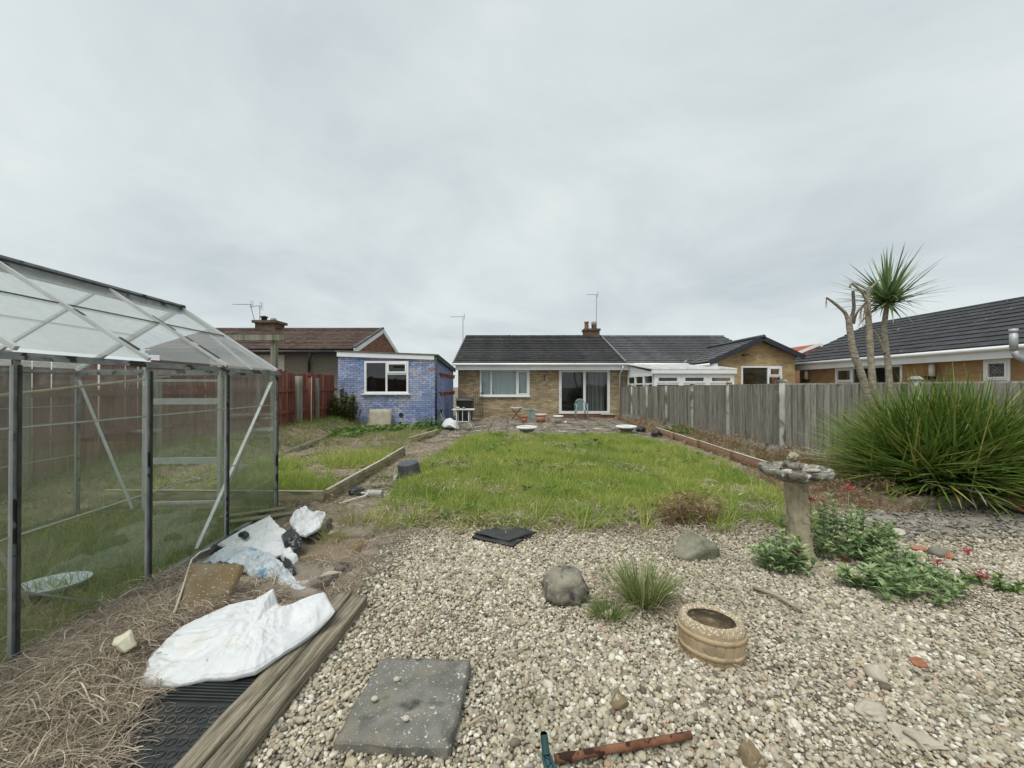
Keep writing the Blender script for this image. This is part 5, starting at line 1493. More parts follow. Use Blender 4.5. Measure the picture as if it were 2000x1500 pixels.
tag(sheet('polythene_scrap', M['blackbag'], None, [(550, 1046, .14), (572, 1034, .17), (588, 1046, .16), (588, 1068, .12), (572, 1074, .10), (556, 1062, .13)], .015, .03, 14, 9, 20, 90), 'black polythene scrap beside the torn white sack', 'polythene')
tag(sheet('polythene_scrap', M['blackbag'], None, [(556, 1092, .09), (572, 1100, .10), (580, 1118, .06), (566, 1124, .05), (552, 1108, .07)], .02, .025, 16, 9, 14, 70), 'black polythene scrap at the edge of the blue bag', 'polythene')
tag(sheet('polythene_scrap', M['blackbag'], None, [(466, 1043, .145), (478, 1038, .16), (490, 1042, .16), (480, 1048, .15)], .012, .008, 18, 9, 10, 50), 'small black scrap lying on the torn white sack', 'polythene')
tag(sheet('white_rag', M['sack'], None, [(545, 1075, 0.080), (568, 1072, 0.090), (585, 1092, 0.050), (575, 1102, 0.040), (552, 1090, 0.060)], .03, .02, 19, 8, 14, 70), 'small white rag under the black polythene', 'rag')
wbx = thing('wooden_box', 'dark wooden box under the crumpled white sack', 'box', gp(606, 1060))
q = gp(606, 1062)
for k in range(2):
    place('plank', rough_box('box_plank', .34, .03, .055, M['barkdark'], 3, .004, .005, k), wbx, (q.x - .1, q.y + .03, .04 + k * .06), (0, 0, R(12)))
for sx in (-.15, .15):
    place('side', rough_box('box_side', .03, .3, .11, M['barkdark'], 3, .004, .005, 7), wbx, (q.x - .1 + sx * .97, q.y + .2 + sx * .2, .06), (0, 0, R(12)))
for k, (a, b, l) in enumerate((((430, 1012, .08), (560, 990, .1), 'long bare plank propped behind the torn sack'), ((440, 1022, .06), (575, 1000, .08), 'second plank just below the propped plank'))):
    a, b = gp(*a), gp(*b)
    t = thing('loose_plank', l, 'plank', (a + b) / 2)
    place('plank', rough_box('loose_plank', (b - a).length, .1, .03, M['oldwoodx'], 6, .004, .004, k + 60), t, (a + b) / 2, (R(-8), 0, math.atan2((b - a).y, (b - a).x)))
ms = thing('mossy_slab', 'brown mossy slab propped on the straw beside the greenhouse', 'paving slab', gp(410, 1150, .1))
c4 = [gp(345, 1203, .13), gp(443, 1184, .12), gp(480, 1100, .26), gp(374, 1096, .28)]
nn = (c4[1] - c4[0]).cross(c4[3] - c4[0]).normalized() * .04
bm = bmesh.new()
vs8 = [bm.verts.new(q - nn) for q in c4] + [bm.verts.new(q) for q in c4]
for f in ((3, 2, 1, 0), (4, 5, 6, 7), (0, 1, 5, 4), (1, 2, 6, 5), (2, 3, 7, 6), (3, 0, 4, 7)): bm.faces.new([vs8[i] for i in f])
bmesh.ops.bevel(bm, geom=bm.edges[:], offset=.008, segments=2, affect='EDGES')
bmesh.ops.subdivide_edges(bm, edges=[e for e in bm.edges if e.calc_length() > .1], cuts=8, use_grid_fill=True)
for v in bm.verts: v.co += Vector((nz(*(v.co * 14)), nz(*(v.co * 14 + Vector((5, 0, 0)))), nz(*(v.co * 14 + Vector((0, 5, 0)))))) * .005
place('slab', bm_mesh(bm, 'mossy_slab', M['mossy']), ms)
wp = thing('bent_cane', 'thin pale bent cane beside the mossy slab', 'cane', gp(350, 1200, .1))
MB().tube([gp(340, 1204, .14), gp(358, 1150, .2), gp(376, 1092, .25), gp(392, 1078, .26), gp(412, 1070, .26)], .006, 6).build('cane', M['bedtop'], wp, True)
fb = thing('foam_block', 'cream foam block half sunk in the dry straw', 'foam', gp(248, 1262, .1))
place('block', rough_box('foam_block', .105, .06, .075, M['foam'], 6, .012, .004, 4, 22), fb, gp(248, 1252, .215), (R(25), R(-12), R(-42)))
# rubber mats
mt = thing('rubber_mat', 'ribbed black rubber mat with moulded rings under the straw', 'mat', (-1.42, 1.6, 0))
MB().hexa([(-1.66, 1.22, .035), (-1.20, 1.18, .03), (-1.20, 1.93, .04), (-1.62, 1.96, .05), (-1.66, 1.22, .05), (-1.20, 1.18, .045), (-1.20, 1.93, .055), (-1.62, 1.96, .065)]).build('sheet', M['rubber'], mt)
rg = MB()
for i in range(9):
    for j in range(6):
        x, y = -1.61 + i * .045 + (j % 2) * .0, 1.44 + j * .05
        if x > -1.21: continue
        V, F = [], []
        zc = .058 + (y - 1.5) * .015 - (x + 1.4) * .02
        n, m = 18, 6
        for a in range(n):
            A = 2 * math.pi * a / n
            for b in range(m):
                Bq = 2 * math.pi * b / m
                rr = .016 + .0035 * math.cos(Bq)
                V.append((x + rr * math.cos(A), y + rr * math.sin(A), zc + .0035 * math.sin(Bq) - .004))
        for a in range(n):
            for b in range(m): F.append((a * m + b, ((a + 1) % n) * m + b, ((a + 1) % n) * m + (b + 1) % m, a * m + (b + 1) % m))
        rg.add(V, F)
tag(rg.build('moulded_rings', M['rubber'], mt, True), kind='stuff')
rb2 = MB()
for k in range(12):
    y = 1.735 + k * .017
    rb2.bar((-1.63, y, .068 + (y - 1.7) * .01), (-1.21, y - .003, .055 + (y - 1.7) * .01), .007, .008)
for k in range(11):
    y = 1.24 + k * .017
    rb2.bar((-1.65, y, .055), (-1.21, y - .003, .049), .007, .008)
tag(rb2.build('ribs', M['rubber'], mt), kind='stuff')
def mat_quad(name, label, pts, th, seed):
    P = [gp(*q) for q in pts]
    t = thing(name, label, 'mat', sum(P, Vector()) / 4)
    bm = bmesh.new()
    lo = [bm.verts.new(q) for q in P]; hi = [bm.verts.new(q + Vector((0, 0, th))) for q in P]
    vv = lo + hi
    for f in ((3, 2, 1, 0), (4, 5, 6, 7), (0, 1, 5, 4), (1, 2, 6, 5), (2, 3, 7, 6), (3, 0, 4, 7)): bm.faces.new([vv[i] for i in f])
    bmesh.ops.subdivide_edges(bm, edges=[e for e in bm.edges if e.calc_length() > .1], cuts=10, use_grid_fill=True)
    for v in bm.verts: v.co.z += .018 * nz(v.co.x * 4, v.co.y * 4, seed) + .006 * nz(v.co.x * 13, v.co.y * 13, seed)
    place('sheet', bm_mesh(bm, name, M['rubber']), t)
mat_quad('rubber_mat', 'lower of two black rubber mats at the lawn edge', [(922, 1052, .02), (1003, 1068, .02), (1022, 1054, .02), (950, 1036, .02)], .018, 3)
mat_quad('rubber_mat', 'upper soil covered rubber mat at the lawn edge', [(928, 1043, .045), (996, 1056, .045), (1046, 1041, .045), (978, 1029, .04)], .018, 8)

# ================================================================== things on the dirt path
bk = thing('upturned_bucket', 'upturned dark grey bucket with drain holes beside the lawn', 'bucket', (-1.58, 6.05, 0))
BK = Vector((-1.58, 6.05, 0))
MB().lathe([(.2, 0.0), (.2, .025), (.185, .03), (.19, .06), (.18, .065), (.155, .27), (.15, .28), (.0, .28)], 36).build('shell', M['greyplastic'], bk, False, BK)
hl = MB()
for k in range(7):
    a = R(60 * k); r = .1 if k < 6 else 0
    hl.lathe([(.012, .281), (.0, .2815)], 10, (r * math.cos(a), r * math.sin(a), 0))
hl.build('drain_holes', M['seal'], bk, False, BK)
MB().tube([(-.19, -.03, .02), (-.235, -.03, .1), (-.2, -.01, .22)], .008, 6).box(-.235, -.19, -.07, .0, .04, .09).build('handle', M['whitemetal'], bk, False, BK)
bk.rotation_euler = (R(7), R(-5), 0)
q = gp(697, 968)
tag(place('black_pot', rock_mesh('black_pot', M['blackbag'], .1, .08, .065, 33, .2, 2.2), None, (q.x, q.y, .05), (0, 0, .5)), 'crushed black plastic pot on the dirt path', 'pot')
tn = thing('drink_can', 'dull grey tin can lying on the dirt path', 'can', gp(733, 962))
q = gp(733, 963, .05)
pr = []
V = MB().lathe([(0, -.1), (.042, -.1), (.045, -.09), (.045, -.05), (.043, -.047), (.045, -.044), (.045, 0), (.043, .003), (.045, .006), (.045, .09), (.042, .1), (0, .1)], 20)
o = V.build('can', M['tin'], tn, False, q); o.rotation_euler = (R(90), R(8), R(82))
q2 = thing('bent_tube', 'white bent plastic tube on the dirt path', 'tube', gp(690, 975))
MB().tube([gp(664, 983, .03), gp(690, 975, .04), gp(712, 969, .04), gp(718, 965, .05), (gp(712, 962, .05)), gp(700, 963, .04)], .014, 8).build('tube', M['whitemetal'], q2, True)
for k, (a, b, l) in enumerate((((738, 1085), (805, 1065), 'thin dry stem lying left on the far gravel'), ((768, 1120), (800, 1135), 'short dry stem on the left gravel'), ((882, 1117), (925, 1118), 'pale forked twig in the middle of the gravel'),
                              ((1470, 1146), (1562, 1190), 'grey straight stick near the birdbath'), ((1010, 1268), (1040, 1262), 'short pale twig above the dark paving slab'),
                              ((478, 1462), (545, 1378), 'slender twig beside the sleeper'), ((915, 1412), (962, 1402), 'short dry twig right of the dark paving slab'),
                              ((1545, 1343), (1565, 1330), 'tiny wood splinter on the right gravel'), ((1760, 1425), (1830, 1492), 'long thin stem at the lower right'))):
    a, b = gp(*a, .035), gp(*b, .035)
    t = thing('twig', l, 'twig', (a + b) / 2)
    r = .016 if k == 3 else .006
    m = a.lerp(b, .5) + Vector((.01, .02, .012))
    MB().tube([a, m, b], [r, r * .9, r * .6], 7).build('stem', M['stick'], t, True)
    if k == 2: MB().tube([a.lerp(b, .1), a + Vector((-.06, -.12, .01))], .005, 6).build('side_stem', M['stick'], t, True)
tpp = thing('toppled_pot', 'terracotta pot tipped on its side at the right edge', 'flower pot', gp(1985, 1010))
q = gp(1992, 1008, .0)
o = MB().lathe([(0, 0), (.09, 0), (.12, .17), (.14, .17), (.14, .22), (.125, .22), (.08, .02), (0, .02)], 28).build('pot', M['terracotta'], tpp, False, (q.x + .12, q.y + .1, .13)); o.rotation_euler = (R(72), 0, R(-38))

# ================================================================== patio clutter
def chair_parts(root, mats):
    L = WL[root.name]
    def bld(mb, nm, m=mats, smooth=True): return mb.build(nm, m, root, smooth, L)
    MB().hexa([(-.23, -.22, .40), (.23, -.22, .40), (.21, .22, .38), (-.21, .22, .38), (-.23, -.22, .425), (.23, -.22, .425), (.21, .22, .405), (-.21, .22, .405)]).build('seat', mats, root, False, L)
    for sx in (-1, 1):
        bld(MB().tube([(sx * .23, -.22, .66), (sx * .245, -.235, .35), (sx * .27, -.26, 0)], [.028, .026, .022], 8), 'leg')
        bld(MB().tube([(sx * .21, .2, .45), (sx * .23, .25, .2), (sx * .25, .29, 0)], [.028, .026, .022], 8), 'leg')
        bld(MB().tube([(sx * .24, -.24, .65), (sx * .27, -.05, .67), (sx * .24, .18, .69)], .026, 8), 'arm')
    arc = [(.24 * math.cos(R(180 - t * 18)), .2 + .1 * math.sin(R(t * 18)), .45 + .02 + .42 * math.sin(R(t * 18)) ** .7) for t in range(11)]
    bld(MB().tube(arc, .024, 8), 'back_frame')
    for k in range(7):
        x = -.15 + k * .05
        top = .46 + .41 * math.sin(math.acos(max(-1, min(1, x / .24)))) ** .7
        bld(MB().bar((x, .21, .4), (x, .29, top), .026, .012, (0, 1, 0)), 'slat', mats, False)
g1 = thing('garden_chair', 'upright sage green plastic chair in front of the patio doors', 'chair', (3.03, 17.1, 0), 'green plastic garden chairs')
chair_parts(g1, M['chair'])
g2 = thing('garden_chair', 'tipped over sage green plastic chair behind the orange pot', 'chair', (.35, 16.6, .25), 'green plastic garden chairs')
chair_parts(g2, M['chair']); g2.rotation_euler = (0, R(-95), R(200))
bt2 = thing('rusty_trolley', 'small table with rusty crossed legs by the tipped chair', 'table', (.1, 16.9, 0))
MB().box(-.05, .42, 16.7, 17.1, .52, .545).build('top', M['whitemetal'], bt2)
for (a, b) in (((-.03, 16.72, 0), (.4, 16.72, .52)), ((.4, 16.72, 0), (-.03, 16.72, .52)), ((-.03, 17.08, 0), (.4, 17.08, .52)), ((.4, 17.08, 0), (-.03, 17.08, .52))):
    MB().tube([a, b], .014, 6).build('leg', M['rust'], bt2)
MB().bar((-.02, 16.72, .38), (.4, 16.72, .38), .02, .02).build('rail', M['rust'], bt2)
wt = thing('patio_table', 'white tubular patio table with stones on top near the blue wall', 'table', (-1.55, 12.9, 0))
MB().box(-1.97, -1.25, 12.7, 13.2, .68, .705).build('top', M['whitemetal'], wt)
for (x, dx) in ((-1.82, -.02), (-1.42, .17)):
    for y in (12.75, 13.15):
        MB().tube([(x, y, .68), (x, y, .3), (x + dx * .4, y, .2), (x + dx, y - .04, 0)], .017, 8).build('leg', M['whitemetal'], wt, True)
MB().tube([(-1.82, 12.75, .3), (-1.42, 12.75, .3)], .014, 6).tube([(-1.62, 12.75, .3), (-1.62, 12.75, .68)], .014, 6).build('stretcher', M['whitemetal'], wt)
for k, (x, l, r) in enumerate(((-1.8, 'white stone on the left of the white patio table', .07), (-1.6, 'grey stone on the right of the white patio table', .055))):
    rock('table_stone', l, M['palestone'] if k == 0 else M['greystone'], (x, 12.9, .735), (r, r * .9, r * .7), 70 + k, cat='stone')
bn = thing('storage_bin', 'black plastic bin standing between blue wall and bungalow', 'bin', (-1.95, 16.3, 0))
MB().hexa([(-2.24, 16.05, 0), (-1.7, 16.05, 0), (-1.7, 16.6, 0), (-2.24, 16.6, 0), (-2.3, 16.0, .86), (-1.62, 16.0, .86), (-1.62, 16.65, .86), (-2.3, 16.65, .86)]).build('body', M['blackplastic'], bn)
MB().hexa([(-2.33, 15.97, .87), (-1.59, 15.97, .87), (-1.59, 16.68, .87), (-2.33, 16.68, .87), (-2.27, 16.05, .97), (-1.65, 16.05, .94), (-1.65, 16.6, .97), (-2.27, 16.6, 1.0)]).build('lid', M['blackplastic'], bn)
tr = thing('iron_trellis', 'rusty iron trellis gate leaning on the bungalow wall', 'trellis', (-1.55, 17.9, 0))
for k in range(6):
    x = -1.78 + k * .085
    MB().tube([(x, 17.9, 0), (x, 18.2, 1.18)], .011, 6).build('bar', M['iron'], tr)
for z, y in ((.12, 17.93), (.6, 18.05), (1.15, 18.19)):
    MB().tube([(-1.8, y - .012, z), (-1.33, y - .012, z)], .011, 6).build('rail', M['iron'], tr)
fc = thing('folded_chair', 'folded metal garden chair leaning on the blue side wall', 'chair', (-2.5, 14.3, 0))
for (a, b) in (((-2.42, 14.1, 0), (-2.68, 14.2, .68)), ((-2.42, 14.5, 0), (-2.68, 14.6, .68)), ((-2.25, 14.1, 0), (-2.62, 14.15, .45)), ((-2.25, 14.5, 0), (-2.62, 14.55, .45))):
    MB().tube([a, b], .014, 6).build('tube', M['galv'], fc)
MB().bar((-2.62, 14.12, .5), (-2.62, 14.6, .5), .02, .2).build('seat', M['blackbag'], fc)
tag(sheet('draped_sack', M['sack'], None, [(861, 832, .1), (868, 822, .25), (880, 818, .3), (892, 823, .24), (898, 838, .05), (890, 836, .1), (878, 830, .2), (868, 834, .1)], .06, .05, 22, 4, 16, 80), 'white sack slumped in weeds by the blue corner', 'sack')
def urn(label, x, y):
    t = thing('bowl_urn', label, 'urn', (x, y, 0), 'white rimmed urns on the patio')
    z0 = -.03
    MB().lathe([(.14, 0), (.16, .03), (.13, .06), (.2, .13), (.265, .2), (.0, .2)], 28, (x, y, z0)).build('bowl', M['urnstone'], t, True)
    MB().lathe([(.27, .195), (.315, .205), (.325, .235), (.31, .262), (.28, .268), (.255, .25), (.25, .21)], 32, (x, y, z0), 1, 1, 0, True).build('rim', M['urnwhite'], t, True)
    MB().lathe([(0, .225), (.255, .222)], 24, (x, y, z0)).build('soil', M['grit'], t)
urn('left white rimmed bowl urn at the lawn end of the patio', .45, 11.9)
urn('right white rimmed bowl urn near the border plank', 3.55, 12.1)
def pot(label, x, y, r, h, m, rim):
    t = thing('flower_pot', label, 'flower pot', (x, y, 0))
    MB().lathe([(0, .0), (r * .62, 0), (r * .92, h * .8), (r * .9, h * .8), (r * .6, .03), (0, .03)], 24, (x, y, .01)).build('pot', m, t, True)
    MB().lathe([(r * .9, h * .8), (r, h * .81), (r * 1.02, h), (r * .9, h), (r * .88, h * .82)], 24, (x, y, .01), closed=True).build('rim', rim, t, True)
    MB().lathe([(0, h * .78), (r * .89, h * .77)], 20, (x, y, .01)).build('soil', M['soil'], t)
pot('small orange terracotta pot before the tipped chair', .49, 15.5, .15, .28, M['terracotta'], M['terracotta'])
pot('wide pink pot with pale rim on the patio', 1.17, 15.7, .23, .34, M['pinkpot'], M['pinkrim'])
pot('beige pot with pale rim left of the upright chair', 1.82, 15.3, .2, .3, M['beigepot'], M['urnwhite'])
rock('white_ball', 'small white stone lying right of the beige pot', M['urnwhite'], (2.1, 15.3, .05), (.06, .05, .05), 81, cat='stone')
stp = thing('door_step', 'low pale slab step at the right end of the patio doors', 'step', (4.4, 17.95, 0))
place('slab', rough_box('step_slab', .62, .5, .05, M['buffslab'], 3, .004, .006, 2), stp, (4.42, 17.98, .17))
MB().box(4.14, 4.7, 17.78, 18.2, -.02, .143).build('base', M['brickred'], stp)
for k, (x, y, l) in enumerate(((4.1, 12.4, 'dark clump of debris beside the border plank'), (4.15, 11.2, 'black pot fallen at the border plank end'))):
    rock('debris', l, M['blackbag'], (x, y, .07), (.14, .11, .11), 90 + k, cat='debris', amp=.4, freq=2.5)
for k, (x, y, sx) in enumerate(((2.3, 13.0, .3), (1.6, 12.6, .22), (3.0, 13.4, .26))):
    rock('mortar_patch', ('broken pale mortar in the middle of the patio', 'pale rubble left of the patio middle', 'pale rubble before the right urn')[k], M['palestone'], (x, y, .0), (sx, .12, .025), 95 + k, cat='rubble', cuts=3)

# ================================================================== blades, tufts and litter
def tuft_mesh(name, mat, n, rad, h, w, lean, bend, seg=4, seed=0):
    st = random.getstate(); random.seed(seed)
    mb = MB()
    for _ in range(n):
        a = random.uniform(0, 6.283); r = rad * math.sqrt(random.random())
        d = Vector((math.cos(a) * random.uniform(0, lean), math.sin(a) * random.uniform(0, lean), 1))
        strip(mb, (r * math.cos(a), r * math.sin(a), -.01), d, h * random.uniform(.55, 1.1), w * random.uniform(.7, 1.2), random.uniform(.3, 1) * bend, seg)
    random.setstate(st)
    return raw_mesh(mb, name, mat)
def straw_mesh(name, mat, n, rad, L, w, seed, curl=1.2, rise=.12):
    st = random.getstate(); random.seed(seed)
    mb = MB(); main = random.uniform(0, 6.28); w0 = w
    for _ in range(n):
        w = w0 * random.choice((.55, .7, .9, 1, 1.2, 2.4))
        a = main + random.gauss(0, .8)
        p = Vector((random.uniform(-rad, rad), random.uniform(-rad, rad), random.uniform(0, .03)))
        l = L * random.uniform(.5, 1.2); cu = random.uniform(-curl, curl); cz = random.uniform(.05, .55)
        V, F = [], []
        seg = 8
        for i in range(seg + 1):
            t = i / seg
            z = p.z + rise * cz * math.sin(math.pi * t * .95)
            q = Vector((p.x, p.y, z))
            s = Vector((-math.sin(a), math.cos(a), random.uniform(-.15, .15))) * w * .5
            V += [q - s, q + s]
            p.x += math.cos(a) * l / seg; p.y += math.sin(a) * l / seg
            a += cu / seg * 1.6
        for i in range(seg): F.append((2 * i, 2 * i + 1, 2 * i + 3, 2 * i + 2))
        mb.add(V, F)
    random.setstate(st)
    return raw_mesh(mb, name, mat)
def weed_mesh(name, mat, n, h, seed, w=.005):
    st = random.getstate(); random.seed(seed)
    mb = MB()
    for _ in range(n):
        a = random.uniform(0, 6.28)
        d = Vector((math.cos(a) * .35, math.sin(a) * .35, 1)).normalized()
        b = Vector((random.uniform(-.05, .05), random.uniform(-.05, .05), 0)); hh = h * random.uniform(.5, 1.1)
        strip(mb, b, d, hh, w, .3, 4)
        for k in range(6):
            t = random.uniform(.25, .95)
            a2 = random.uniform(0, 6.28)
            strip(mb, b + d * hh * t, (math.cos(a2), math.sin(a2), random.uniform(.1, .9)), hh * random.uniform(.12, .3), w * random.uniform(.8, 2.2), .5, 2)
    random.setstate(st)
    return raw_mesh(mb, name, mat)
P_LAWN = proto_set('lawn_tuft', [tuft_mesh('lawn_tuft', M['grass'], 16, .03, .14, .0065, .95, 1.5, 4, s) for s in range(6)])
P_WEED = proto_set('weed_tuft', [tuft_mesh('weed_tuft', M['weedgrass'], 12, .035, .13, .005, .8, 1.4, 4, 20 + s) for s in range(5)])
P_STRAW = proto_set('straw_clump', [straw_mesh('straw_clump', M['straw'], 84, .11, .19, .0018, 40 + s, 1.1, .07) for s in range(7)])
P_LITTER = proto_set('litter_clump', [straw_mesh('litter_clump', M['straw'], 12, .08, .13, .0024, 60 + s, .8, .03) for s in range(5)])
P_DEAD = proto_set('dead_weed', [weed_mesh('dead_weed', M['deadweed'], 6, .26, 80 + s) for s in range(5)])
def leafweed_mesh(seed):
    st = random.getstate(); random.seed(seed)
    mb = MB()
    for _ in range(16):
        a = random.uniform(0, 6.28)
        strip(mb, (random.uniform(-.03, .03), random.uniform(-.03, .03), random.uniform(0, .05)), (math.cos(a), math.sin(a), random.uniform(.15, 1.0)), random.uniform(.05, .1), .03, 1.0, 3, belly=.8)
    random.setstate(st)
    return raw_mesh(mb, 'leaf_weed', M['bramble'])
P_LEAF = proto_set('leaf_weed', [leafweed_mesh(90 + s) for s in range(4)])

def fill(poly_or_fn, box, step, coll, n, smin, smax, dens=None, tilt=8, zoff=0.0, name='stuff', label='', parent=None, flat=False):
    pts, rots, scl, idx = [], [], [], []
    x0, x1, y0, y1 = box
    fn = poly_or_fn if callable(poly_or_fn) else (lambda x, y: inpoly(x, y, poly_or_fn))
    y = y0
    while y < y1:
        st = step(y) if callable(step) else step
        x = x0
        while x < x1:
            px, py = x + random.uniform(-.5, .5) * st, y + random.uniform(-.5, .5) * st
            x += st
            if abs(px) > 1.36 * py + .5: continue
            if not fn(px, py): continue
            if dens is not None and random.random() > dens(px, py): continue
            s = random.uniform(smin, smax)
            pts.append((px, py, gz(px, py) + zoff))
            rots.append((R(random.uniform(-tilt, tilt)), R(random.uniform(-tilt, tilt)), random.uniform(0, 6.283)))
            scl.append((s, s, s * random.uniform(.8, 1.25)))
            idx.append(random.randrange(n))
        y += st
    o = scatter(name, pts, rots, scl, idx, coll, parent)
    tag(o, label or None, kind='stuff')
    return o, len(pts)

# lawn: shaggy, lumpy, ragged at its edges
def lawn_in(x, y):
    e = .14 * nz(x, y, 5, 2.3) + .07 * nz(x, y, 1, 6)
    return inpoly(x + e, y + e, LAWN)
def lawn_d(x, y):
    v = .93 + .35 * nz(x, y, 2, 1.1)
    if y < 4.5: v *= .35 + .65 * sm(4.0, 4.5, y)
    return v
pts, rots, scl, idx = [], [], [], []
y = 3.9
while y < 11.3:
    st = .036 if y < 6 else (.044 if y < 8 else .056)
    x = -1.8
    while x < 4.0:
        px, py = x + random.uniform(-.6, .6) * st, y + random.uniform(-.6, .6) * st
        x += st
        if not lawn_in(px, py) or random.random() > lawn_d(px, py): continue
        lump = 1.0 + .6 * nz(px, py, 7, 1.5) + .55 * nz(px, py, 3, 4.2)
        s = random.uniform(.7, 1.15) * max(.45, lump) * (.75 + .25 * sm(3.9, 4.8, py))
        a = 6.28 * nz(px, py, 11, 1.6)
        pts.append((px, py, gz(px, py)))
        rots.append((R(24) * math.cos(a) + R(random.uniform(-10, 10)), R(24) * math.sin(a) + R(random.uniform(-10, 10)), random.uniform(0, 6.283)))
        scl.append((s, s, s * random.uniform(.75, 1.25))); idx.append(random.randrange(6))
    y += st
for _ in range(900):
    px, py = random.uniform(-1.6, 3.8), random.uniform(4.0, 11.2)
    if not lawn_in(px, py) or nz(px, py, 17, 1.9) < -.05: continue
    for k in range(random.randrange(2, 5)):
        s = random.uniform(1.15, 1.75)
        qx, qy = px + random.gauss(0, .05), py + random.gauss(0, .05)
        pts.append((qx, qy, gz(qx, qy)))
        rots.append((R(random.uniform(-22, 22)), R(random.uniform(-22, 22)), random.uniform(0, 6.283)))
        scl.append((s, s, s * random.uniform(.8, 1.1))); idx.append(random.randrange(6))
LG = scatter('lawn_grass', pts, rots, scl, idx, P_LAWN, LAWNO)
tag(LG, kind='stuff')
def any_of(*boxes):
    return lambda x, y: any(a < x < b and c < y < d for (a, b, c, d) in boxes)
ghin = lambda x, y: (-4.55 - .0855 * y + .1 < x < -2.42 - .0855 * y) and 1.4 < y < 4.45
fill(ghin, (-5.2, -2.4, 1.4, 4.5), .05, P_WEED, 5, .8, 1.5, lambda x, y: .75 + .6 * nz(x, y, 4, 1.2), 15, name='greenhouse_grass', label='long grass growing wild inside the greenhouse')
def bed_d(x, y):
    c = 0
    for (cx, cy, r, a) in ((-3.35, 5.35, .85, 1.0), (-2.85, 7.2, .8, 1.0), (-3.9, 6.4, .6, .7), (-2.75, 5.2, .45, .8)):
        c = max(c, a * (1 - sm(.35, 1, math.hypot(x - cx, (y - cy) * 1.1) / r)))
    return c + .06
fill(lambda x, y: -5 < x < -2.36 and 4.86 < y < 8.2, (-5, -2.36, 4.86, 8.2), .05, P_LAWN, 6, .9, 1.6, bed_d, 14, name='bed_grass', label='bright grass clumps in the raised bed')
def bank_d(x, y): return (.28 + .5 * nz(x, y, 8, 1.1)) * (1.6 if x < -5 else .9)
fill(lambda x, y: (x < -2.45 and 8.2 < y < 13.9 and x > -6.3) or (-6.3 < x < -5.0 and 3 < y <= 8.2), (-6.3, -2.4, 3, 13.9), .075, P_WEED, 5, .9, 1.7, bank_d, 16, name='bank_grass', label='rough weedy grass on the bank before the red fence')
def path_d(x, y): return max(0, .10 + .45 * nz(x, y, 12, 1.7))
fill(lambda x, y: (-2.25 < x < -1.3 and 3.6 < y < 11.5 and not inpoly(x, y, LAWN)) or (3.6 < x < 4.4 and 5.5 < y < 12 and not inpoly(x, y, LAWN)), (-2.25, 4.4, 3.6, 12), .07, P_WEED, 5, .6, 1.2, path_d, 18, name='path_weeds', label='thin weeds along the dirt paths')
fill(lambda x, y: 4.5 < x < 5.25 and 5.4 < y < 16.5, (4.5, 5.3, 5.4, 16.5), .08, P_DEAD, 5, .6, 1.35, lambda x, y: (.5 + .5 * nz(x, y, 3, 1.2)) * (1 if y < 10 else .45), 14, name='border_dead_weeds', label='brown dead weeds in the border along the grey fence')
fill(lambda x, y: 4.35 < x < 5.25 and 5.2 < y < 16.5, (4.35, 5.3, 5.2, 16.5), .09, P_WEED, 5, .8, 1.6, lambda x, y: .3 + .5 * nz(x, y, 6, 1.4), 16, name='border_weeds', label='weed grass in the border along the grey fence')
fill(lambda x, y: 3.1 < x < 4.7 and 4.35 < y < 6.3 and not inpoly(x, y, LAWN), (3.1, 4.7, 4.3, 6.3), .06, P_DEAD, 5, .55, 1.15, lambda x, y: .42 + .4 * nz(x, y, 3, 1.6), 16, name='corner_dead_weeds', label='brown dead weeds behind the birdbath')
# straw heap
HEAP = [(-2.56, 3.05), (-2.38, 0.9), (-1.15, 0.9), (-1.5, 1.35), (-1.66, 1.7), (-1.8, 1.95), (-1.9, 2.15), (-1.8, 2.3), (-1.7, 2.55), (-1.6, 2.7), (-2.0, 3.0)]
COVER = [[(p.x, p.y) for p in [gp(*q) for q in Q]] for Q in (
    [(320, 1330, .07), (300, 1290, .09), (370, 1232, .13), (440, 1196, .15), (540, 1185, .15), (640, 1170, .1), (640, 1215, .1), (563, 1268, .1), (500, 1312, .09), (400, 1326, .07)],
    [(350, 1195, .06), (443, 1180, .06), (478, 1102, .2), (374, 1098, .2)],
    [(410, 1095, .1), (440, 1070, .14), (530, 1084, .17), (590, 1140, .07), (550, 1140, .04), (480, 1110, .1)],
    [(430, 1062, .14), (528, 1006, .3), (640, 1005, .3), (625, 1030, .26), (562, 1078, .16), (478, 1076, .13)])]
def clear(x, y, r=.11):
    return not any(inpoly(x + r * i, y + r * j, Q) for Q in COVER for (i, j) in ((0, 0), (1, 0), (-.7, 0), (0, .5), (0, -1), (.7, -.7)))
fill(lambda x, y: inpoly(x + .08 * nz(x, y, 1, 5), y + .08 * nz(x, y, 6, 5), HEAP) and clear(x, y), (-2.7, -1.1, .9, 3.1), .043, P_STRAW, 7, .6, 1.1, None, 13, .01, 'straw_heap', 'heap of tangled dry brown straw beside the greenhouse')
fill(lambda x, y: -2.5 < x < -1.15 and 2.5 < y < 4.6 and clear(x, y), (-2.5, -1.1, 2.5, 4.6), .07, P_STRAW, 7, .45, .8, lambda x, y: .42 + .5 * nz(x, y, 2, 2.1), 10, .01, 'path_straw', 'dry straw strewn on the slab path')
fill(lambda x, y: (-6 < x < -1.2 and 4 < y < 13.6 and not inpoly(x, y, LAWN)) or (3.4 < x < 5 and 4.4 < y < 16 and not inpoly(x, y, LAWN)), (-6, 5, 4, 16), .12, P_LITTER, 5, .8, 1.6, lambda x, y: .6 + .4 * nz(x, y, 2, 1.1), 8, .012, 'dry_litter', 'dry plant litter over the bare soil')
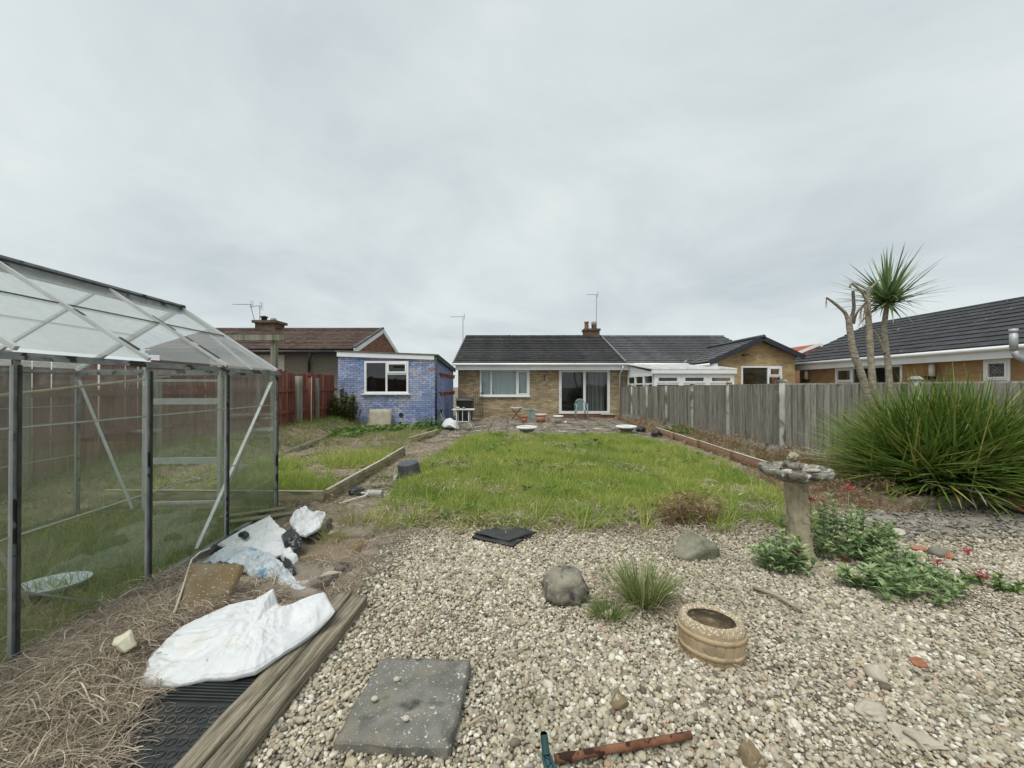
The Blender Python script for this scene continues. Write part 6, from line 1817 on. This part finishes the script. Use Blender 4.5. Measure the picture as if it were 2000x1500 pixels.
fill(lambda x, y: -2.4 < x < 4.6 and 11.4 < y < 17.8, (-2.5, 4.6, 11.4, 17.8), .16, P_LITTER, 5, .6, 1.4, lambda x, y: max(0, .3 + .7 * nz(x, y, 2, .9)) * (1.5 if x < 1 else .6), 6, .06, 'patio_litter', 'dead leaves and stalks littering the patio')
fill(lambda x, y: inpoly(x, y, GRAVEL) and abs(x) < 1.36 * y, (-1.1, 6, 1.3, 4.5), .16, P_LITTER, 5, .35, .8, lambda x, y: max(0, .16 + .6 * nz(x, y, 14, 1.0)), 6, .025, 'gravel_litter', 'wisps of dry grass caught in the pebbles')
fill(lambda x, y: lawn_in(x, y) and y < 4.75, (-1.6, 3.6, 3.85, 4.75), .055, P_LITTER, 5, .7, 1.4, lambda x, y: .5 + .4 * nz(x, y, 4, 1.7), 14, .03, 'lawn_edge_straw', 'brown dead grass along the ragged lawn edge')
fill(lambda x, y: 3.0 < x < 6 and 1.9 < y < 4.3, (3.0, 6, 1.9, 4.3), .11, P_WEED, 5, .25, .55, lambda x, y: max(0, .03 + .6 * nz(x, y, 21, 1.1)), 15, .02, 'gravel_moss', 'thin green weeds in the right of the gravel')
fill(lambda x, y: lawn_in(x, y), (-1.6, 3.8, 4.0, 11.2), .09, P_LITTER, 5, .8, 1.5, lambda x, y: max(0, -.08 + .9 * nz(x, y, 41, 1.3)), 20, .06, 'lawn_dead_patches', 'straw coloured dead patches in the lawn')
fill(lambda x, y: -1.3 < x < 3.4 and 3.5 < y < 4.3, (-1.3, 3.4, 3.5, 4.3), .06, P_LITTER, 5, .6, 1.3, lambda x, y: (.25 + .5 * nz(x, y, 43, 1.9)) * sm(3.5, 4.0, y), 14, .025, 'gravel_edge_straw', 'dead grass and dirt where gravel meets the lawn')
fill(lambda x, y: -1.5 < x < 3.2 and 3.82 < y < 4.5, (-1.5, 3.2, 3.8, 4.5), .085, P_LAWN, 6, 1.2, 2.0, lambda x, y: max(0, .1 + 1.1 * nz(x, y, 51, 2.1)), 24, 0, 'lawn_edge_tufts', 'ragged long grass tufts along the front of the lawn')
fill(lambda x, y: lawn_in(x, y), (-1.6, 3.8, 4.1, 11.2), .16, P_LEAF, 4, .7, 1.3, lambda x, y: max(0, -.05 + .9 * nz(x, y, 61, 1.2)), 20, .05, 'lawn_broadleaf_weeds', 'broad leaved weeds growing in the lawn')
# leafy weeds near the blue wall
fill(lambda x, y: (-3.3 < x < -2.3 and 12.2 < y < 13.6) or (-5.0 < x < -4.2 and 10.5 < y < 12.8) or (-4.2 < x < -3.3 and 11.8 < y < 13.2) or (4.6 < x < 5.2 and 10.5 < y < 12.5), (-5, 5.2, 10.5, 13.6), .09, P_LEAF, 4, 1.2, 2.4, lambda x, y: .55 + .5 * nz(x, y, 2, 1.3), 20, 0, 'leafy_weeds', 'low leafy weeds before the blue outbuilding')
# white seed heads on the lawn
wf = []
for s in range(3):
    mb = MB(); mb.tube([(0, 0, 0), (.005, 0, .17)], .0015, 4)
    for k in range(4): mb.lathe([(0, .16 + k * .012), (.007, .167 + k * .012), (0, .175 + k * .012)], 6, (.005 + random.uniform(-.012, .012), random.uniform(-.012, .012), 0))
    wf.append(raw_mesh(mb, 'seed_head', M['urnwhite']))
P_SEED = proto_set('seed_head', wf)
fill(lambda x, y: 3.0 < x < 3.75 and 6.6 < y < 8.4, (3.0, 3.75, 6.6, 8.4), .2, P_SEED, 3, .5, .8, lambda x, y: .5, 14, 0, 'seed_heads', 'white seed heads standing in the right of the lawn')

# ================================================================== pebbles
pebs = []
for s in range(9):
    bm = bmesh.new()
    bmesh.ops.create_icosphere(bm, subdivisions=3 if s < 4 else 2, radius=1.0)
    rs = random.Random(s + 200)
    ay, az = rs.uniform(.68, .9), rs.uniform(.48, .68)
    for v in bm.verts:
        q = v.co * .9 + Vector((s * 4.3, 1, 2))
        v.co *= 1 + .22 * mnoise.noise(q) + .05 * mnoise.noise(q * 2.5)
        v.co.y *= ay; v.co.z *= az
    pebs.append(bm_mesh(bm, 'pebble', M['pebble']))
P_PEB = proto_set('pebble', pebs)
SLABBOX = (-.71, -.21, 1.53, 2.0)
pts, rots, scl, idx = [], [], [], []
def gravel_pass(step, zlo, zhi, smin, smax, tilt, keep):
    y = 1.15
    while y < 5.0:
        st = step * (1 if y < 3.2 else 1.12)
        x = -1.15
        while x < 6.9:
            px, py = x + random.uniform(-.55, .55) * st, y + random.uniform(-.55, .55) * st * .9
            x += st
            if px > 1.36 * py + .25: continue
            e = .06 * nz(px, py, 2, 5)
            if not inpoly(px + e, py + e, GRAVEL): continue
            if SLABBOX[0] + .03 < px < SLABBOX[1] - .03 and SLABBOX[2] + .03 < py < SLABBOX[3] - .03: continue
            k = keep
            k *= 1 - .9 * sm(3.55 + .3 * nz(px, py, 31, 1.4), 4.2, py) * (1 if px < 3.4 else .3)
            if px < -.6: k *= 1 - .75 * sm(-.75 + .25 * nz(px, py, 33, 1.8), -1.05, px) * sm(2.2, 3.0, py)
            if px > 4.0 and py > 3.4: k *= .6
            if random.random() > k: continue
            s = max(.007, min(.031, (smin + smax) / 2 * math.exp(random.gauss(-.04, .30)))) * (1 + .3 * nz(px, py, 9, 1.1))
            pts.append((px, py, random.uniform(zlo, zhi) + .01 * nz(px, py, 4, 1.5)))
            rots.append((R(random.gauss(0, tilt)), R(random.gauss(0, tilt)), random.uniform(0, 6.283)))
            scl.append((s, s, s)); idx.append(random.randrange(9))
        y += st * .9
gravel_pass(.0190, -.002, .004, .008, .0135, 16, .96)
gravel_pass(.0200, .006, .011, .0078, .0138, 17, .92)
gravel_pass(.0280, .012, .017, .008, .0145, 19, .66)
order = sorted(range(len(pts)), key=lambda i: (abs(pts[i][0]) > 1.3 * pts[i][1], pts[i][2] < .011, pts[i][1]))
near_set = set(order[:295])
for i in order[:295]:
    place('pebble', pebs[idx[i]], GRAVELBED, pts[i], rots[i], scl[i])
rest = [i for i in range(len(pts)) if i not in near_set]
tag(scatter('loose_pebbles', [pts[i] for i in rest], [rots[i] for i in rest], [scl[i] for i in rest], [idx[i] for i in rest], P_PEB, GRAVELBED), kind='stuff')

slm = []
for m in pebs[4:8]:
    m2 = m.copy(); m2.materials.clear(); m2.materials.append(M['slate']); slm.append(m2)
P_SLATE = proto_set('slate_chip', slm)
pts, rots, scl, idx = [], [], [], []
for _ in range(4200):
    x, y = random.uniform(3.3, 6.6), random.uniform(3.55, 4.75)
    if random.random() > sm(3.3, 4.2, x) * sm(3.5, 3.95, y + .15 * nz(x, y, 3, 2)) or y > 4.45 + (x - 4.5) * .17: continue
    s = random.uniform(.010, .024)
    pts.append((x, y, .022 + random.uniform(0, .014))); rots.append((R(random.gauss(0, 14)), R(random.gauss(0, 14)), random.uniform(0, 6.28))); scl.append((s * 1.25, s, s * .7)); idx.append(random.randrange(4))
tag(scatter('slate_chips', pts, rots, scl, idx, P_SLATE), 'dark grey slate chips before the bush border', kind='stuff')

# ================================================================== tufts standing on the gravel
def tuft(name, label, x, y, h, n, rad, mat, lean=.9, seed=0, w=.005, dry=0, cat='grass tuft'):
    t = thing(name, label, cat, (x, y, 0))
    place('blades', tuft_mesh(name, mat, n, rad, h, w, lean, 1.2, 5, seed), t, (x, y, 0))
    if dry: place('dry_blades', tuft_mesh(name + '_dry', M['straw'], dry, rad * 1.5, h * .8, w * .9, lean * 2.2, 1.8, 6, seed + 5), t, (x, y, 0))
q = gp(1262, 1192); tuft('grass_tuft', 'tall green grass tuft with straw skirt on the gravel', q.x, q.y + .06, .37, 420, .085, M['darkgrass'], .85, 301, .006, 260)
q = gp(1188, 1212); tuft('grass_tuft', 'small green grass tuft beside the rounded boulder', q.x, q.y + .04, .19, 260, .06, M['darkgrass'], 1.4, 302, .005, 110)
q = gp(1205, 1150); tuft('grass_tuft', 'brown dry grass tuft behind the small green tuft', q.x, q.y + .05, .19, 90, .09, M['darkgrass'], 1.4, 303, .004, 200)
q = gp(1352, 1130); tuft('grass_tuft', 'low withered tuft below the angular boulder', q.x, q.y, .08, 20, .05, M['darkgrass'], 1.6, 304, .004, 60)
q = gp(838, 1200); tuft('grass_tuft', 'withered tuft in the left gravel', q.x, q.y, .07, 12, .05, M['darkgrass'], 1.6, 305, .0035, 50)
q = gp(1040, 1392); tuft('grass_tuft', 'brown moss and grass tuft right of the dark slab', q.x, q.y + .02, .09, 45, .05, M['darkgrass'], 1.5, 306, .003, 60)
q = gp(1706, 1425); tuft('grass_tuft', 'olive moss tuft at the lower right gravel', q.x, q.y + .02, .05, 60, .06, M['darkgrass'], 1.8, 307, .003, 30)
q = gp(1580, 1252); tuft('grass_tuft', 'sparse grey tuft right of the barrel planter', q.x, q.y + .02, .05, 40, .05, M['darkgrass'], 1.8, 308, .003, 10)
for k, (px, py, h, lab) in enumerate(((690, 1030, .3, 'tall grass clump at the right of the dirt path'), (650, 1062, .22, 'straw grass clump beside the crumpled sack'), (750, 1040, .16, 'small green clump at the lawn corner'), (545, 1010, .2, 'grass clump between greenhouse and bed board'),
                                      (1110, 1010, .26, 'yellow green grass clump at the lawn front beside the mats'))):
    q = gp(px, py); tuft('grass_clump', lab, q.x, q.y, h, 110, .09, M['weedgrass'] if k != 4 else M['grass'], .8, 320 + k, .005, 60 if k < 2 else 10)
dp = thing('dead_plant', 'brown dead weed bush at the lawn front above the angular boulder', 'dead plant', gp(1345, 1030))
q = gp(1345, 1036)
for k in range(7):
    place('stems', weed_mesh('dead_plant', M['deadweed'], 22, .38, 340 + k, .006), dp, (q.x + random.uniform(-.3, .3), q.y + random.uniform(0, .3), 0), (0, 0, k))

# ================================================================== big flax bush
fb2 = thing('flax_bush', 'huge spiky green strap leaved bush before the right fence', 'bush', (5.6, 5.1, .1))
st = random.getstate(); random.seed(77)
leafs = []
for s in range(8):
    mb = MB()
    V, F = [], []
    L, w, seg = 1.0, .025, 9
    bend = (0.02, .05, .08, .12, .07, .18, .1, .03)[s]
    p = Vector((0, 0, 0)); ang = 0
    for i in range(seg + 1):
        t = i / seg
        ww = w * (1 - t ** 2.2) ** .9 + .0006
        V += [(-ww / 2, p.y + .3 * ww, p.z), (0, p.y, p.z), (ww / 2, p.y + .3 * ww, p.z)]
        ang += bend * 1.8 * t / seg * 2
        p = p + Vector((0, math.sin(ang), math.cos(ang))) * (L / seg)
    for i in range(seg):
        a = 3 * i
        F += [(a, a + 1, a + 4, a + 3), (a + 1, a + 2, a + 5, a + 4)]
    mb.add(V, F)
    leafs.append(mb)
lm = [raw_mesh(m, 'flax_leaf', M['flax']) for m in leafs]
lmd = [raw_mesh(m, 'dead_flax_leaf', M['flaxdead']) for m in leafs[4:7]]
GRNG = random.Random(9)
def leaf_xf(i, total):
    # direction over a dome: droop the outer ones
    el = math.asin(random.uniform(-.05, 1.0) ** 1.0 if False else max(-.04, min(.999, random.uniform(-.03, 1.05))))
    a = random.uniform(0, 6.283)
    base = Vector((5.72 + random.gauss(0, .28), 5.12 + random.gauss(0, .2), .16 + abs(random.gauss(0, .14))))
    L = 1.36 * random.uniform(.72, 1.03)
    d = Vector((math.cos(a) * math.cos(el), math.sin(a) * math.cos(el), math.sin(el)))
    d.x *= 1.12; d.normalize()
    # local z -> d ; local y (droop side) -> outwards and down
    out = Vector((d.x, d.y, 0))
    if out.length < .05: out = Vector((math.cos(a), math.sin(a), 0))
    yv = (out.normalized() - d * out.normalized().dot(d)).normalized() if d.z > .02 else Vector((0, 0, -1)) - d * (-d.z)
    yv.normalize()
    xv = yv.cross(d)
    Mx = Matrix((xv, yv, d)).transposed()
    return base, Mx.to_euler(), L, d
allv, allf = [], []
cand = [leaf_xf(i, 0) for i in range(4200)]
front = sorted(range(len(cand)), key=lambda i: cand[i][3].y * 1.2 + cand[i][3].x * .35 + random.uniform(-.35, .35))[:270]
fs = set(front)
rest_mb = MB()
for i, (b, e, L, d) in enumerate(cand):
    k = random.randrange(8)
    if i in fs:
        place('leaf', lm[k], fb2, b, e, (random.uniform(.8, 1.1), 1.0, L) if False else (1, L, L))
    else:
        mx = Matrix.Translation(b) @ e.to_matrix().to_4x4() @ Matrix.Diagonal((1, L, L, 1))
        rest_mb.add([mx @ Vector(v) for v in leafs[k].v], leafs[k].f)
tag(place('foliage', raw_mesh(rest_mb, 'flax_foliage', M['flax']), fb2), kind='stuff')
for k in range(60):
    a = random.uniform(3.4, 6.1)
    d = Vector((math.cos(a), math.sin(a), random.uniform(-.1, .28))).normalized()
    yv = Vector((0, 0, -1)) + d * d.z; yv.normalize(); xv = yv.cross(d)
    L = random.uniform(.5, 1.0)
    place('dead_leaf', lmd[k % 3], fb2, (5.6 + random.gauss(0, .2), 5.0 + random.gauss(0, .12), .22 + abs(random.gauss(0, .06))), Matrix((xv, yv, d)).transposed().to_euler(), (1, L, L))
random.setstate(st)

# ================================================================== cordyline with bare stems
TY = 5.75
ct = thing('cordyline_tree', 'cabbage palm with three bare stems and one spiky crown', 'tree', at(1710, 900, TY))
def trunk(nm, pts, rads, mat=M['bark'], dep=0.0, parent=None):
    P = [at(px, py, TY + dep) for (px, py) in pts]
    # resample smoothly
    Q, RR = [], []
    for i in range(len(P) - 1):
        p0 = P[max(i - 1, 0)]; p1 = P[i]; p2 = P[i + 1]; p3 = P[min(i + 2, len(P) - 1)]
        for k in range(5):
            t = k / 5
            q = .5 * ((2 * p1) + (p2 - p0) * t + (2 * p0 - 5 * p1 + 4 * p2 - p3) * t * t + (-p0 + 3 * p1 - 3 * p2 + p3) * t ** 3)
            Q.append(q); RR.append(.56 * (rads[i] * (1 - t) + rads[i + 1] * t) * (1 + .10 * nz(q.z * 14, q.x * 5)))
    Q.append(P[-1]); RR.append(rads[-1] * .6)
    return MB().tube(Q, RR, 14).build(nm, mat, parent or ct, True)
t1 = trunk('trunk', [(1705, 940), (1700, 820), (1687, 745), (1668, 690), (1660, 640), (1658, 618)], [.1, .095, .085, .078, .07, .062])
trunk('branch', [(1659, 632), (1652, 612), (1640, 600), (1628, 590), (1615, 581)], [.055, .042, .036, .032, .024], M['bark'], 0, t1)
trunk('branch', [(1660, 634), (1668, 605), (1668, 585), (1667, 568)], [.055, .04, .036, .034], M['barkdark'], 0, t1)
t2 = trunk('trunk', [(1712, 940), (1710, 820), (1703, 730), (1699, 660), (1696, 600), (1697, 575), (1701, 560)], [.095, .09, .08, .075, .066, .058, .046], M['bark'], .25)
trunk('branch', [(1696, 590), (1686, 572), (1674, 560), (1664, 554), (1661, 562)], [.05, .036, .03, .028, .022], M['bark'], .25, t2)
trunk('branch', [(1700, 566), (1708, 556), (1722, 544)], [.042, .028, .014], M['bark'], .25, t2)
trunk('branch', [(1694, 588), (1684, 600), (1674, 612), (1668, 632)], [.03, .024, .024, .03], M['barkdark'], .12, t2)
t3 = trunk('trunk', [(1742, 940), (1740, 830), (1736, 730), (1731, 680), (1728, 640), (1732, 605), (1735, 592)], [.09, .085, .075, .07, .062, .06, .05], M['bark'], .45)
trunk('branch', [(1729, 690), (1720, 668), (1710, 650), (1698, 640)], [.05, .035, .03, .02], M['bark'], .45, t3)
cr = at(1735, 588, TY + .45)
lv = []
for s in range(6):
    mb = MB(); V, F = [], []
    seg = 8; p = Vector((0, 0, 0)); ang = 0; bend = (.02, .08, .16, .3, .5, .8)[s]
    for i in range(seg + 1):
        t = i / seg
        ww = .046 * (.55 + .45 * math.sin(math.pi * min(1, t * 1.5 + .2))) * (1 - t ** 3) + .001
        V += [(-ww / 2, p.y + .25 * ww, p.z), (0, p.y, p.z), (ww / 2, p.y + .25 * ww, p.z)]
        ang += bend * 2 * t / seg
        p = p + Vector((0, math.sin(ang), math.cos(ang))) / seg
    for i in range(seg):
        a = 3 * i; F += [(a, a + 1, a + 4, a + 3), (a + 1, a + 2, a + 5, a + 4)]
    mb.add(V, F); lv.append(raw_mesh(mb, 'cordyline_leaf', M['cordy']))
st = random.getstate(); random.seed(5)
for k in range(150):
    u = random.random()
    el = R(88 - 88 * u ** .85) if k < 128 else R(random.uniform(-45, 5))
    a = random.uniform(0, 6.283)
    d = Vector((math.cos(a) * math.cos(el), math.sin(a) * math.cos(el), math.sin(el)))
    o1 = Vector((math.cos(a), math.sin(a), 0))
    yv = (o1 - d * o1.dot(d)) if d.z > .1 else Vector((0, 0, -1)) + d * d.z
    yv.normalize(); xv = yv.cross(d)
    L = random.uniform(.62, .92) * (1 if el > 0 else .75)
    place('leaf', lv[random.randrange(4) if el > .2 else random.randrange(2, 6)], ct, cr + Vector((random.gauss(0, .02), random.gauss(0, .02), random.uniform(-.06, .06))), Matrix((xv, yv, d)).transposed().to_euler(), (1, L, L))
dm = MB()
for k in range(16):
    b = at(1690 + random.uniform(-8, 8), 596 + random.uniform(-8, 10), TY + .2)
    strip(dm, b, (random.uniform(-.3, .3), random.uniform(-.2, .2), -1), random.uniform(.2, .4), .012, .1, 4)
for k in range(5):
    strip(dm, at(1615, 583, TY), (random.uniform(-.4, .2), 0, -1), random.uniform(.1, .18), .012, .3, 3)
place('dead_strands', raw_mesh(dm, 'dead_strands', M['deadweed']), ct)
random.setstate(st)

# ================================================================== valerian and shrubs
def leafy(name, label, cx, cy, rx, ry, h, nst, mat, flowers=(), cat='plant', leafl=.085, seed=1, z0=0.0):
    st = random.getstate(); random.seed(seed)
    t = thing(name, label, cat, (cx, cy, z0))
    fo, sm_ = MB(), MB()
    for _ in range(nst):
        a, r = random.uniform(0, 6.283), math.sqrt(random.random())
        b = Vector((cx + rx * r * math.cos(a) * .8, cy + ry * r * math.sin(a) * .8, z0))
        hh = h * random.uniform(.45, 1.0) * (1.1 - .55 * r)
        tip = b + Vector((math.cos(a) * rx * .3 * r + random.uniform(-.04, .04), math.sin(a) * ry * .3 * r + random.uniform(-.04, .04), hh))
        sm_.tube([b, b.lerp(tip, .5) + Vector((.01, 0, .01)), tip], [.004, .0035, .002], 5, False)
        nn = max(4, int(hh / .035)); ph = random.uniform(0, 3)
        for k in range(nn):
            q = b.lerp(tip, .15 + .85 * (k + 1) / nn)
            for s in (0, math.pi):
                aa = ph + k * 1.57 + s + random.uniform(-.3, .3)
                strip(fo, q, (math.cos(aa), math.sin(aa), random.uniform(.2, .8)), leafl * random.uniform(.65, 1.1), leafl * .36, random.uniform(.4, 1.1), 4, Vector((-math.sin(aa), math.cos(aa), random.uniform(-.3, .3))), .02, belly=.75)
        for k in range(4):
            aa = random.uniform(0, 6.28)
            strip(fo, tip, (math.cos(aa), math.sin(aa), 1.2), leafl * .6, leafl * .25, .5, 3, None, .02, belly=.7)
    place('leaves', raw_mesh(fo, name + '_leaves', mat), t)
    place('stems', raw_mesh(sm_, name + '_stems', mat), t)
    for (x, y, z) in flowers:
        sm2 = MB().tube([(x + .02, y + .02, 0), (x, y, z)], .003, 5, False)
        fm = MB()
        for k in range(34):
            c = Vector((x + random.gauss(0, .016), y + random.gauss(0, .016), z + random.gauss(0, .012)))
            for j in range(3):
                aa = random.uniform(0, 6.28)
                strip(fm, c, (math.cos(aa), math.sin(aa), .6), .013, .008, .3, 2)
        f = place('flower_head', raw_mesh(fm, 'flower_head', M['flower']), t)
        place('flower_stalk', raw_mesh(sm2, 'flower_stalk', mat), f)
    random.setstate(st)
    return t
leafy('valerian', 'red valerian in leaf left of the birdbath foot', 2.12, 3.04, .19, .14, .34, 32, M['valerian'], [(2.16, 2.98, .18)], leafl=.1, seed=3)
leafy('valerian', 'tall red valerian clump right behind the birdbath', 2.86, 3.42, .40, .30, .46, 66, M['valerian'], [(2.62, 3.42, .46), (3.02, 3.5, .54)], leafl=.1, seed=4)
leafy('valerian', 'low valerian patch spreading over the gravel on the right', 2.74, 2.74, .40, .2, .19, 50, M['valerian'], (), leafl=.1, seed=5)
leafy('valerian', 'small valerian sprig between the taller valerian and the low patch', 3.0, 3.08, .18, .26, .24, 30, M['valerian'], (), leafl=.095, seed=6)
leafy('valerian', 'thin red flowered valerian at the right of the gravel', 3.42, 2.85, .18, .16, .1, 10, M['bramble'], [(3.74, 3.2, .1), (3.4, 2.83, .08), (3.36, 3.08, .07)], seed=7)
leafy('wall_shrub', 'small leaved yellowing shrub against the blue outbuilding corner', -5.75, 13.4, .5, .3, 1.3, 70, M['shrub'], (), 'shrub', .16, 8, .2)
leafy('corner_bush', 'low green weed bush at the right corner of the blue outbuilding', -2.85, 13.35, .45, .35, .5, 40, M['bramble'], (), 'bush', .11, 9, .0)
